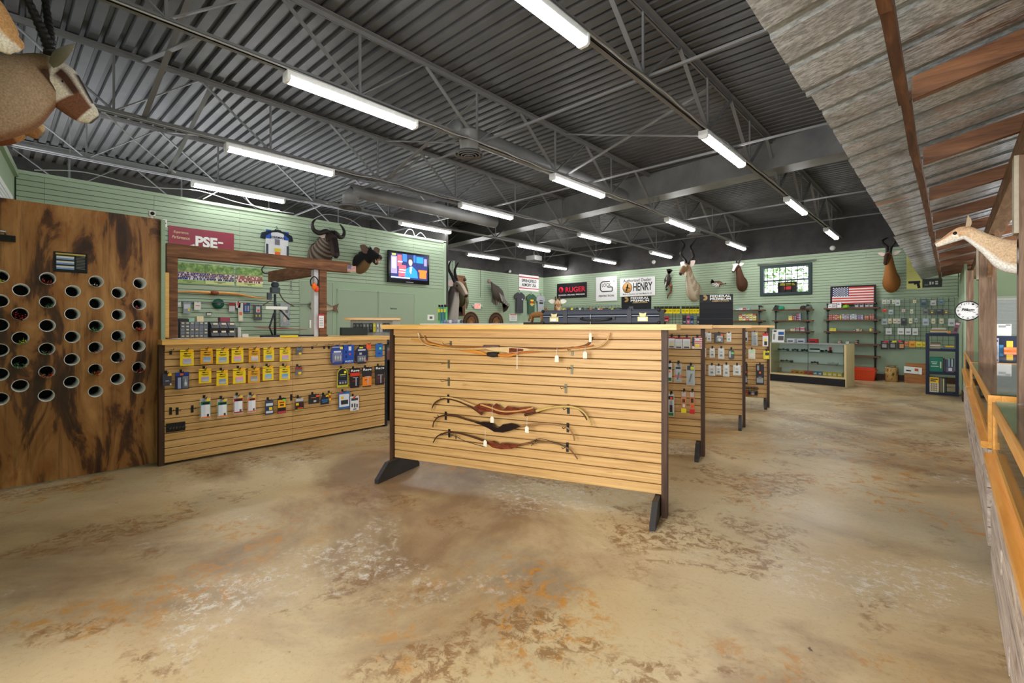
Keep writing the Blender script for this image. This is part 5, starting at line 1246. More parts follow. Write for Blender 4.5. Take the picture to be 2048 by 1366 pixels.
def head_mount(name, label, plane, px, py, S, turn, colfn, prof=None, horns=None, ear=(.10, .035, 50, 20), earc=(150, 130, 110), earin=(220, 200, 190), eye=.013, mane=None, off=.02, nose=(30, 26, 26), board=None, group='head mounts', hornmat=None, loc=None, rz=None, nod=0):
    prof = prof or ANTE
    if loc is None:
        u, z, d = plane.at(px, py, off); loc = plane.w(u, off, z); rz = plane.rz
    t_ = thing(name, label, 'mount', loc, rz, group)
    k = len(prof); rings = [(o*S, z*S, a*S, b*S, turn*min(1, max(0, (i-.5)/(HI-1.5)))) for i, (o, z, a, b) in enumerate(prof)]
    g, fr = loft(rings, colfn); g.build('head', FUR, t_)
    P, Sx, U, T, ya = fr[HI*5]
    F = Vector((math.sin(ya), -math.cos(ya), 0)); Z = Vector((0, 0, 1)); hz = prof[HI][1]; ho = prof[HI][0]
    def A(o, x, z): return P+F*((o-ho)*S)+Sx*(x*S)+Z*((z-hz)*S)
    g = MB()
    for s in (-1, 1): g.ball(*A(prof[8][0]-.015, s*(prof[8][2]*.93), prof[8][1]+.03), eye*S*1.4, eye*S*1.4, eye*S*1.4, 0, 8, 5)
    g.build('eye', flat((14, 10, 8), .1), t_)
    L_, W, up, back = ear
    for s in (-1, 1):
        b = A(prof[6][0]+.02, s*prof[6][2]*.8, prof[6][1]+.065); du = math.radians(up); db = math.radians(back)
        D = (Sx*(s*math.cos(du))+Z*math.sin(du)-F*math.sin(db)).normalized(); N = F; W_ = D.cross(N).normalized(); N = W_.cross(D)
        if N.dot(F) < 0: N = -N
        g = MB(); pts = []; m = 7
        for i in range(m):
            f = i/(m-1); ww = W*S*2.0*math.sin(math.pi*(.12+.86*f))**.8*(1-.15*f); pts.append((b+D*(L_*S*2.0*f), ww))
        vs = []
        for c_, ww in pts: vs += [c_-W_*ww, c_-N*(ww*.55), c_+W_*ww, c_-N*(ww*.2)]
        fs = []; mi = []
        for i in range(m-1):
            a = 4*i; fs += [(a, a+1, a+5, a+4), (a+1, a+2, a+6, a+5)]
        g.add(vs, fs, 0, True); g.add(vs, [(4*i, 4*i+3, 4*i+7, 4*i+4) for i in range(m-1)]+[(4*i+3, 4*i+2, 4*i+6, 4*i+7) for i in range(m-1)], 1, True)
        g.build('ear', [flat(earc, .9, 0, .2, 80), flat(earin, .9, 0, .2, 80)], t_)
    if horns:
        hm = hornmat or flat((34, 30, 28), .5, 0, .25, 40, .3)
        for s in (-1, 1):
            base = horns['path']; q = cr([tuple(A(o-(.055 if len(prof) and abs(prof[6][0]-.37) < .001 else 0), s*x, z-.0)) for (x, o, z) in base], 8); n = len(q); r0, r1 = horns['r']; g = MB()
            rr = []
            for i in range(n):
                f = i/(n-1); r_ = (r0*(1-f)**horns.get('p', .8)+r1)*S
                if f < horns.get('rings', 0): r_ *= 1+.13*math.sin(i*horns.get('freq', 2.4))
                rr.append(r_)
            g.tube(q, rr, 10); g.build('horn', hm, t_)
    g = MB(); e = prof[-2]; P2 = fr[-4][0]; g.ball(P2.x, P2.y, P2.z+.004*S, prof[-3][2]*S*.72, prof[-3][2]*S*.72, prof[-3][3]*S*.55, 0, 10, 6)
    if nose: g.build('nose', flat(nose, .35), t_)
    if mane:
        g = MB(); c1, rng, ln, dirz = mane
        for i in range(int(rng[0]*len(fr)), int(rng[1]*len(fr))):
            Pm, Sm, Um, Tm, _ = fr[i]; b = cr([tuple(r) for r in rings], 5)[i][3]
            for k2 in range(14):
                s0 = R.uniform(-.02, .02)*S; st = Pm+Um*(b*.9*dirz)+Sm*s0+Tm*R.uniform(-.01, .01)*S
                en = st+Um*(ln*S*dirz*R.uniform(.5, 1))+Tm*(-ln*S*R.uniform(.1, .7))+Sm*R.uniform(-.02, .02)*S
                g.add([st-Tm*.004*S, st+Tm*.004*S, en], [(0, 1, 2)])
        g.build('mane', flat(c1, .9), t_)
    return t_, A, fr
DARKC = (36, 28, 24)
# --- oryx, large, top left
def oryxc(t, a, sa):
    base = stops(t, [(0, (150, 128, 106)), (.35, (176, 152, 126)), (.48, (150, 124, 100))])
    if t > .50:
        base = lc((212, 204, 190))
        if .54 < t < .88 and 1.05 < a < 1.65: base = lc((70, 44, 32))
        if .60 < t < .84 and a < .75: base = lc((52, 38, 34))
        if .72 < t < .88 and a >= 1.05: base = lc((112, 74, 54))
        if t > .90: base = lc((206, 200, 182))
        if t > .975: base = lc((84, 78, 74))
        if t < .66 and a > 2.3: base = lc((90, 66, 50))
    elif .44 < t and a > 1.4: base = lc((74, 52, 38))
    if t <= .44 and a > 2.6: base = lc((136, 98, 70))
    return base
ORY = [(0, .02, .17, .24), (.10, .06, .16, .235), (.22, .13, .14, .21), (.33, .20, .12, .18), (.43, .26, .105, .155), (.50, .31, .095, .135), (.56, .345, .088, .12), (.64, .335, .082, .108), (.73, .27, .068, .088), (.83, .19, .054, .066), (.93, .115, .047, .055), (.99, .07, .044, .046), (1.02, .048, .022, .024)]
def seat(px, py, d):
    l = (px-CX)/FP; return (-sy_*d+cy_*l*d, cy_*d+sy_*l*d, EYE+(HY-py)/FP*d)
OP = Plane(-4.14, 0, H90)
def orings(lst, P_, wall_y, z0, sc=1/330.0, wf=.62):
    out = []
    for (px, py, hh) in lst:
        u, z, d = P_.at(px, py); out.append((u-wall_y, z-z0, hh*sc*wf, hh*sc))
    return out
ol = orings([(-150, 205, 84), (-100, 202, 82), (-50, 198, 78), (0, 188, 73), (40, 172, 62), (74, 160, 50), (95, 156, 46), (112, 166, 46), (128, 182, 40), (146, 202, 34), (164, 220, 28), (179, 232, 22), (190, 241, 11)], OP, -.745, 2.6)
t_, A, fr = head_mount('oryx_head', 'large oryx head with black and white face at the top left', None, 0, 0, 1.0, 0, oryxc, ol, loc=(-4.14, -.745, 2.6), rz=math.pi, ear=(.10, .040, 38, -30), earc=(140, 132, 116), earin=(60, 56, 48), eye=.010, nose=None)
g = MB(); hb = flat((30, 28, 28), .5, 0, .3, 60, .4)
for s in (-1, 1):
    a = [OP.at(*p)[:2] for p in ((100, 105), (82, 68), (58, 20), (30, -40), (10, -90))]
    q = cr([(s*(.04+.02*i), -(u+.745+(.045*i if s > 0 else 0)), z-2.6) for i, (u, z) in enumerate(a)], 14); n = len(q)
    MB().tube(q, [(.030*(1-.55*i/n))*(1+.12*math.sin(i*1.9)) for i in range(n)], 12).build('horn', hb, t_)
def eland2(t, a, sa):
    c = lc((196, 150, 100))
    if a > 1.5: c = lc((222, 216, 200))
    return c
PP = Plane(-3.6, 0, H90)
pl_ = orings([(-190, -60, 60), (-170, -40, 56), (-150, -30, 52), (-120, -30, 50), (-100, -20, 48), (-85, -5, 46), (-70, 10, 46), (-50, 25, 44), (-25, 48, 38), (0, 70, 30), (20, 86, 22), (34, 94, 15), (42, 100, 7)], PP, -.745, 2.9)
head_mount('pale_antelope_head', 'tan and white antelope muzzle at the top left corner', None, 0, 0, 1.0, 0, eland2, pl_, loc=(-3.6, -.745, 2.9), rz=math.pi, ear=(.07, .026, 30, 20), earc=(170, 130, 90), nose=None, eye=.010)
def brownh(t, a, sa):
    c = lc((120, 70, 44)) if t < .5 else lc((166, 122, 78))
    if t > .80 and a < 1.2: c = lc((206, 176, 130))
    if t > .95: c = lc((120, 116, 116))
    return c
BP = Plane(-4.7, 0, H90)
bl = orings([(-140, 262, 30), (-110, 262, 30), (-80, 262, 28), (-50, 262, 27), (-25, 262, 27), (-8, 262, 28), (5, 258, 30), (20, 250, 30), (36, 246, 28), (52, 250, 25), (66, 257, 20), (78, 266, 16), (86, 271, 8)], BP, -.745, 2.5, 1/290.0)
head_mount('brown_antelope_head', 'brown antelope head tucked under the large oryx head', None, 0, 0, 1.0, 0, brownh, bl, loc=(-4.7, -.745, 2.5), rz=math.pi, ear=(.07, .026, 30, 20), nose=None, eye=.010)
# --- wildebeest, hog on the television wall
def wild(t, a, sa):
    c = lc((104, 92, 80))
    if .05 < t < .5 and math.sin(t*95) > .1 and a > .5: c = lc((54, 42, 36))
    if a < .5 and t < .55: c = lc((30, 26, 24))
    if t > .52: c = lc((52, 40, 36))
    if .62 < t < .88 and a < 1.0: c = lc((28, 22, 22))
    if t > .93: c = lc((60, 50, 44))
    return c
WIL = [(0, -.12, .22, .31), (.07, -.10, .215, .305), (.16, -.04, .19, .27), (.23, .04, .165, .235), (.29, .11, .14, .20), (.34, .17, .12, .165), (.39, .22, .105, .13), (.46, .21, .098, .12), (.51, .13, .084, .105), (.545, .03, .074, .09), (.57, -.06, .072, .08), (.585, -.12, .070, .066), (.592, -.15, .034, .034)]
head_mount('wildebeest_head', 'dark striped wildebeest head with curled horns above the timber beam', TVWALL, 636, 504, .98, math.radians(12), wild, WIL,
           horns={'path': [(.03, .42, .32), (.12, .43, .34), (.24, .41, .29), (.34, .39, .33), (.37, .38, .43), (.33, .37, .51), (.27, .37, .56)], 'r': (.05, .006), 'p': .7}, ear=(.07, .03, -15, 25), earc=(50, 42, 38), eye=.012, mane=((26, 22, 22), (.25, .62), .13, 1), nose=(24, 20, 20))
def hog(t, a, sa):
    c = lc((30, 30, 32))
    if t < .35 and a > 2.2: c = lc((120, 92, 62))
    if t > .82 and a > 2.2: c = lc((190, 130, 110))
    if t > .95: c = lc((70, 60, 58))
    return c
HOG = [(0, -.10, .17, .22), (.07, -.09, .165, .215), (.15, -.05, .15, .20), (.22, 0, .135, .18), (.28, .03, .125, .165), (.33, .05, .115, .15), (.37, .06, .11, .14), (.44, .05, .098, .12), (.50, .03, .08, .098), (.56, .01, .066, .08), (.62, -.005, .058, .066), (.665, -.01, .055, .055), (.675, -.01, .04, .04)]
t_, A, fr = head_mount('hog_head', 'black boar head with open mouth beside the television', TVWALL, 719, 519, .95, math.radians(14), hog, HOG, ear=(.115, .05, 28, 5), earc=(36, 34, 34), earin=(90, 70, 60), eye=.012, nose=(60, 46, 46), mane=((20, 20, 22), (.05, .55), .10, 1))
g = MB(); q = [A(.46, 0, -.04), A(.50, 0, -.08), (A(.55, 0, -.13)), A(.59, 0, -.14)]; g.tube(q, [.045, .042, .032, .012], 10); g.build('lower_jaw', flat((60, 44, 42), .7), t_)
g = MB()
for s in (-1, 1): g.tube([A(.57, s*.035, -.12), A(.585, s*.05, -.08), A(.575, s*.054, -.04)], [.010, .008, .001], 6)
g.build('tusk', flat((226, 216, 190), .3), t_)
g = MB(); g.tube([A(.52, 0, -.07), A(.60, 0, -.105)], [.018, .01], 8); g.build('tongue', flat((176, 80, 76), .5), t_)
# --- eland by the corner
def elandc(t, a, sa):
    c = stops(t, [(0, (66, 60, 58)), (.4, (82, 76, 72)), (.55, (104, 94, 84)), (.85, (120, 106, 92))])
    if t > .55 and a < .7: c = lc((196, 180, 160))
    if t > .95: c = lc((70, 60, 56))
    if t < .45 and a > 2.5: c = lc((170, 164, 156))
    return c
STUB = Plane(-10.0, 0, H90)
head_mount('eland_head', 'large grey antelope head with tall straight horns by the wall corner', STUB, 886, 618, 1.25, math.radians(6), elandc, [(o, z, a*(1.35 if i < 5 else 1.1), b_*(1.4 if i < 5 else 1.12)) for i, (o, z, a, b_) in enumerate(ANTE)],
           horns={'path': [(.035, .46, .54), (.05, .40, .66), (.085, .34, .80), (.11, .36, .90), (.115, .42, .98)], 'r': (.034, .005), 'rings': .4, 'p': .6}, ear=(.085, .034, 15, 15), earc=(110, 96, 86), eye=.014, off=.02)
# --- far wall heads
def kuduc(t, a, sa):
    c = stops(t, [(0, (140, 122, 102)), (.3, (160, 142, 120)), (.5, (150, 120, 92)), (.8, (116, 84, 62))])
    if t < .45 and (a > 2.4 or math.sin(t*60+a*3) > .75): c = lc((190, 176, 154))
    if .62 < t < .68 and a < 1.2: c = lc((226, 220, 206))
    if t > .93: c = lc((210, 200, 186)) if a > 1.5 else lc((60, 50, 46))
    return c
head_mount('kudu_head', 'kudu head with long spiral horns reaching above the green slats', FAR, 1389, 571, 1.22, math.radians(-12), kuduc, ANTE,
           horns={'path': [(.03, .46, .53), (.08, .40, .64), (.16, .40, .74), (.17, .48, .86), (.11, .46, .98), (.13, .38, 1.08), (.22, .38, 1.20), (.25, .42, 1.32)], 'r': (.036, .004), 'p': .6}, ear=(.10, .042, 35, 5), earc=(140, 120, 100), earin=(226, 206, 196), mane=((150, 136, 116), (.05, .4), .05, -1), eye=.012)
def blesb(t, a, sa):
    c = lc((84, 56, 40)) if t < .5 else lc((70, 44, 34))
    if t > .56 and a < .95: c = lc((228, 222, 214))
    if t > .95: c = lc((90, 80, 76))
    return c
head_mount('blesbok_head', 'small dark brown antelope head with white blaze left of the window', FAR, 1485, 560, .85, math.radians(-14), blesb, ANTE,
           horns={'path': [(.03, .46, .53), (.05, .42, .64), (.10, .38, .76), (.12, .40, .88), (.09, .42, .99)], 'r': (.03, .004), 'rings': .7, 'p': .6}, ear=(.085, .03, 20, 10), earc=(170, 140, 120), eye=.012)
def hartc(t, a, sa):
    c = stops(t, [(0, (150, 96, 48)), (.4, (160, 108, 60)), (.55, (170, 120, 74)), (.75, (120, 74, 44))])
    if t > .62 and a < .65 and t < .94: c = lc((52, 34, 26))
    if t > .94: c = lc((150, 110, 84)) if a > 1 else lc((50, 36, 30))
    return c
head_mount('hartebeest_head', 'reddish brown hartebeest head with angled horns above the wire grid', FAR, 1783, 552, 1.0, math.radians(-8), hartc, ANTE,
           horns={'path': [(.025, .46, .53), (.03, .43, .62), (.05, .40, .72), (.11, .42, .80), (.13, .45, .87), (.10, .35, .93), (.05, .25, .97)], 'r': (.036, .005), 'rings': .6, 'p': .5}, ear=(.10, .022, 25, 10), earc=(120, 84, 56), eye=.013)
# --- gazelle on the post
def gazc(t, a, sa):
    c = stops(t, [(0, (190, 160, 128)), (.4, (202, 174, 142)), (.6, (196, 158, 122))])
    if a > 2.0: c = lc((226, 222, 214))
    if t > .62 and 1.3 < a < 2.0: c = lc((222, 206, 186))
    if t > .66 and .75 < a < 1.1: c = lc((160, 116, 84))
    if t > .965: c = lc((60, 56, 60))
    return c
GAZ = [(0, -.03, .13, .21), (.06, .0, .125, .20), (.14, .06, .10, .155), (.22, .13, .082, .12), (.30, .20, .072, .098), (.37, .265, .066, .086), (.43, .315, .066, .082), (.49, .325, .070, .084), (.56, .295, .062, .074), (.62, .262, .052, .058), (.68, .232, .042, .044), (.725, .21, .036, .036), (.75, .198, .018, .020)]
t_, A, fr = head_mount('gazelle_head', 'pale tan and white gazelle head mounted on the right timber post', None, 0, 0, .50, math.radians(0), gazc, GAZ, loc=(.298, 4.165, 1.83), rz=-H90+math.radians(-6), ear=(.085, .032, 62, 10), earc=(204, 180, 150), earin=(90, 84, 84), eye=.017, nose=(50, 54, 62))
g = MB(); g.lathe([(0, 0), (.055, 0), (.06, .012), (0, .012)], 0, .0, -.01, 20, axis='y'); g.build('back_board', flat((150, 150, 150), .5), t_)
# --- giraffe neck standing behind the stands
def girc(t, a, sa):
    c = lc((196, 168, 130))
    if math.sin(t*46+1.5*math.sin(a*3))*math.sin(a*4+t*9) > -.1 and t < .8: c = lc((150, 108, 72))
    if t > .9: c = lc((206, 190, 166))
    return c
GIR = [(0, -1.0, .20, .24), (.02, -.8, .17, .21), (.05, -.5, .14, .17), (.09, -.2, .12, .145), (.14, .05, .105, .125), (.19, .22, .10, .115), (.24, .30, .10, .11), (.32, .31, .10, .105), (.42, .22, .085, .09), (.52, .12, .065, .07), (.60, .05, .06, .06), (.64, .02, .055, .05), (.655, .01, .03, .03)]
x, y, z = seat(1114, 640, 14.0)
t_, A, fr = head_mount('giraffe_head', 'giraffe neck and head on a pedestal behind the long hard case', None, 0, 0, .95, math.radians(6), girc, GIR, loc=(x, y, 1.75), rz=math.atan2(x, -y)*-1 if False else math.atan2(-x, y)*1.0, ear=(.10, .036, 8, 5), earc=(214, 196, 166), earin=(240, 236, 226), eye=.018, group='head mounts', nose=(120, 96, 80))
g = MB()
for s in (-1, 1): g.tube([A(.24, s*.05, .38), A(.22, s*.06, .52)], [.022, .026], 8)
g.build('ossicone', flat((84, 54, 38), .8), t_)
MB().lathe([(0, -1.75), (.22, -1.75), (.22, -.95), (0, -.95)], n=20).build('pedestal', DARKW, t_)
# ================================================================ BIRDS AND SMALL MOUNTS
def fan(px, py, rpx, lab):
    u, z, d = EXITWALL.at(px, py, .04); r = rpx*d/FP
    t_ = thing('turkey_fan', lab, 'mount', EXITWALL.w(u, .03, z), H90, 'turkey tail fans'); n = 17
    b1_, b2_, b3_ = flat((92, 66, 44), .7, 0, .4, 70), flat((52, 38, 28), .7, 0, .3, 60), flat((176, 150, 116), .7)
    for k in range(n):
        a = math.radians(-8+196*k/(n-1)); D = (math.cos(a), math.sin(a)); N = (-D[1], D[0]); g = MB(); yy = -.002*(k % 2)-.001*abs(k-8)*.3
        prof_ = [(.22, .03, 0), (.45, .055, 1), (.60, .07, 0), (.78, .09, 1), (.92, .10, 2), (1.0, .07, 2)]
        for (r0, w0, m0), (r1_, w1, _) in zip(prof_, prof_[1:]):
            g.add([(D[0]*r*r0-N[0]*w0*r, yy, D[1]*r*r0-N[1]*w0*r), (D[0]*r*r0+N[0]*w0*r, yy, D[1]*r*r0+N[1]*w0*r), (D[0]*r*r1_+N[0]*w1*r, yy-.006, D[1]*r*r1_+N[1]*w1*r), (D[0]*r*r1_-N[0]*w1*r, yy-.006, D[1]*r*r1_-N[1]*w1*r)], [(0, 1, 2, 3)], m0)
        g.build('feather', [b1_, b2_, b3_], t_)
    g = MB()
    for k in range(60):
        a = math.radians(R.uniform(-5, 185)); q = r*R.uniform(.08, .45); g.ball(q*math.cos(a), -.012, q*math.sin(a), .035, .006, .05, 0, 6, 4)
    g.build('covert_feathers', flat((120, 82, 50), .8, 0, .4, 60), t_)
    MB().ball(0, -.02, -.02, r*.24, .03, r*.20).build('mount_board', flat((150, 100, 56), .5), t_)
fan(942, 645, 23, 'left turkey tail fan on the exit wall'); fan(992.5, 645.5, 22, 'right turkey tail fan on the exit wall')
def bird(name, lab, plane, px, py, pxh, body, wing, tail, headc, pose, off=.12, parts_extra=None):
    u, z, d = plane.at(px, py, off); s = pxh*d/FP
    t_ = thing(name, lab, 'mount', plane.w(u, off, z), plane.rz, 'bird mounts')
    dx, dz = pose  # body axis, tail towards +
    ax = Vector((dx, 0, dz)).normalized(); side = Vector((0, 1, 0)).cross(ax)
    g = MB(); g.c = None
    q = [(-ax*(.48*s)), (-ax*(.36*s)), (-ax*(.22*s)), Vector((0, 0, 0)), ax*(.22*s), ax*(.38*s)]
    g.tube(q, [.02*s, .06*s, .14*s, .19*s, .13*s, .04*s], 12); g.build('body', flat(body, .8, 0, .4, 60, .4), t_)
    hp = -ax*(.55*s)+side*.06*s
    g = MB(); g.ball(hp.x, 0, hp.z, .06*s); g.tube([hp, hp-ax*.10*s], [.02*s, .002], 6); g.build('head', flat(headc, .6), t_)
    for sgn, nm in ((1, 'wing'), (-1, 'wing')):
        for k in range(1):
            g = MB(); n = 7
            for j in range(n):
                f = j/(n-1); D = (ax*(.25+.75*f)+Vector((0, 0, -1))*(1.0-.6*f)+Vector((0, sgn*-.35, 0))).normalized(); st = ax*(-.12*s+.12*s*f)+Vector((0, -sgn*.14*s, 0)); L_ = s*(.34+.10*f); W_ = D.cross(Vector((0, 1, 0))).normalized()*s*.035
                g.add([st-W_, st+W_, st+W_*1.2+D*L_, st+D*(L_*1.08), st-W_*1.2+D*L_], [(0, 1, 2, 3, 4)], j % 2)
            g.build('wing', [flat(wing, .8, 0, .4, 50), flat(tuple(int(c*.7) for c in wing), .8)], t_)
    g = MB(); n = 9
    for j in range(n):
        a = (j-(n-1)/2)*.13; D = (ax*math.cos(a)+side*math.sin(a)); st = ax*.30*s; L_ = .36*s; W_ = Vector((0, 1, 0)).cross(D)*s*.035
        g.add([st-W_*.5, st+W_*.5, st+W_+D*L_, st-W_+D*L_], [(0, 1, 2, 3)], j % 2)
    g.build('tail', [flat(tail, .8, 0, .4, 50), flat(tuple(int(c*.75) for c in tail), .8)], t_)
    g = MB()
    for sy in (-.05, .05): g.tube([(0, sy*s, -.12*s), (.03*s, sy*s, -.32*s)], .008*s+.002, 5)
    g.tube([(0, 0, 0), (0, off-.015, 0)], .015, 6)
    g.build('legs', flat((150, 110, 90), .6), t_)
    return t_, s
bird('turkey_mount', 'flying grey-brown turkey mounted left of the hanging shirts', EXITWALL, 996, 588, 62, (84, 78, 72), (150, 146, 138), (96, 80, 68), (150, 120, 116), (.62, -.72), .3)
bird('turkey_mount', 'dark bronze turkey on a plank beside the eland head', EXITWALL, 926, 592, 60, (70, 62, 40), (110, 104, 76), (90, 74, 50), (60, 50, 44), (-.25, -.95), .35)
t_ = thing('driftwood_plank', 'upright brown plank behind the dark bronze turkey', 'plank', EXITWALL.w(EXITWALL.at(922, 600)[0], .03, 2.1), H90)
u, z, w_, h_ = EXITWALL.rect(911, 551, 931, 632, .03); t_.location = EXITWALL.w(u, .03, z)
MB().b2(-w_*.40, -.03, -h_/2, w_*.40, .01, h_/2).build('plank', BEAMW, t_)
bird('duck_mount', 'black and white diving duck mounted left of the kudu', FAR, 1335, 560, 34, (52, 44, 40), (200, 196, 188), (60, 50, 44), (30, 30, 30), (.2, .9), .2)
bird('duck_mount', 'small standing duck mount between the kudu and blesbok', FAR, 1437, 566, 24, (110, 80, 62), (196, 190, 184), (70, 56, 50), (40, 60, 44), (-.9, .25), .2)
t_ = thing('snag_branch', 'twisted pale branch hanging under the diving duck', 'branch', (0, 0, 0)); u, z, d = FAR.at(1340, 572, .1); t_.location = FAR.w(u, .1, z)
MB().tube(cr([(-.1, 0, .1), (.05, -.03, 0), (.02, 0, -.2), (-.05, -.02, -.3), (-.1, .02, -.42)], 4), [.04, .05, .05, .045, .05, .04, .03, .035, .03, .04, .03, .02, .03, .02, .015, .02, .01][:17], 8).build('branch', BEAMW, t_)
# fish on the door panel
u, z, d = TVWALL.at(645, 612, .08)
t_ = thing('fish_mount', 'brown speckled bass mount behind the right timber post', 'mount', TVWALL.w(u, .08, z), H90)
g = MB(); g.c = []; vs = []; q = [(-.25, .0, .03, .02), (-.21, .01, .07, .05), (-.14, .0, .10, .06), (-.04, -.01, .105, .06), (.08, -.02, .08, .045), (.17, -.03, .045, .025), (.21, -.035, .035, .015)]; n = 14
for (xx, zz, hh, ww) in q:
    for j in range(n):
        a = 2*math.pi*j/n; vs.append((xx, ww*math.sin(a), zz+hh*math.cos(a))); c = lc((92, 76, 48)).lerp(lc((214, 206, 176)), .5-.5*math.cos(a)); g.c.append((c.x, c.y, c.z, 1))
g.add(vs, [(i*n+j, i*n+(j+1) % n, (i+1)*n+(j+1) % n, (i+1)*n+j) for i in range(len(q)-1) for j in range(n)], 0, True); g.build('body', FUR, t_)
FIN = flat((110, 84, 58), .5, 0, .3, 60)
MB().prism([(.20, -.06), (.33, -.13), (.30, -.04), (.34, .06), (.20, 0)], -.005, .005).build('tail_fin', FIN, t_)
MB().prism([(-.10, .09), (-.04, .15), (.06, .12), (.10, .06)], -.004, .004).build('back_fin', FIN, t_)
MB().prism([(-.12, -.08), (-.16, -.17), (-.05, -.11)], -.02, -.012).prism([(.06, -.08), (.05, -.14), (.13, -.09)], -.004, .004).build('belly_fin', FIN, t_)
MB().ball(-.2, -.045, .03, .012).build('eye', BLACK, t_)
# small fox-like mount standing behind the case on stand 1
x, y, z = seat(1083, 636, 4.6)
uu, zz, _ = S2.at(1076, 640, 0)
t_ = thing('small_fox_mount', 'small reddish fur animal on a rock base left of the long case', 'mount', S2.w(uu, 0, TOPZ), S2.rz)
FX1 = flat((150, 104, 62), .9, 0, .35, 90, .5)
MB().b2(-.16, -.09, 0, .16, .09, .035).build('rock_base', flat((64, 60, 56), .9, 0, .3, 30, .5), t_)
g = MB(); g.tube([(-.11, 0, .10), (-.06, 0, .125), (0, 0, .13), (.05, 0, .135), (.085, 0, .155), (.11, 0, .17)], [.022, .036, .038, .036, .028, .024], 10); g.tube([(.10, 0, .172), (.125, 0, .175), (.155, 0, .165)], [.026, .020, .008], 8); g.build('body', FX1, t_)
for xx in (-.08, .05):
    for sy in (-.022, .022): MB().tube([(xx, sy, .11), (xx+.006, sy, .07), (xx-.004, sy, .035)], [.016, .010, .009], 7).build('leg', FX1, t_)
MB().tube(cr([(-.10, 0, .10), (-.12, 0, .08), (-.125, .01, .05)], 3), .013, 8).build('tail', FX1, t_)
for sy in (-.015, .015): MB().tube([(.105, sy, .19), (.10, sy*1.4, .222)], [.012, .001], 6).build('ear', FX1, t_)
# ================================================================ PACKS ON THE OTHER STANDS
def c8(a, b, c, d): return (1300+a/4.407, 620+b/4.407, 1300+c/4.407, 620+d/4.407)
def std(plane, rect, card, items, label, **k):
    return pack(plane, rect, card, items, label, off=k.pop('off', .05), group='packs on the rear stands', **k)
W1, W2_ = (226, 226, 226), (206, 208, 210)
for rc, st_, lab in ((c8(160,235,218,335), (240,200,40), 'clear pack with large yellow tag, first in the top row'), (c8(222,240,285,340), (226,222,196), 'clear pack with cream tag, second in the top row'), (c8(290,240,355,340), (222,214,180), 'clear pack with dark part and cream tag, third in the top row')):
    std(S2, rc, W2_, [(0, 0, 1, .26, (160, 50, 56)), (0, .16, 1, .26, (226, 226, 226)), (.3, .55, .75, .8, st_), (.15, .82, .85, .95, (70, 70, 74))], lab+' of the second stand', blister=(.15, .35, .85, .92, .02, None))
std(S2, c8(372,240,458,340), (226, 222, 220), [(.22, k*.16, 1, k*.16+.08, (196, 50, 60)) for k in range(6)]+[(0, 0, .22, .8, (40, 46, 70)), (.3, .62, .75, .86, (246, 214, 30)), (.3, .1, .75, .3, (230, 226, 226))], 'flag-striped pack with yellow tag at the post of the second stand')
std(S2, c8(152,468,193,632), W1, [(.1, .2, .9, .34, (30, 34, 34)), (.3, .4, .7, .5, (240, 110, 50)), (.1, .78, .9, .96, (40, 110, 70))], 'white card with green foot beside the front stand, middle row')
std(S2, c8(213,470,283,640), CLR, [(.15, .15, .85, .95, (190, 196, 196)), (.2, .18, .8, .3, (70, 76, 76)), (.1, .6, .95, .74, (244, 90, 50))], 'clear clamshell with orange tag and black rod, middle row of the second stand', blister=(.2, .35, .85, .95, .025, ('rod', (30, 30, 32))))
std(S2, c8(320,488,395,662), (176, 182, 184), [(.1, .02, .9, .25, (60, 66, 68)), (.5, .06, .9, .22, (220, 216, 50))], 'grey clamshell with yellow tag and slanted black rod, second stand', blister=(.12, .3, .9, .95, .025, ('rod', (34, 34, 36))))
std(S2, c8(155,740,213,935), (206, 210, 212), [(.1, .1, .9, .25, (40, 40, 44)), (.4, .14, .75, .26, (240, 90, 50)), (.1, .84, .9, .98, (40, 110, 60)), (.3, .3, .7, .5, (160, 166, 168)), (.3, .5, .75, .82, (60, 40, 40))], 'narrow white pack with green foot, bottom row of the second stand')
std(S2, c8(275,718,320,905), (212, 140, 90), [(.1, .02, .9, .24, (200, 190, 186)), (.25, .36, .75, .52, (90, 60, 40)), (.3, .6, .75, .74, (226, 226, 226)), (0, .8, 1, 1, (246, 226, 30))], 'orange strip pack with yellow foot, bottom row of the second stand')
std(S2, c8(350,720,393,915), (206, 130, 80), [(.1, .02, .9, .24, (200, 190, 186)), (.25, .3, .75, .5, (60, 40, 30)), (.3, .62, .75, .72, (240, 80, 40)), (0, .8, 1, 1, (214, 30, 40))], 'orange strip pack with red foot, bottom row of the second stand')
small = [(c8(468,195,498,235), 0), (c8(500,200,540,278), 0), (c8(675,200,718,282), 0), (c8(462,335,495,415), 1), (c8(525,335,572,420), 1), (c8(600,335,655,430), 1), (c8(462,478,490,565), 2), (c8(515,485,575,580), 2), (c8(580,490,628,570), 2), (c8(645,480,700,587), 2), (c8(733,485,800,575), 2)]
rn = ['top', 'middle', 'low']; cnt = {0: 0, 1: 0, 2: 0}
for rc, r in small:
    cnt[r] += 1
    std(S3, rc, (222, 222, 218), [(.2, .08, .8, .3, (240, 240, 240)), (.3, .6, .7, .78, (70, 70, 72)), (.35, .36, .65, .42, (120, 120, 124))], 'small white bagged part, %s in the %s row of the third stand' % (['', 'first', 'second', 'third', 'fourth', 'fifth'][cnt[r]], rn[r]), blister=(.1, .2, .9, .97, .02, None))
std(S3, c8(563,200,650,290), (66, 64, 64), [(.3, .3, .9, .5, (200, 196, 190)), (.7, .12, .95, .3, (240, 90, 50))], 'wide black and clear pack with orange tag, top row of the third stand', blister=(.15, .4, .95, .98, .04, ('ball', (210, 212, 212))))
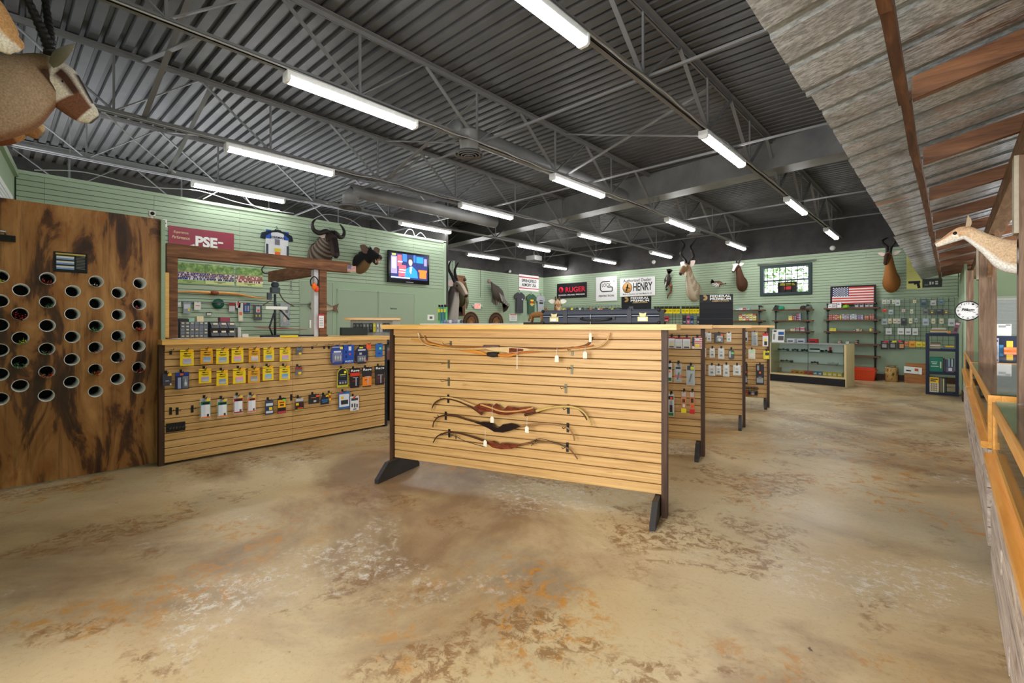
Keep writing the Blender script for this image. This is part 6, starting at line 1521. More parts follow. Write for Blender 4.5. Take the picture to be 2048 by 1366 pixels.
std(S3, c8(690,345,742,437), (84, 84, 84), [(.5, .3, .95, .46, (110, 230, 110)), (.1, .2, .45, .8, (190, 190, 190))], 'dark pack with bright green tag, middle row of the third stand', shape='round')
std(S4, c8(832,190,862,280), (190, 192, 194), [(.0, .5, .5, .66, (250, 190, 50)), (.3, .6, .8, .9, (60, 60, 62))], 'pale pack half hidden by the third stand post, top row')
std(S4, c8(895,190,950,315), (170, 176, 180), [(.6, .1, .95, .24, (236, 220, 90)), (.3, .3, .7, .9, (50, 52, 56))], 'grey clamshell with dark tool, top row of the farthest stand', blister=(.15, .25, .85, .97, .03, ('rod', (60, 62, 66))))
std(S4, c8(992,205,1042,320), (226, 222, 220), [(0, 0, 1, .2, (200, 60, 60)), (.3, .45, .75, .6, (240, 220, 40)), (.3, .62, .8, .92, (50, 50, 56))], 'white pack with red header and yellow tag at the end of the farthest stand')
std(S4, c8(832,345,848,405), (120, 124, 126), [(.1, .5, .8, .75, (220, 220, 50))], 'narrow dark pack with yellow tag by the third stand post')
std(S4, c8(867,345,928,432), (222, 218, 196), [(.3, .1, .8, .24, (150, 226, 170)), (.2, .4, .8, .8, (236, 228, 200))], 'cream bagged pack with mint tag, middle row of the farthest stand', blister=(.1, .3, .9, .97, .03, None))
std(S4, c8(1000,360,1052,432), (222, 216, 40), [(.3, .2, .95, .55, (60, 60, 60)), (.3, .6, .8, .9, (250, 210, 70))], 'bright yellow pack with dark window at the end of the farthest stand')
for rc, lab in ((c8(832,470,860,655), 'tall black card half hidden by the third stand post'), (c8(933,478,1005,660), 'tall black card with silver tool, bottom row of the farthest stand')):
    std(S4, rc, (36, 34, 36), [(.15, .06, .4, .3, (150, 150, 150)), (.4, .36, .62, .46, (244, 100, 50)), (.1, .66, .9, .9, (150, 154, 158)), (.3, .6, .7, .7, (120, 120, 124))], lab)
u, z, w_, h_ = S4.rect(*c8(828,690,955,748), .15)
t_ = thing('wire_basket', 'black wire basket hanging low on the farthest stand', 'basket', S4.w(u, .03, z), S4.rz)
g = MB()
for zz, e in ((-h_/2, .02), (0, .01), (h_/2, 0)):
    pts = [(-w_/2+e, 0, zz), (w_/2-e, 0, zz), (w_/2-e, -.22, zz), (-w_/2+e, -.22, zz), (-w_/2+e, 0, zz)]
    for a, b in zip(pts, pts[1:]): g.tube([a, b], .004, 4)
g.build('rim_wires', BLACK, t_); g = MB()
for k in range(11):
    x = -w_/2+.02+(w_-.04)*k/10; g.tube([(x, -.22, h_/2), (x, -.22, -h_/2), (x, 0, -h_/2), (x, 0, h_/2+.03)], .0025, 4)
g.build('mesh_wires', BLACK, t_)
for k, c in enumerate(((236, 90, 50), (40, 40, 44), (190, 190, 190), (34, 34, 36))):
    o_ = thing('small_box', 'small %s item lying in the wire basket' % ['orange', 'black', 'grey', 'dark'][k], 'box', S4.w(u-w_*.36+w_*.24*k, .13, z-h_/2+.006), S4.rz, 'items in the wire basket')
    MB().box(0, 0, .022, w_*.18, .1, .044).build('box', flat(c, .5), o_)

# ================================================================ PIPE SHELVES ON THE BACK WALL
SHW = ramp_mat('shelf_walnut', [(.3, (70, 42, 26)), (.55, (112, 72, 44)), (.8, (148, 102, 66))], (3, 30, 30), .5, 6, 1.0, .8, .15)
PIPE = flat((56, 60, 66), .4, .6)
def pipe_shelf(x0, x1, zs_, pxs, label, top=None, bottom=0.0):
    t_ = thing('pipe_shelf', label, 'shelf', (0, 15.7, 0), 0, 'black pipe shelving units')
    for z in zs_: MB().b2(x0, -.30, z-.035, x1, -.03, z).build('shelf_board', SHW, t_)
    for x in pxs:
        g = MB(); zt_ = zs_[0]+.10
        g.tube([(x, -.0, zt_), (x, -.25, zt_), (x, -.25, bottom+.0)], .021, 10)
        for z in [zt_]: g.ball(x, -.25, z, .034)
        for z in zs_:
            g.tube([(x, -.25, z-.075), (x, -.25, z-.037)], .032, 10)
            g.tube([(x, -.25, z-.06), (x, -.0, z-.06)], .018, 8)
        g.lathe([(.05, 0), (.05, .012), (.025, .02)], x, -.25, bottom, 12)
        g.lathe([(.045, -.015), (.045, 0)], x, 0, zt_, 12, axis='y')
        g.build('pipe_leg', PIPE, t_)
    return t_
def fz(py, px=1600, off=.28): return FAR.at(px, py, off)[1]
def fx(px, off=.28): return FAR.at(px, 650, off)[0]
c5x = lambda a: 1540+a/6.209
c5y = lambda b: 560+b/6.209
ZA = [fz(c5y(v), 1585) for v in (362, 498, 635)]+[.95, .5]
pipe_shelf(fx(c5x(25)), fx(c5x(525)), ZA, [fx(c5x(68)), fx(c5x(463))], 'walnut and pipe shelf unit behind the left of the glass showcase')
ZB_ = [fz(c5y(v), 1705) for v in (343, 490, 637, 793, 938)]
pipe_shelf(fx(c5x(668)), fx(c5x(1358)), ZB_, [fx(c5x(714)), fx(c5x(1306))], 'walnut and pipe shelf unit below the framed flag')
ZC = [fz(619.5, 1500), fz(641, 1500), 1.1, .7]
pipe_shelf(fx(1425), fx(1527), ZC, [fx(1518), fx(1432)], 'walnut and pipe shelf unit right of the black counter displays')
BXG = {}
def boxes(zs_, px0, px1, pyt, cols, rows, colors, desc, where, off=.20, gap=.004, group=None, dep=.10, zbase=None):
    x0, x1 = fx(px0, off), fx(px1, off); h_ = max(.03, FAR.at((px0+px1)/2, pyt, off)[1]-zs_); bw = (x1-x0)/cols; bh = h_/rows; n = 0
    for r in range(rows):
        for c in range(cols):
            col = colors[(r*cols+c) % len(colors)]; k = (round(bw, 3), round(bh, 3), col)
            if k not in BXG:
                a = MB().b2(-bw/2+gap/2, -dep, 0, bw/2-gap/2, 0, bh-gap/2).mesh('carton', flat(col, .5, 0, .05))
                g = MB(); g.add([(-bw*.36, -dep-.001, bh*.2), (bw*.36, -dep-.001, bh*.2), (bw*.36, -dep-.001, bh*.5), (-bw*.36, -dep-.001, bh*.5)], [(0, 1, 2, 3)]); g.add([(-bw*.3, -dep-.001, bh*.62), (bw*.1, -dep-.001, bh*.62), (bw*.1, -dep-.001, bh*.78), (-bw*.3, -dep-.001, bh*.78)], [(0, 1, 2, 3)], 1)
                BXG[k] = (a, g.mesh('print', [flat(tuple(int(255-(255-v)*.35) for v in col), .5), flat(tuple(int(v*.35) for v in col), .5)]))
            t_ = thing('ammunition_box', desc, 'box', (x0+bw*(c+.5), 15.7-off+dep/2+.02, zs_+r*bh), 0, group or ('boxes '+where))
            mobj('carton', BXG[k][0], t_); mobj('print', BXG[k][1], t_)
            lv = ['bottom', 'second', 'third', 'top', 'topmost'][r] if rows > 1 else 'single'
            t_['label'] = ('%s, %s layer, %s, %s' % (desc, lv, ['first', 'second', 'third', 'fourth', 'fifth', 'sixth', 'seventh'][c], where)) if cols > 1 else '%s, %s layer, %s' % (desc, lv, where)
def B5(zi, ZZ, a, b, c, cols, rows, colors, desc, where, **k): boxes(ZZ[zi]+.0005, c5x(a), c5x(b), c5y(c), cols, rows, colors, desc, where, **k)
wfl = 'flag unit'
B5(1, ZB_, 722, 775, 428, 2, 3, [(206, 120, 84), (190, 96, 70)], 'copper box', 'far left on flag unit second shelf')
B5(1, ZB_, 778, 862, 430, 3, 3, [(176, 70, 56), (206, 150, 120)], 'rust red box', 'flag unit second shelf')
B5(1, ZB_, 866, 888, 436, 1, 3, [(220, 206, 50)], 'yellow box', 'flag unit second shelf')
B5(1, ZB_, 892, 985, 424, 3, 4, [(150, 130, 150), (186, 176, 190)], 'mauve grey box', 'flag unit second shelf')
B5(1, ZB_, 990, 1080, 420, 3, 4, [(196, 204, 206), (150, 166, 170)], 'silver box', 'flag unit second shelf')
B5(1, ZB_, 1086, 1164, 432, 2, 4, [(126, 104, 150), (160, 150, 176)], 'violet box', 'flag unit second shelf')
B5(1, ZB_, 1174, 1228, 440, 2, 3, [(196, 110, 76)], 'orange brown box', 'flag unit second shelf')
B5(1, ZB_, 1240, 1292, 424, 2, 4, [(190, 96, 80)], 'brick red box', 'flag unit second shelf')
B5(2, ZB_, 740, 822, 597, 2, 3, [(232, 226, 30)], 'bright yellow box', 'flag unit third shelf')
B5(2, ZB_, 1028, 1064, 618, 1, 1, [(90, 80, 110)], 'purple grey box', 'flag unit third shelf')
B5(2, ZB_, 1068, 1150, 604, 2, 2, [(190, 176, 130), (130, 120, 90)], 'tan box', 'flag unit third shelf')
B5(2, ZB_, 1235, 1290, 600, 2, 2, [(230, 220, 40), (120, 90, 60)], 'yellow and brown box', 'flag unit third shelf')
B5(3, ZB_, 848, 888, 750, 2, 2, [(190, 150, 120), (150, 90, 70)], 'small tan box', 'flag unit fourth shelf')
B5(3, ZB_, 942, 985, 764, 1, 1, [(220, 220, 214)], 'small white box', 'flag unit fourth shelf')
B5(3, ZB_, 1062, 1100, 745, 2, 2, [(170, 110, 86), (40, 36, 36)], 'brown and black box', 'flag unit fourth shelf')
B5(0, ZB_, 722, 830, 292, 2, 2, [(220, 220, 224), (190, 190, 196)], 'white box', 'flag unit top shelf', off=.24)
B5(0, ZB_, 834, 888, 280, 1, 1, [(226, 226, 228)], 'tall white box', 'flag unit top shelf', off=.24)
for i, x in enumerate((1078, 1140, 1205, 1260)):
    B5(0, ZB_, x-28, x+28, 290, 1, 1, [(110, 110, 114), (120, 80, 80)], 'dark rounded clay box', '%s of four under the framed flag' % ['leftmost', 'second', 'third', 'rightmost'][i], off=.24)
o_ = thing('ball_cap', 'green and yellow camouflage cap on the flag unit top shelf', 'cap', (fx(c5x(945), .2), 15.5, ZB_[0]+.0005)); 
g = MB(); g.lathe([(.085, 0), (.085, .03), (.06, .07), (0, .085)], n=16); g.prism([(-.06, -.07), (.06, -.07), (.05, -.15), (-.05, -.15)], .0, .006, 0, 'xy'); g.build('cap_shell', flat((130, 180, 50), .8, 0, .5, 30), o_)
B5(1, ZA, 230, 280, 440, 1, 3, [(228, 206, 50), (226, 200, 70), (180, 180, 150)], 'yellow box', 'second shelf of the left pipe unit')
B5(1, ZA, 284, 330, 442, 2, 3, [(176, 60, 50), (120, 110, 150)], 'red and blue box', 'second shelf of the left pipe unit')
B5(1, ZA, 334, 386, 410, 2, 4, [(150, 50, 56), (150, 150, 190)], 'red and lilac box', 'second shelf of the left pipe unit')
B5(2, ZA, 255, 314, 602, 2, 2, [(200, 190, 130), (190, 190, 160)], 'cream box', 'third shelf of the left pipe unit')
B5(2, ZA, 318, 372, 580, 1, 3, [(130, 130, 140), (170, 60, 60)], 'silver and red box', 'third shelf of the left pipe unit')
B5(2, ZA, 376, 436, 578, 1, 3, [(150, 150, 160), (190, 80, 80)], 'grey and red box', 'third shelf of the left pipe unit')
for (a, b, c, col, nm) in ((60, 110, 322, (50, 60, 60), 'dark'), (110, 172, 316, (40, 140, 110), 'teal')):
    o_ = thing('ball_cap', '%s cap at the left of the left pipe unit top shelf' % nm, 'cap', (fx(c5x((a+b)/2), .18), 15.50+.0, ZA[0]+.0005), 0, 'caps on the pipe shelves'); g = MB(); g.lathe([(.09, 0), (.09, .04), (.065, .085), (0, .10)], n=16); g.prism([(-.06, -.07), (.06, -.07), (.05, -.16), (-.05, -.16)], .0, .006, 0, 'xy'); g.build('cap_shell', flat(col, .8), o_)
for (a, b, c, col, nm) in ((386, 452, 306, (52, 46, 40), 'brown camouflage'), (456, 508, 320, (90, 96, 84), 'grey green')):
    o_ = thing('ball_cap', '%s cap at the right of the left pipe unit top shelf' % nm, 'cap', (fx(c5x((a+b)/2), .18), 15.50+.0, ZA[0]+.0005), 0, 'caps on the pipe shelves'); g = MB(); g.lathe([(.09, 0), (.09, .04), (.065, .085), (0, .10)], n=16); g.prism([(-.06, -.07), (.06, -.07), (.05, -.16), (-.05, -.16)], .0, .006, 0, 'xy'); g.build('cap_shell', flat(col, .8, 0, .4, 40), o_)
boxes(ZC[1]+.0005, 1478, 1513, 627.5, 5, 3, [(214, 200, 60), (220, 214, 160), (190, 90, 60), (190, 196, 170)], 'coloured box', 'second shelf beside the displays')
boxes(ZC[0]+.0005, 1472, 1500, 616, 4, 1, [(150, 200, 210), (230, 226, 220), (190, 70, 70)], 'little pale box', 'top shelf beside the displays')
# ================================================================ GLASS SHOWCASE
p_l, p_r = Vector((-3.42, 13.56)), Vector((-1.77, 13.24)); dv = p_r-p_l; sth = math.atan2(dv.y, dv.x); SLn = dv.length
sc_ = thing('glass_showcase', 'maple edged glass showcase on a black plinth before the pipe shelves', 'showcase', (p_l.x, p_l.y, 0), sth)
MAP = flat((204, 186, 142), .4, 0, .08, 6)
SZ = .985; D_ = .50
MB().b2(0, .01, 0, SLn, D_, .17).build('plinth', flat((32, 32, 36), .5), sc_)
MB().b2(0, 0, .172, SLn, D_, .215).build('deck', MAP, sc_)
for x in (-.0, SLn-.025): MB().b2(x, 0, .216, x+.025, D_, SZ-.02).build('side_panel', MAP, sc_)
MB().b2(SLn, 0.0, 0, SLn+.02, D_, SZ-.0).build('end_panel', MAP, sc_)
g = MB(); g.b2(0, -.004, SZ-.02, SLn+.02, .02, SZ); g.b2(0, D_-.02, SZ-.02, SLn+.02, D_, SZ); g.build('top_frame', flat((196, 198, 200), .3, .7), sc_)
MB().b2(.0, .021, SZ-.012, SLn, D_-.021, SZ-.004).build('top_glass', GLS, sc_)
MB().b2(.026, .004, .216, SLn-.026, .008, SZ-.021).build('front_glass', GLS, sc_)
MB().b2(.026, D_-.03, .216, SLn-.2, D_-.02, SZ-.021).build('mirror_back', flat((248, 252, 252), .3, 0, .02), sc_)
for z in (.47, .76):
    MB().b2(.03, .10, z, SLn-.03, D_-.035, z+.008).build('glass_shelf', glass('shelf_glass', (215, 235, 228), .06), sc_)
MB().tube([(SLn*.53, .02, .216), (SLn*.53, .02, SZ-.02)], .008, 6).build('divider', STEEL, sc_)
def onsc(x, y, z): return (p_l.x+math.cos(sth)*x-math.sin(sth)*y, p_l.y+math.sin(sth)*x+math.cos(sth)*y, z)
def scope(x, z, L_, lab, c=(40, 40, 44)):
    t_ = thing('rifle_scope', lab, 'scope', onsc(x, .25, z+.0285), sth, 'scopes in the glass showcase')
    MB().tube([(-L_/2, 0, 0), (-L_*.28, 0, 0), (-L_*.2, 0, 0), (L_*.25, 0, 0), (L_*.34, 0, 0), (L_/2, 0, 0)], [.024, .024, .013, .013, .028, .028], 10).build('tube', flat(c, .35), t_)
    MB().box(0, 0, .01, .035, .03, .045).build('turret', flat(c, .4), t_)
for i, (x, z, L_, lab, c) in enumerate(((.22, .7685, .26, 'dark scope at the left of the upper glass shelf', (40, 40, 44)), (.50, .7685, .14, 'short dark sight on the upper glass shelf left of the middle', (44, 44, 48)), (.72, .7685, .14, 'short sight on the upper glass shelf by the divider', (50, 50, 54)),
                                        (1.20, .7685, .24, 'black scope under the small red stand on the upper glass shelf', (30, 30, 32)), (.3, .4785, .30, 'long thin dark scope on the lower glass shelf at left', (40, 40, 42)), (.95, .4785, .16, 'black sight on the lower glass shelf right of the divider', (24, 24, 26)), (1.34, .4785, .22, 'pale grey scope at the right of the lower glass shelf', (190, 192, 190)))):
    scope(x, z, L_, lab, c)
o_ = thing('white_box', 'white carton on the upper glass shelf of the showcase', 'box', onsc(.96, .25, .7685), sth); MB().b2(-.12, -.06, 0, .12, .06, .05).build('carton', WHITE, o_); MB().b2(-.11, -.03, .051, .09, .03, .08).build('sight', BLACK, o_)
o_ = thing('red_stand', 'small red stand on the upper glass shelf of the showcase', 'stand', onsc(1.24, .38, .7685), sth); MB().b2(-.02, -.02, 0, .02, .02, .12).b2(-.04, -.03, 0, .04, .03, .012).build('stand', flat((200, 60, 50), .5), o_)
cols_ = [((230, 150, 40), 'orange'), ((214, 160, 50), 'gold'), ((226, 170, 60), 'amber'), ((206, 70, 40), 'red'), ((214, 60, 40), 'scarlet'), ((60, 140, 190), 'blue and white'), ((50, 110, 180), 'deep blue'), ((236, 206, 50), 'yellow and white'), ((240, 210, 60), 'yellow wedge'), ((236, 200, 40), 'yellow striped'), ((230, 196, 50), 'yellow end')]
for k, (c, nm) in enumerate(cols_):
    x = .45+k*.103; o_ = thing('small_carton', '%s carton on the showcase deck, %s of the row' % (nm, ['first', 'second', 'third', 'fourth', 'fifth', 'sixth', 'seventh', 'eighth', 'ninth', 'tenth', 'last'][k]), 'box', onsc(x+.05, .16, .2155), sth, 'cartons on the showcase deck')
    MB().b2(-.046, -.05, 0, .046, .05, .085).build('carton', flat(c, .45, 0, .05), o_); g = MB(); g.add([(-.035, -.0512, .02), (.035, -.0512, .02), (.02, -.0512, .06), (-.03, -.0512, .045)], [(0, 1, 2, 3)]); g.build('print', flat((240, 236, 226) if k > 4 else (120, 40, 30), .5), o_)
o_ = thing('camo_can', 'camouflage wrapped can at the left of the showcase deck', 'can', onsc(.15, .2, .2155), sth); MB().lathe([(0, 0), (.05, 0), (.05, .12), (0, .12)], n=14).build('can', flat((130, 110, 70), .6, 0, .6, 40), o_)
o_ = thing('flyer', 'white printed flyer standing on the left of the showcase top', 'flyer', onsc(.17, .06, SZ+.0), sth); o_.rotation_euler = (-.12, 0, sth)
MB().b2(-.15, 0, 0, .15, .004, .33).build('sheet', WHITE, o_); patch(o_, .30, .33, [(.5, .18, .95, .42, (40, 90, 160)), (.5, .5, .95, .85, (90, 90, 96)), (.1, .08, .35, .2, (60, 60, 60)), (.08, .35, .25, .8, (150, 150, 150))], -.002).location = (0, 0, .165)
for k, (x, c, nm) in enumerate(((.42, (200, 204, 210), 'silver'), (.66, (176, 182, 196), 'pale blue'), (.93, (160, 40, 44), 'red'))):
    o_ = thing('optics_box', '%s box on the showcase top' % nm, 'box', onsc(x, .25, SZ+.0), sth, 'boxes on the showcase top'); MB().b2(-.085, -.07, 0, .085, .07, .10).build('carton', flat(c, .4), o_); g = MB(); g.b2(-.06, -.072, .02, .06, -.0702, .05); g.build('print', flat((50, 50, 60), .5), o_)
# ================================================================ WIRE GRID AND PACKS ON THE BACK WALL
def grid_panel(px0, px1, py0, py1, label, ref=None, sp=.105):
    x0, x1 = FAR.at(px0, 650, .05)[0], FAR.at(px1, 650, .05)[0]; m = (px0+px1)/2; z1, z0 = FAR.at(m, py0, .05)[1], FAR.at(m, py1, .05)[1]
    t_ = thing('wire_grid', label, 'rack', (0, 15.7, 0)); nx = int(round((x1-x0)/sp)); nz = int(round((z1-z0)/sp))
    for k in range(nx+1): MB().bar((x0+(x1-x0)*k/nx, -.05, z0), (x0+(x1-x0)*k/nx, -.05, z1), .006, .006).build('wire', BLACK, t_)
    for k in range(nz+1): MB().bar((x0, -.055, z0+(z1-z0)*k/nz), (x1, -.055, z0+(z1-z0)*k/nz), .006, .006).build('wire', BLACK, t_)
    for x in (x0+.1, x1-.1):
        for z in (z0+.08, z1-.08): MB().tube([(x, 0, z), (x, -.05, z)], .012, 6).build('wall_clip', BLACK, t_)
grid_panel(1768, 1909, 595.5, 697, 'black wire grid crowded with hanging packs right of the flag')
def c6(a, b, c, d): return (1740+a/5.2545, 560+b/5.2545, 1740+c/5.2545, 560+d/5.2545)
GR = [
 ((126,208,172,250), (214,214,196), 'cream bag, first'), ((178,208,212,248), (200,206,200), 'pale bag, second'), ((232,208,265,250), (214,212,190), 'cream bag, third'), ((268,205,316,268), (200,206,206), 'clear bag, fourth'), ((452,208,486,242), (226,218,176), 'tan card, fifth'),
 ((524,202,604,285), (76,100,104), 'large slate card, sixth'), ((636,212,694,266), (190,192,194), 'clear bag with dark part, seventh'), ((726,206,776,252), (110,136,160), 'blue grey card, eighth'),
 ((130,303,176,338), (220,90,60), 'orange pack, first'), ((196,310,244,360), (176,196,196), 'pale teal bag, second'), ((334,306,370,336), (214,190,186), 'pink white bag, third'), ((422,306,454,352), (216,216,190), 'cream bag, fourth'), ((556,302,612,364), (110,112,116), 'grey clamshell, fifth'), ((622,306,684,366), (84,84,86), 'dark clamshell with yellow tag, sixth'), ((692,306,762,366), (74,78,84), 'dark clamshell, seventh'), ((772,306,832,366), (110,100,96), 'dark pack with yellow tag, last'),
 ((122,404,184,468), (176,190,196), 'clear bag, first'), ((192,404,228,458), (218,212,180), 'tan card, second'), ((242,404,280,456), (222,216,186), 'cream card, third'), ((284,404,322,458), (206,206,200), 'clear bag, fourth'), ((326,402,384,478), (56,60,64), 'black framed pack, fifth'), ((408,402,446,456), (220,214,184), 'cream card, sixth'), ((470,398,502,444), (170,176,180), 'grey card, seventh'), ((552,402,618,476), (176,190,200), 'blue white bag, eighth'), ((646,404,686,458), (220,214,186), 'cream card, ninth'), ((730,404,774,458), (222,216,188), 'cream card, tenth'), ((822,404,892,484), (206,214,216), 'large clear bag, last'),
 ((166,506,228,572), (216,220,222), 'white bag, first'), ((290,504,356,572), (220,222,224), 'white bag, second'), ((370,506,430,574), (216,218,220), 'white bag, third'), ((446,506,504,578), (218,220,220), 'white bag, fourth'),
 ((112,640,190,728), (34,32,36), 'black pack with red corner, first'), ((200,638,278,728), (36,36,36), 'black pack with lime corner, second'), ((288,636,362,728), (40,34,34), 'black pack with pink corner, third'), ((364,646,404,692), (222,130,60), 'small orange pack, fourth'), ((412,640,480,706), (240,160,30), 'bright orange pack, fifth'), ((484,646,546,702), (236,214,50), 'yellow pack, sixth'), ((552,648,582,704), (238,206,40), 'yellow pack, seventh')]
def rowname(y): return 'top row' if y < 290 else 'second row' if y < 390 else 'third row' if y < 490 else 'fourth row' if y < 600 else 'bottom row'
for rc, c, nm in GR:
    it = [(.2, .5, .8, .75, tuple(int(v*.72) for v in c)), (.25, .15, .75, .3, tuple(min(255, int(v*.5+110)) for v in c))]
    if 'red corner' in nm: it += [(.4, 0, 1, .2, (226, 40, 50)), (.2, .4, .8, .8, (180, 180, 180))]
    if 'lime' in nm: it += [(.4, 0, 1, .2, (220, 226, 40)), (.2, .4, .8, .8, (150, 150, 150))]
    if 'pink' in nm and 'corner' in nm: it += [(.1, 0, .6, .2, (236, 40, 70)), (.3, .4, .9, .85, (206, 150, 90))]
    if 'yellow tag' in nm: it += [(.3, .45, .7, .7, (220, 216, 50))]
    pack(FAR, c6(*rc), c, it, '%s in the %s of the right wire grid' % (nm, rowname(rc[1])), off=.10, group='packs on the right wire grid', hk=False, lips=False)
# left grids with yellow packs
grid_panel(1306, 1400, 612, 680, 'wire grid with yellow packs between the two counter displays', sp=.12)
def c7(a, b, c, d): return (1080+a/4.096, 460+b/4.096, 1080+c/4.096, 460+d/4.096)
k = 0
for (a, b, n) in ((935, 982, 2), (984, 1086, 3), (1088, 1148, 2), (1160, 1224, 2), (1226, 1306, 3)):
    for i in range(n):
        x0 = a+(b-a)*i/n; x1 = a+(b-a)*(i+1)/n-2; k += 1
        pack(FAR, c7(x0, 626, x1, 684), (236, 216, 30) if k > 2 else (200, 190, 90), [(0, 0, 1, .35, (40, 44, 40)), (.15, .5, .85, .6, (120, 110, 20)), (.15, .7, .85, .78, (150, 140, 30))], 'yellow pack with black header, %s across the grid between the displays' % ['first', 'second', 'third', 'fourth', 'fifth', 'sixth', 'seventh', 'eighth', 'ninth', 'tenth', 'eleventh', 'twelfth'][k-1], off=.10+.02*(k % 2), group='yellow packs between the displays', hk=False, lips=False)
for i, (rc, c, nm) in enumerate(((( 985,718,1012,750), (206, 40, 50), 'small red'), ((1018,708,1056,750), (190, 60, 70), 'red and black'), ((1168,700,1200,770), (60, 60, 70), 'dark pink topped'), ((1202,700,1228,770), (176, 80, 120), 'pink'), ((1230,704,1258,770), (50, 90, 130), 'blue'), ((1286,706,1306,770), (60, 64, 70), 'narrow grey'))):
    pack(FAR, c7(*rc), c, [(.1, .3, .9, .5, (40, 40, 44)), (.2, .7, .8, .8, (200, 200, 200))], '%s pack on the lower part of the grid between the displays' % nm, off=.10, group='low packs between the displays', hk=False, lips=False)
R2 = random.Random(5); cl = [(60, 60, 60), (40, 44, 44), (90, 100, 96), (236, 100, 40), (220, 210, 50), (190, 190, 186), (50, 60, 54)]
g_ = grid_panel(1125, 1244, 612, 660, 'wire grid half hidden behind the long case', sp=.14)
for i in range(22):
    x0 = 185+i*22; c = cl[R2.randrange(len(cl))]
    pack(FAR, c7(x0, 640+R2.randint(-4, 6), x0+19, 672), c, [(.15, .2, .85, .5, tuple(min(255, v+60) for v in c))], 'small hanging pack showing over the long case, %s from the giraffe head' % ['first', 'second', 'third', 'fourth', 'fifth', 'sixth', 'seventh', 'eighth', 'ninth', 'tenth', 'eleventh', 'twelfth', 'thirteenth', 'fourteenth', 'fifteenth', 'sixteenth', 'seventeenth', 'eighteenth', 'nineteenth', 'twentieth', 'twenty-first', 'twenty-second'][i], off=.10, group='packs behind the long case', hk=False, lips=False)
# ================================================================ BLUE RACK, CHEST, STUMP, TOTE
NAVY = flat((22, 32, 58), .5)
rk = thing('plastic_rack', 'navy blue plastic rack of books and binders by the stub wall', 'shelf', (-.37, 13.0, 0))
RW, RD_ = .50, .34
for x in (0, RW-.05):
    for y in (0, RD_-.05): MB().b2(x, y, 0, x+.05, y+.05, 1.25).build('upright', NAVY, rk)
RZ = [.05, .47, .94, 1.25]
for z in RZ: MB().b2(.0, -.004, z-.055, RW, RD_+.004, z).build('shelf', NAVY, rk)
def onrk(x, y, z): return (-.37+x, 13.0+y, z+.0005)
def book(name, lab, x, y, z, w_, d_, h_, c, cat='book', grp=None, tilt=0, pr=None):
    o_ = thing(name, lab, cat, onrk(x, y, z), 0, grp); o_.rotation_euler = (0, tilt, 0)
    MB().b2(0, 0, 0, w_, d_, h_).build('cover', flat(c, .5, 0, .05), o_)
    if pr: patch(o_, w_, h_, pr).location = (w_/2, 0, h_/2)
    return o_
book('binder', 'teal green binder with white print on the rack middle shelf', .06, .03, RZ[1], .20, .25, .29, (24, 120, 100), 'binder', pr=[(.1, .3, .6, .36, (200, 220, 210)), (.2, .42, .55, .48, (200, 220, 210)), (.1, .6, .7, .66, (180, 210, 200)), (.8, .3, .9, .75, (210, 200, 170))])
for k, (x, w_, h_, c, nm) in enumerate(((.265, .028, .27, (70, 34, 52), 'maroon'), (.296, .024, .25, (40, 50, 80), 'navy'), (.323, .02, .24, (60, 80, 120), 'blue'), (.346, .02, .27, (160, 176, 190), 'pale grey'), (.369, .02, .27, (60, 76, 110), 'slate'), (.392, .02, .26, (190, 200, 210), 'white'), (.415, .02, .27, (50, 60, 90), 'dark blue'))):
    book('book', '%s spine on the rack middle shelf right of the green binder' % nm, x, .04, RZ[1], w_-.002, .20, h_, c, grp='books on the rack middle shelf')
book('card_holder', 'grey violet card holder at the front of the rack middle shelf', .31, .0, RZ[1], .12, .035, .11, (96, 90, 120), 'holder', pr=[(.3, .2, .75, .75, (220, 220, 226))])
book('catalogue', 'yellow and white catalogue standing on the rack bottom shelf', .06, .02, RZ[0], .14, .03, .30, (220, 214, 190), 'catalogue', pr=[(0, 0, 1, .35, (246, 200, 30)), (.1, .08, .9, .16, (30, 30, 30)), (.1, .2, .7, .28, (30, 30, 30))]+[(.15+.25*(i % 3), .4+.14*(i//3), .33+.25*(i % 3), .5+.14*(i//3), (150, 130, 100)) for i in range(12)])
for k in range(6):
    book('book', ['brown', 'grey', 'olive', 'cream', 'dark green', 'black'][k]+' book end on the rack bottom shelf beside the catalogue', .205+k*.020, .04, RZ[0], .018, .2, .30-.006*k, [(120, 96, 70), (130, 130, 126), (110, 110, 70), (206, 200, 170), (50, 70, 56), (40, 36, 34)][k], grp='books on the rack bottom shelf')
for k, (w_, c) in enumerate(((.17, (176, 160, 130)), (.165, (130, 120, 110)), (.16, (206, 200, 190)), (.168, (150, 130, 100)), (.15, (90, 84, 80)))):
    book('magazine', ['lowest', 'second', 'third', 'fourth', 'topmost'][k]+' magazine of the pile on the rack upper shelf', .06+.004*k, .03, RZ[2]+.024*k+.0005*k, w_, .24, .0235, c, 'magazine', 'magazines on the rack upper shelf')
book('yellow_tool', 'yellow and orange tool lying on the rack upper shelf', .30, .06, RZ[2]+.03, .13, .05, .03, (240, 190, 40), 'tool'); book('grey_box', 'flat grey box under the yellow tool on the rack', .26, .03, RZ[2], .18, .2, .029, (100, 116, 130), 'box')
for k, (w_, c) in enumerate(((.26, (60, 80, 110)), (.27, (206, 200, 186)), (.25, (190, 150, 70)), (.24, (120, 90, 60)), (.22, (200, 196, 190)), (.20, (170, 176, 170)))):
    book('magazine', ['lowest', 'second', 'third', 'fourth', 'fifth', 'topmost'][k]+' item of the paper pile on top of the blue rack', .06+.008*k, .03, RZ[3]+.019*k+.0005*k, w_, .25, .0185, c, 'magazine', 'papers on top of the rack')
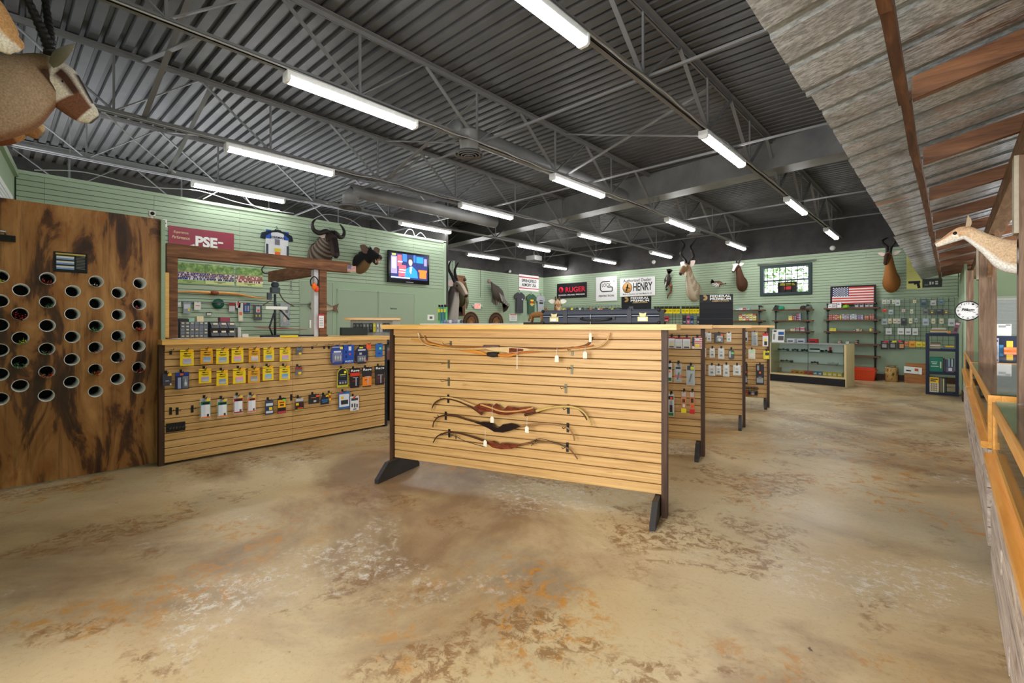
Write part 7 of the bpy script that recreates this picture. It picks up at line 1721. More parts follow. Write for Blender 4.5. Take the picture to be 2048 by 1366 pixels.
book('wooden_block', 'orange wooden block on top of the blue rack', .33, .04, RZ[3], .05, .05, .05, (226, 140, 60), 'block')
book('catalogue', 'leaning red and grey catalogue at the right of the rack top', .40, .03, RZ[3], .07, .2, .25, (150, 90, 110), 'catalogue', tilt=.25, pr=[(.1, .1, .9, .25, (220, 210, 220)), (.2, .5, .8, .8, (70, 60, 80))])
x, y, _ = on_z(1726, 760, 0); 
o_ = thing('plastic_tote', 'bright orange-red plastic tote with lid under the flag shelves', 'tote', (x-.02, y+.02, 0)); TOT = flat((222, 76, 30), .4)
g = MB(); g.add([(-.26, -.17, .0), (.26, -.17, 0), (.26, .17, 0), (-.26, .17, 0), (-.29, -.2, .25), (.29, -.2, .25), (.29, .2, .25), (-.29, .2, .25)], [(3, 2, 1, 0), (4, 5, 6, 7), (0, 1, 5, 4), (1, 2, 6, 5), (2, 3, 7, 6), (3, 0, 4, 7)]); g.build('tub', TOT, o_)
g = MB()
for k in range(13): g.box(-.245+.041*k, -.192, .12, .012, .014, .2)
g.build('ribs', TOT, o_); MB().b2(-.31, -.22, .251, .31, .22, .275).b2(-.28, -.19, .275, .28, .19, .325).build('lid', flat((206, 66, 34), .4), o_)
x, y, _ = on_z(1782, 764, 0)
o_ = thing('log_stool', 'short split-bark log with a small steel top by the back wall', 'stool', (x, y+.12, 0)); g = MB(); g.lathe([(0, 0), (.125, 0), (.13, .2), (.125, .36), (0, .36)], n=16); g.build('log', flat((196, 160, 100), .8, 0, .35, 14, .4), o_)
g = MB()
for k in range(40):
    a = R.uniform(0, 6.28); z0 = R.uniform(.01, .28); g.bar((.13*math.cos(a), .13*math.sin(a), z0), (.13*math.cos(a+.15), .13*math.sin(a+.15), z0+.07), .006, .008)
g.build('bark_strips', flat((90, 62, 36), .8), o_); g = MB(); g.b2(-.11, -.1, .40, .11, .1, .415); g.tube([(-.07, 0, .36), (-.07, 0, .40)], .01, 6); g.tube([(.07, 0, .36), (.07, 0, .40)], .01, 6); g.build('top_plate', flat((150, 120, 80), .5), o_)
x, y, _ = on_z(1832, 767, 0)
o_ = thing('wooden_chest', 'open orange wooden chest with a white flyer, left of the blue rack', 'chest', (x, y+.17, 0)); CH = ramp_mat('chest_wood', [(.3, (140, 84, 40)), (.7, (190, 130, 70))], (3, 3, 30), .5)
MB().b2(-.22, -.16, 0, .22, .16, .22).build('box', CH, o_); g = MB(); g.bar((0, .165, .225), (0, .24, .47), .44, .02, 0, (1, 0, 0)); g.build('lid', CH, o_) if False else MB().add([(-.22, .15, .221), (.22, .15, .221), (.22, .25, .47), (-.22, .25, .47), (-.22, .17, .221), (.22, .17, .221), (.22, .27, .465), (-.22, .27, .465)], [(0, 1, 2, 3), (7, 6, 5, 4), (0, 4, 5, 1), (1, 5, 6, 2), (2, 6, 7, 3), (3, 7, 4, 0)]).build('lid', CH, o_)
o_ = thing('flyer', 'white flyer with an orange emblem lying on the wooden chest', 'flyer', (x-.06, y+.0, .235)); o_.rotation_euler = (-.9, .08, .1)
MB().b2(-.17, -.003, 0, .17, 0, .24).build('sheet', WHITE, o_); patch(o_, .34, .24, [(.12, .55, .4, .72, (30, 30, 40)), (.6, .2, .8, .6, (200, 90, 60))], -.006).location = (0, 0, .12)
# ================================================================ SHIRTS
def shirt(plane, rect, c, lab, off=.06, sleeves=None, pr=None, wsl=.16, yoke=None):
    u, z, w_, h_ = plane.rect(*rect, off); t_ = thing('t_shirt', lab, 'shirt', plane.w(u, off, z+h_/2), plane.rz, 'shirts hung on the walls')
    hw = w_/2; bw = hw*(.70 if sleeves else .66); m_ = flat(c, .9, 0, .06, 10, .2)
    pl = [(-bw*.3, -.0), (-bw*.95, -h_*.05), (-bw*1.0, -h_*.3), (-bw*.96, -h_), (-bw*.3, -h_*1.0), (0, -h_*.985), (bw*.3, -h_), (bw*.96, -h_), (bw, -h_*.3), (bw*.95, -h_*.05), (bw*.3, 0), (bw*.18, -h_*.035), (0, -h_*.05), (-bw*.18, -h_*.035)]
    n = len(pl); g = MB(); vs = [(a, -.03-.012*math.sin(b*14+a*9), b) for a, b in pl]+[(a, .0, b) for a, b in pl]
    g.add(vs, [list(range(n)), list(range(n, 2*n))[::-1]]+[(i, n+i, n+(i+1) % n, (i+1) % n) for i in range(n)]); g.build('body', m_, t_)
    for s in (-1, 1):
        g = MB(); q = [(s*bw*.55, -.0), (s*hw*.92, -h_*.06*2), (s*hw*1.0, -h_*.30), (s*hw*.72, -h_*.33), (s*bw*.86, -h_*.2)]
        g.prism(q if s > 0 else q[::-1], -.035, -.004); g.build('sleeve', flat(sleeves or c, .9, 0, .2 if sleeves else .06, 20, .2), t_)
    g = MB(); g.tube([(-bw*.25, -.015, -.005), (0, -.015, .05), (bw*.25, -.015, -.005)], .006, 5); g.tube([(0, -.015, .05), (0, -.015, .08)], .005, 5); g.tube([(0, -.015, .08), (0, off-.02, .085)], .005, 5); g.build('hanger', BLACK, t_)
    if pr: patch(t_, bw*2, h_, pr, -.044).location = (0, 0, -h_/2)
    return t_, bw, h_
shirt(EXITWALL, (1028, 585, 1049, 626), (70, 70, 76), 'charcoal t-shirt with a small chest mark, first under the white banner', pr=[(.75, .3, .9, .36, (200, 200, 200))])
shirt(EXITWALL, (1052, 588, 1071.5, 628), (66, 92, 74), 'dark green t-shirt with yellow and red print under the white banner', pr=[(.3, .28, .8, .36, (226, 200, 60)), (.35, .36, .75, .48, (200, 60, 40)), (.25, .48, .85, .54, (226, 206, 60)), (.35, .56, .7, .6, (190, 200, 200))])
t_, bw, h_ = shirt(EXITWALL, (1071.5, 590.5, 1090, 629.5), (166, 168, 174), 'light grey t-shirt with black lettering, last under the white banner', pr=[(.25, .27, .75, .30, (50, 50, 56)), (.2, .36, .8, .44, (40, 40, 46))])
t_, bw, h_ = shirt(TVWALL, (520, 462, 585, 519), (224, 226, 230), 'white archery jersey with dark camouflage sleeves on the left wall', sleeves=(40, 48, 60), wsl=.2,
      pr=[(0, .0, .22, .30, (40, 90, 190)), (.78, 0, 1, .30, (40, 90, 190)), (.38, .3, .6, .5, (120, 120, 130)), (.35, .62, .65, .72, (220, 200, 50)), (.38, .74, .62, .84, (230, 110, 40)), (0, .5, .1, 1, (60, 66, 80)), (.9, .5, 1, 1, (60, 66, 80))])
DKY = flat((40, 48, 56), .9, 0, .4, 20, .2)
MB().prism([(-bw*.98, -h_*.06), (-bw*.3, 0), (-bw*.25, h_*.03), (bw*.25, h_*.03), (bw*.3, 0), (bw*.98, -h_*.06), (bw*1.0, -h_*.22), (bw*.45, -h_*.08), (0, -h_*.05), (-bw*.45, -h_*.08), (-bw*1.0, -h_*.22)], -.052, -.046).build('yoke', DKY, t_)
text('SHERMAN', bw*1.3, h_*.08, flat((30, 44, 90), .6), t_, (0, -.048, -h_*.24), bold=.02)
# ================================================================ BENCH AREA BEHIND THE LEFT COUNTER
def onc(px, py, X=-6.42):
    P_ = Plane(X, 0, H90); u, z, d = P_.at(px, py); return (X, u, z), P_
CT = 1.263
def organiser(px0, px1, pyt, cols, rows, lab, bin_=False, X=-6.44, dep=.16):
    P_ = Plane(X, 0, H90); u0_ = P_.at(px0, 650)[0]; u1 = P_.at(px1, 650)[0]; zt_ = P_.at((px0+px1)/2, pyt)[1]; h_ = zt_-CT; w_ = u1-u0_
    t_ = thing('parts_organiser', lab, 'organiser', (X, (u0_+u1)/2, CT), H90, 'parts organisers on the counter')
    MB().b2(-w_/2, .02, 0, w_/2, dep, h_).build('cabinet', flat((112, 120, 132), .4) if not bin_ else flat((44, 46, 52), .4), t_)
    cw, ch = w_/cols, h_/rows
    for r in range(rows):
        for c in range(cols):
            x, z = -w_/2+cw*(c+.5), ch*(r+.5)
            if bin_:
                g = MB(); g.add([(x-cw*.46, .02, z-ch*.42), (x+cw*.46, .02, z-ch*.42), (x+cw*.46, .02, z+ch*.40), (x-cw*.46, .02, z+ch*.40), (x-cw*.46, -.05, z-ch*.30), (x+cw*.46, -.05, z-ch*.30), (x+cw*.46, -.03, z+ch*.05), (x-cw*.46, -.03, z+ch*.05)],
                      [(4, 5, 6, 7), (0, 1, 5, 4), (1, 2, 6, 5), (3, 0, 4, 7), (2, 3, 7, 6)]); d_ = g.build('drawer', flat((84, 88, 96), .35), t_)
                MB().b2(x-cw*.26, -.034, z+ch*.12, x+cw*.26, -.03+.02, z+ch*.34).build('label_tab', flat((224, 220, 200), .5), d_)
            else:
                d_ = MB().b2(x-cw*.44, .008, z-ch*.40, x+cw*.44, .019, z+ch*.40).build('drawer', flat((120, 130, 146), .3), t_)
                if R.random() < .72: MB().b2(x-cw*.26, .0, z-ch*.1, x+cw*.26, .0075, z+ch*.24).build('label_tab', flat((216, 208, 178), .5), d_)
organiser(361, 416.5, 643.5, 6, 5, 'grey drawer organiser with many tiny labelled drawers on the counter'); organiser(420.5, 470, 643.5, 3, 2, 'black tilt-bin organiser of six bins on the counter', True)
organiser(347, 357, 643.5, 1, 5, 'edge of another drawer organiser beside the left timber post')
def loosebox(px0, px1, pyt, c, lab, X=-6.50, z0=CT, dep=.1, name='small_box', cat='box'):
    P_ = Plane(X, 0, H90); a, b = P_.at(px0, 650)[0], P_.at(px1, 650)[0]; zt_ = P_.at((px0+px1)/2, pyt)[1]
    t_ = thing(name, lab, cat, (X, (a+b)/2, z0), H90); MB().b2(-(b-a)/2, 0, 0, (b-a)/2, dep, max(.01, zt_-z0)).build('body', flat(c, .5), t_); return t_
ozt = Plane(-6.44, 0, H90).at(390, 643.5)[1]+.0005
loosebox(359, 376, 636.5, (52, 54, 54), 'dark low box on the drawer organiser', -6.47, ozt); loosebox(378, 388, 638, (150, 200, 180), 'pale green tray on the drawer organiser', -6.47, ozt); loosebox(394, 407, 632.5, (226, 214, 180), 'cream carton on the drawer organiser', -6.47, ozt)
loosebox(441, 460, 634.5, (150, 70, 90), 'red and blue carton on the tilt-bin organiser', -6.47, ozt); loosebox(476, 482, 655, (190, 196, 200), 'clear cup beside the tilt bins', -6.40, CT); loosebox(485, 497, 668, (226, 226, 220), 'white box beside the tilt bins', -6.40, CT)
loosebox(683, 735, 655, (34, 44, 40), 'dark green black flat monitor back on the counter', -6.44, CT, .05, 'monitor', 'monitor')
P_ = Plane(-6.2, 0, H90)
for (px0, px1, py, c, lab, nm, ct) in ((520, 655, 674, (36, 36, 40), 'long black arrow tube lying on the counter', 'arrow_tube', 'tube'),):
    a, b = P_.at(px0, 670)[0], P_.at(px1, 670)[0]; t_ = thing(nm, lab, ct, (-6.2, (a+b)/2, CT+.012), H90); MB().tube([(-(b-a)/2, 0, 0), ((b-a)/2, 0, 0)], .012, 8).build('tube', flat(c, .4), t_)
for k, (px, c, nm) in enumerate(((357, (200, 206, 210), 'clear film sheet'), (430, (196, 200, 204), 'folded clear sheet'), (610, (230, 230, 226), 'white paper slip'), (540, (226, 228, 226), 'white label card'), (578, (236, 206, 40), 'yellow tag'))):
    (X, u, z), _ = onc(px, 676, -6.05); t_ = thing('paper', nm+' lying on the left counter', 'paper', (X, u, CT+.001), .3*k, 'papers on the left counter'); MB().b2(-.10, -.07, 0, .10, .07, .002 if k != 4 else .02).build('sheet', flat(c, .4), t_)
def vise():
    (X, u, z), _ = onc(550, 660, -6.45); DK = flat((52, 56, 62), .4, .3)
    t_ = thing('bow_vise', 'tangled black bow press stand with clamps on the counter', 'tool', (X, u, CT), H90)
    MB().b2(-.10, -.06, 0, .10, .06, .02).build('base', DK, t_)
    g = MB(); g.tube([(0, 0, .02), (0, 0, .55)], .016, 8); g.tube([(0, 0, .42), (.16, -.05, .22)], .012, 6); g.tube([(-.02, -.02, .3), (-.08, -.03, .12), (-.03, 0, .02)], .012, 6); g.build('column', DK, t_)
    g = MB(); g.box(0, 0, .60, .10, .08, .07); g.box(-.07, 0, .52, .05, .04, .09); g.ball(.0, 0, .67, .05); g.build('clamp_head', flat((60, 70, 80), .4), t_)
    g = MB(); g.tube(cr([(.03, 0, .62), (.08, 0, .52), (.13, 0, .46), (.24, 0, .40)], 4), .009, 6); g.tube([(-.15, 0, .40), (-.06, 0, .46), (.02, 0, .44)], .007, 6); g.build('arms', flat((90, 80, 70), .5), t_)
    g = MB(); g.b2(-.13, -.05, .35, .14, -.03, .39); g.build('white_bar', WHITE, t_)
    g = MB()
    for k in range(30):
        a = Vector((R.uniform(.02, .18), R.uniform(-.05, .02), R.uniform(.16, .34))); g.bar(a, a+Vector((R.uniform(-.04, .04), R.uniform(-.02, .02), R.uniform(-.04, .04))), .004, .004)
    g.build('tangled_strings', flat((140, 146, 150), .6), t_)
vise()
def cb(a, b, c, d): return (320+a/5.689, 480+b/5.689, 320+c/5.689, 480+d/5.689)
for rc, c, it, lab in ((cb(265,705,352,835), (150, 156, 166), [(.1, .2, .9, .6, (200, 204, 210)), (.6, .55, .85, .8, (220, 210, 60))], 'grey clamshell with yellow dot, first on the bench wall'), (cb(390,705,465,795), (226, 222, 214), [(.2, .4, .8, .5, (200, 110, 70))], 'white bag with orange line on the bench wall'),
    (cb(785,715,852,815), (190, 190, 190), [(.0, 0, 1, .35, (150, 40, 44))], 'pack with dark red header on the bench wall'), (cb(865,700,915,775), (206, 190, 186), [(.3, .0, .7, .6, (200, 60, 60))], 'small red and white bag on the bench wall'), (cb(890,715,945,925), (206, 206, 196), [(.2, .5, .8, .66, (240, 120, 60)), (.2, .7, .8, .95, (236, 226, 190))], 'tall clear tube pack with orange label on the bench wall'),
    (cb(950,715,1025,825), (50, 66, 110), [(.1, .0, .4, .15, (200, 90, 60)), (.2, .3, .45, .85, (120, 140, 180)), (.6, .3, .85, .85, (150, 160, 190))], 'navy glue pack pair on the bench wall'), (cb(1070,740,1160,908), (74, 78, 86), [(.25, .1, .75, .5, (190, 190, 190)), (.4, .3, .7, .45, (220, 90, 50)), (.2, .65, .4, .8, (190, 180, 60)), (.6, .65, .8, .8, (190, 180, 60))], 'tall dark card with gold rings on the bench wall'),
    (cb(1370,725,1480,985), (150, 160, 160), [(.3, .3, .6, .8, (190, 180, 170)), (.5, .2, .8, .4, (110, 110, 112))], 'long clear bag of coiled strings on the bench wall'), (cb(190,700,240,760), (190, 206, 196), [(.2, .3, .8, .6, (226, 226, 220))], 'small pale bag on the bench wall by the left post'), (cb(527,822,592,856), (50, 44, 46), [(.1, .3, .9, .9, (226, 226, 222))], 'small black and white label card on the bench wall')):
    pack(TVWALL, rc, c, it, lab, off=.06, group='packs on the bench wall', lips=False)
u, z, d = TVWALL.at(320+665/5.689, 480+725/5.689, .05)
o_ = thing('string_spool', 'dark green bow string spool hung on the bench wall', 'spool', TVWALL.w(u, .05, z), H90); MB().lathe([(.02, -.01), (.085, -.01), (.085, .01), (.02, .01), (.02, -.01)], n=28, axis='y').build('coil', flat((26, 84, 62), .5), o_); MB().lathe([(0, -.014), (.03, -.014), (.03, .03), (0, .03)], n=16, axis='y').build('hub', flat((110, 120, 120), .5), o_)
u0_, z0_, _ = TVWALL.at(345, 603, .05); u1, z1_, _ = TVWALL.at(622, 609, .05); u2, z2_, _ = TVWALL.at(575, 598, .05)
o_ = thing('display_rail', 'thin grey rail with hooks along the bench wall', 'rail', TVWALL.w(0, 0, 0), H90); MB().tube([(u0_, -.07, z0_), (u1, -.07, z1_)], .008, 6).build('rail', flat((120, 126, 126), .4, .4), o_); MB().tube([(u0_+.3, -.07, z0_), (u0_+.3, 0, z0_)], .006, 5).tube([(u1-.2, -.07, z1_), (u1-.2, 0, z1_)], .006, 5).build('arm', BLACK, o_)
def wallbow(lab, pts, r, c, off=.08, gr=None):
    t_ = thing('longbow', lab, 'bow', TVWALL.w(0, 0, 0), H90, 'bows on the bench wall'); q = cr([TVWALL.at(320+a/5.689, 480+b/5.689, off)[:2] for a, b in pts], 6); n = len(q)
    MB().tube([(u, -off, z) for u, z in q], [r*(.35+.65*math.sin(math.pi*i/(n-1))) for i in range(n)], 7).build('limbs', flat(c, .35, 0, .15), t_)
    if gr:
        a = TVWALL.at(320+gr[0]/5.689, 480+gr[1]/5.689, off); b = TVWALL.at(320+gr[2]/5.689, 480+gr[3]/5.689, off); MB().tube([(a[0], -off, a[1]), ((a[0]+b[0])/2, -off, (a[1]+b[1])/2), (b[0], -off, b[1])], [r*1.1, r*1.9, r*1.1], 8).build('grip', flat((124, 66, 34), .5), t_)
    MB().tube([(q[n//3][0], -off, q[n//3][1]), (q[n//3][0], 0, q[n//3][1]-.0)], .006, 5).tube([(q[2*n//3][0], -off, q[2*n//3][1]), (q[2*n//3][0], 0, q[2*n//3][1])], .006, 5).build('hook', BLACK, t_)
wallbow('honey coloured longbow with a brown grip on the bench wall', [(150, 592), (280, 588), (430, 592), (600, 602), (760, 606), (900, 620), (1060, 650), (1215, 668)], .022, (206, 140, 66), gr=(575, 600, 665, 604))
wallbow('slim red arrow lying along the bench wall low down', [(1065, 990), (1200, 998), (1400, 1008), (1680, 1018)], .008, (176, 50, 44), .10)
# ear muffs on the post, hooks, switch plate, notices
u, z, d = FX.at(628, 570, .05)
o_ = thing('ear_muffs', 'orange and black ear muffs hanging beside the right timber post', 'ear muffs', FX.w(u, .06, z), H90); g = MB(); g.tube(cr([(-.04, 0, -.02), (-.05, 0, .06), (0, 0, .11), (.05, 0, .06), (.04, 0, -.02)], 4), .008, 6); g.build('headband', BLACK, o_)
MB().ball(-.01, -.02, -.02, .035, .025, .05).build('cup', flat((240, 110, 30), .4), o_); MB().ball(.03, .0, -.05, .03, .025, .045).build('cup', flat((226, 80, 40), .4), o_)
t_, w_, h_ = flatsign('switch_plate', 'white light switch plate beside the right timber post', 'switch', TVWALL, (619, 640, 629, 656), WHITE, .04)
MB().b2(-.008, -.012, -.015, .008, -.0005, .015).build('toggle', WHITE, t_)
t_, w_, h_ = flatsign('post_notice', 'white notice with red border low on the right timber post', 'notice', FX, (636.5, 628, 648.5, 657), flat((176, 44, 50), .5), .056, .004)
patch(t_, w_, h_, [(.08, .12, .92, .95, (226, 228, 230))]+[(.2, .3+.12*k, .8, .34+.12*k, (150, 150, 156)) for k in range(5)])
u, z, d = Plane(-7.2, 0, H90).at(600, 560); o_ = thing('hanging_chain', 'short steel chain and hook hanging from the cross beam', 'chain', (-7.2, pr0+.065, zt-.19), 0)
g = MB()
for k in range(5): g.lathe([(.012, -.003), (.018, -.003), (.018, .003), (.012, .003), (.012, -.003)], 0, 0, -.02-.03*k, 10, axis='y' if k % 2 else 'x')
g.tube(cr([(0, 0, -.15), (0, .02, -.18), (0, .0, -.21), (0, -.02, -.18)], 3), .004, 5); g.build('links', STEEL, o_)
u, z, d = FX.at(538, 548, 0); o_ = thing('iron_hook', 'black curved iron hook hanging left of the cross beam', 'hook', TVWALL.w(TVWALL.at(530, 545)[0], .05, TVWALL.at(530, 545)[1]), H90); MB().tube(cr([(.12, -.05, .03), (.04, -.05, -.02), (-.06, -.05, -.02), (-.09, -.05, .05), (-.04, -.05, .11), (.0, -.05, .11)], 4), .010, 6).tube([(.12, -.05, .03), (.12, .03, .03)], .01, 6).build('hook', BLACK, o_)
# ================================================================ RACK, BARREL, BIN, WHITE COUNTER, KNIFE DISPLAY
x, y, _ = seat(748, 650, 7.6)
o_ = thing('corner_rack', 'pine topped peg rack of small packs beyond the left counter', 'rack', (x, y, 0), math.radians(52)); RT = 1.4+16*7.6/956
MB().b2(-.42, -.20, RT-.035, .42, .22, RT).build('top_board', PINE, o_); MB().b2(-.36, 0, 0, .40, .03, RT-.036).build('peg_panel', flat((196, 200, 196), .5), o_); MB().b2(.30, -.12, 0, .40, -.005, RT-.036).build('side_post', flat((190, 194, 190), .5), o_)
RK = Plane(x, y, math.radians(52))
for r, (py0, py1) in enumerate(((646, 664), (672, 690))):
    for k in range(11):
        px = 706+k*6.7; c = cl[R2.randrange(len(cl))]
        pack(RK, (px, py0, px+5.4, py1), c, [(.15, .15, .85, .4, tuple(min(255, v+70) for v in c)), (.3, .5, .7, .7, (226, 206, 60) if k % 3 == 0 else (110, 110, 130))], 'tiny hanging pack, %s in the %s row of the pine topped rack' % (['first', 'second', 'third', 'fourth', 'fifth', 'sixth', 'seventh', 'eighth', 'ninth', 'tenth', 'last'][k], ['upper', 'lower'][r]), off=.04, group='packs on the pine topped rack', hk=False, lips=False)
x, y, _ = on_z(776, 845, 0)
o_ = thing('waste_bin', 'tall black bin behind the end of the left counter', 'bin', (x-.12, y+.25, 0)); MB().lathe([(0, 0), (.17, 0), (.19, .85), (.2, .86), (.2, .89), (0, .90)], n=20).build('bin', BLACK, o_)
o_ = thing('pink_box', 'pink printed box on top of the black bin', 'box', (x-.12, y+.25, .9005), math.radians(45)); MB().b2(-.13, -.1, 0, .13, .1, .14).build('carton', flat((214, 120, 130), .5), o_); MB().b2(-.10, -.102, .02, .10, -.1005, .07).build('print', flat((226, 190, 196), .5), o_)
x2, y2, _ = on_z(787, 850, 0)
o_ = thing('white_bin', 'white bin with yellow lid beside the front stand', 'bin', (x2+.0, y2+.42, 0)); MB().lathe([(0, 0), (.15, 0), (.16, .52), (0, .52)], n=4).build('bin', flat((206, 212, 220), .4), o_); MB().lathe([(0, .521), (.17, .521), (.17, .57), (0, .58)], n=4).build('lid', flat((232, 176, 30), .4), o_)
WCP = Plane(-6.35, 4.75, TH)
o_ = thing('white_counter', 'long white topped counter behind the front stand', 'counter', (-6.35, 4.75, 0), TH); MB().b2(0, -.05, 1.410, 1.75, .55, 1.440).build('top', WHITE, o_); MB().b2(.05, 0, 0, 1.70, .5, 1.409).build('body', flat((120, 96, 66), .6), o_)
def onwc(px, py=645, off=-.2):
    u, z, d = WCP.at(px, py, off); return WCP.w(u, off, 1.4405), u, d
for k, (px0, px1, c) in enumerate(((876, 880, (120, 190, 110)), (881, 886, (90, 150, 170)), (887, 892, (100, 180, 120)))):
    p_, u, d = onwc((px0+px1)/2); t_ = thing('tall_pack', 'tall %s pack with black clip and yellow band, standing on the white counter' % ['pale green', 'teal', 'bright green'][k], 'package', p_, TH, 'tall packs on the white counter'); w_ = 5*d/FP
    MB().b2(-w_/2, 0, 0, w_/2, .05, .27).build('card', flat(c, .4), t_); MB().b2(-w_/2, -.004, .19, w_/2, -.0005, .24).build('yellow_band', flat((226, 210, 60), .5), t_); MB().b2(-w_*.3, -.0, .271, w_*.3, .03, .31).build('clip', BLACK, t_); MB().b2(-w_*.2, -.004, .05, w_*.2, -.0005, .18).build('print', flat((60, 80, 90), .5), t_)
for k in range(7):
    p_, u, d = onwc(890+k*5.5, 645, -.1-.02*(k % 2)); t_ = thing('small_bag', '%s crumpled pale bag on the white counter, %s from the tall packs' % (['blue', 'grey', 'white', 'violet', 'grey', 'pale', 'dark'][k], ['first', 'second', 'third', 'fourth', 'fifth', 'sixth', 'last'][k]), 'bag', p_, TH, 'bags on the white counter')
    MB().ball(0, 0, .03, .028, .03, .03, 0, 7, 5).build('bag', flat([(120, 130, 170), (150, 150, 156), (216, 216, 220), (140, 130, 160), (130, 134, 140), (200, 206, 210), (70, 70, 80)][k], .4), t_)
# ================================================================ OFFICE SIDE ON THE RIGHT
OW = Plane(0, 15.69, 0)
wa, wz_a, _ = OW.at(1984, 597, .02); wb, _, _ = OW.at(2046, 597, .02); zb_ = OW.at(2010, 668, .02)[1]
o_ = setting('window_3', 'office window with white venetian blind behind the counters', (0, 15.69, 0), 0)
MB().b2(wa-.05, -.03, zb_-.05, wb+.4, 0, wz_a+.05).build('window_frame', flat((206, 212, 200), .5), o_)
for k in range(24): MB().b2(wa, -.06, zb_+(wz_a-zb_-.05)*k/24, wb+.35, -.035, zb_+(wz_a-zb_-.05)*(k+.62)/24).build('blind_slat', flat((226, 230, 236), .5), o_)
MB().b2(wa, -.08, wz_a-.05, wb+.35, -.035, wz_a).build('head_rail', WHITE, o_)
x, y, _ = seat(2010, 700, 6.4); DZ = .86
o_ = thing('back_desk', 'dark desk with white top behind the glass counters', 'desk', (1.15, 12.1, 0)); MB().b2(-.55, -.5, DZ-.04, 1.1, .5, DZ).build('desktop', WHITE, o_); MB().b2(-.5, -.45, 0, 1.05, .45, DZ-.041).build('drawers', flat((50, 56, 74), .5), o_)
DP = Plane(0, 11.35, 0)
def desk_item(name, px0, px1, pyt, c, lab, cat, dep=.08, z0=DZ, tilt=0, pr=None, mat=None, y=11.85):
    P2_ = Plane(0, y, 0); a, b = P2_.at(px0, 650)[0], P2_.at(px1, 650)[0]; zt_ = P2_.at((px0+px1)/2, pyt)[1]
    t_ = thing(name, lab, cat, ((a+b)/2, y, z0+.0005)); t_.rotation_euler = (tilt, 0, 0); w_, h_ = b-a, max(.02, zt_-z0)
    MB().b2(-w_/2, 0, 0, w_/2, dep, h_).build('body', mat or flat(c, .5), t_)
    if pr: patch(t_, w_, h_, pr).location = (0, 0, h_/2)
desk_item('orange_bin', 2008, 2040, 695, (230, 110, 20), 'translucent orange box on the back desk', 'box', .2, mat=clear('orange_acrylic', (236, 110, 10), .1, .85))
desk_item('yellow_pad', 2013, 2026, 682, (240, 206, 70), 'yellow note pad standing behind the orange box', 'pad', .02, y=12.1)
desk_item('magazine', 1983, 1998, 676, (176, 184, 200), 'leaning blue and white magazine left of the orange box', 'magazine', .02, tilt=-.15, pr=[(.1, .1, .9, .2, (50, 70, 120)), (.2, .4, .8, .8, (110, 130, 170))], y=11.9)
desk_item('blue_carton', 1999, 2007, 690, (60, 130, 180), 'small blue carton left of the orange box', 'box', .06, y=11.95)
cz = Plane(0, 12.4, 0).at(2005, 672)[1]
desk_item('desk_hutch', 1981, 2046, 672, (34, 44, 70), 'navy hutch box at the back of the desk under the certificate', 'cabinet', .12, y=12.35)
desk_item('framed_certificate', 1986, 2023, 648, (220, 222, 222), 'white certificate with oval emblem propped in front of the blind', 'certificate', .015, z0=cz+.004, pr=[(.3, .12, .7, .3, (150, 156, 160)), (.7, .05, .95, .14, (110, 110, 110))], y=12.4)
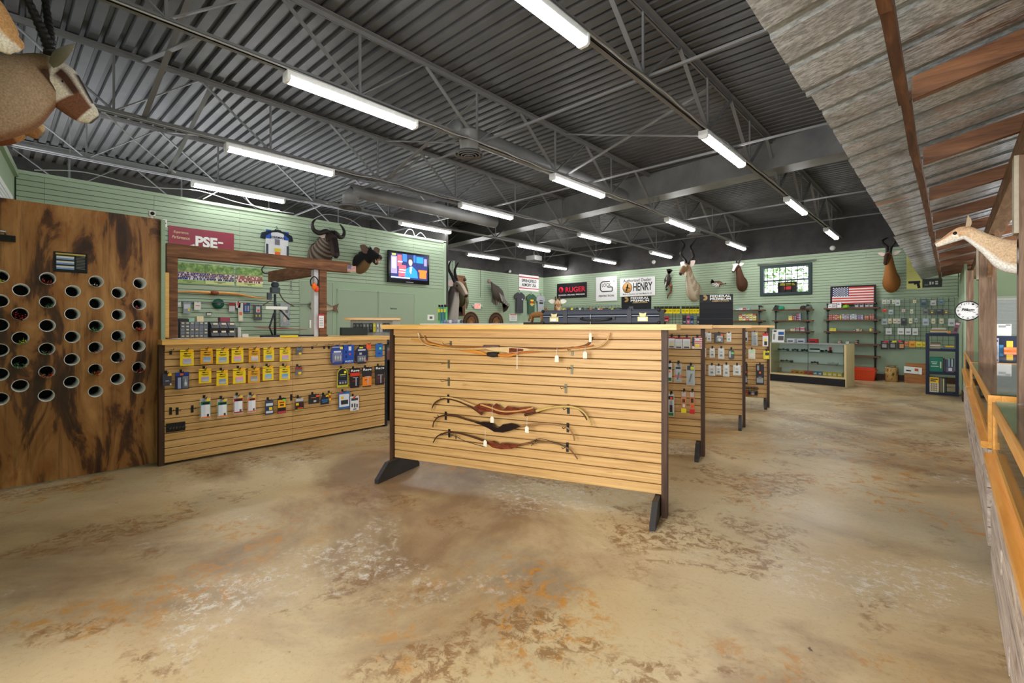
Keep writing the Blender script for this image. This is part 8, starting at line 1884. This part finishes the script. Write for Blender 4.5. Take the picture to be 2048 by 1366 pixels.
# ================================================================ WIRES, STRAPS AND SMALL CEILING THINGS
x, y, _ = seat(140, 400, 7.0)
o_ = thing('perforated_strap', 'long white perforated strap hanging from the roof at the left', 'strap', (x, y, 2.9)); g = MB(); n = 46
for k in range(n):
    z = (4.5-2.9)*k/n; zz = z+.05; g.b2(-.016, -.001, z, -.010, .001, z+.033); g.b2(.010, -.001, z, .016, .001, z+.033); g.b2(-.016, -.001, z, .016, .001, z+.010)
g.build('strap', flat((190, 192, 192), .4, .4), o_)
def cable(lab, pts, r=.008, c=(170, 172, 170)):
    tag(MB().tube(cr(pts, 6), r, 5).build('cable', flat(c, .5)), lab, 'cable', 'loose cables')
cable('pale cable sagging along the top of the left wall', [(-9.1, .4, 3.5), (-9.05, .9, 3.58), (-9.1, 1.6, 3.54), (-9.1, 2.3, 3.62), (-9.1, 2.9, 3.54), (-9.1, 3.6, 3.52)])
cable('loose cable looping above the left wall near the jersey', [(-9.2, 2.4, 3.52), (-9.2, 2.9, 3.85), (-9.2, 3.2, 3.55), (-9.2, 3.9, 3.54)])
cable('cable arc above the left wall over the wildebeest', [(-9.3, 4.3, 3.5), (-9.3, 4.6, 3.66), (-9.3, 5.1, 3.64), (-9.3, 5.4, 3.5)])
cable('small cable loops above the television wall end', [(-9.2, 6.4, 3.5), (-9.2, 6.5, 3.62), (-9.2, 6.62, 3.62), (-9.2, 6.7, 3.5), (-9.2, 6.85, 3.6), (-9.2, 7.0, 3.5)])
cable('dark cable running down the exit wall', [(-12.56, 12.0, 3.6), (-12.56, 12.02, 3.0), (-12.56, 12.0, 2.45)], .006, (70, 76, 70))
cable('twin wires slanting from the oryx head to the far joist', [(-6.9, .3, 4.3), (-8.0, 1.2, 3.95), (-9.12, 2.0, 3.85)], .008)
for (px, py, lab) in ((1665, 496, 'white round smoke detector above the framed flag'), (1307, 524, 'grey round sensor on the black upper wall')):
    u, z, d = FAR.at(px, py, .02); o_ = thing('smoke_detector', lab, 'detector', FAR.w(u, .0, z)); MB().lathe([(0, -.05), (.05, -.05), (.065, -.02), (.07, 0)], n=18, axis='y').build('shell', flat((210, 212, 208), .5), o_)
u, z, d = EXITWALL.at(1014, 545, .1); o_ = thing('flood_lamp', 'small white flood lamp at the top of the exit wall', 'lamp', EXITWALL.w(EXITWALL.at(1016, 543)[0], .0, EXITWALL.at(1016, 543)[1])); o_.rotation_euler = (0, 0, H90); MB().ball(0, -.1, 0, .06).build('head', WHITE, o_); MB().tube([(0, 0, 0), (0, -.06, 0)], .02, 6).build('arm', BLACK, o_)
for _o in list(bpy.data.objects):
    if 'label' in _o and len(_o['label'].replace('/', ' ').split()) >= 16: _o['label'] = _o['label'].replace(' of the left pipe unit', ' by the showcase').replace(', first, ', ', left, ').replace('on flag unit second shelf', 'on flag shelf')
finish_texts()
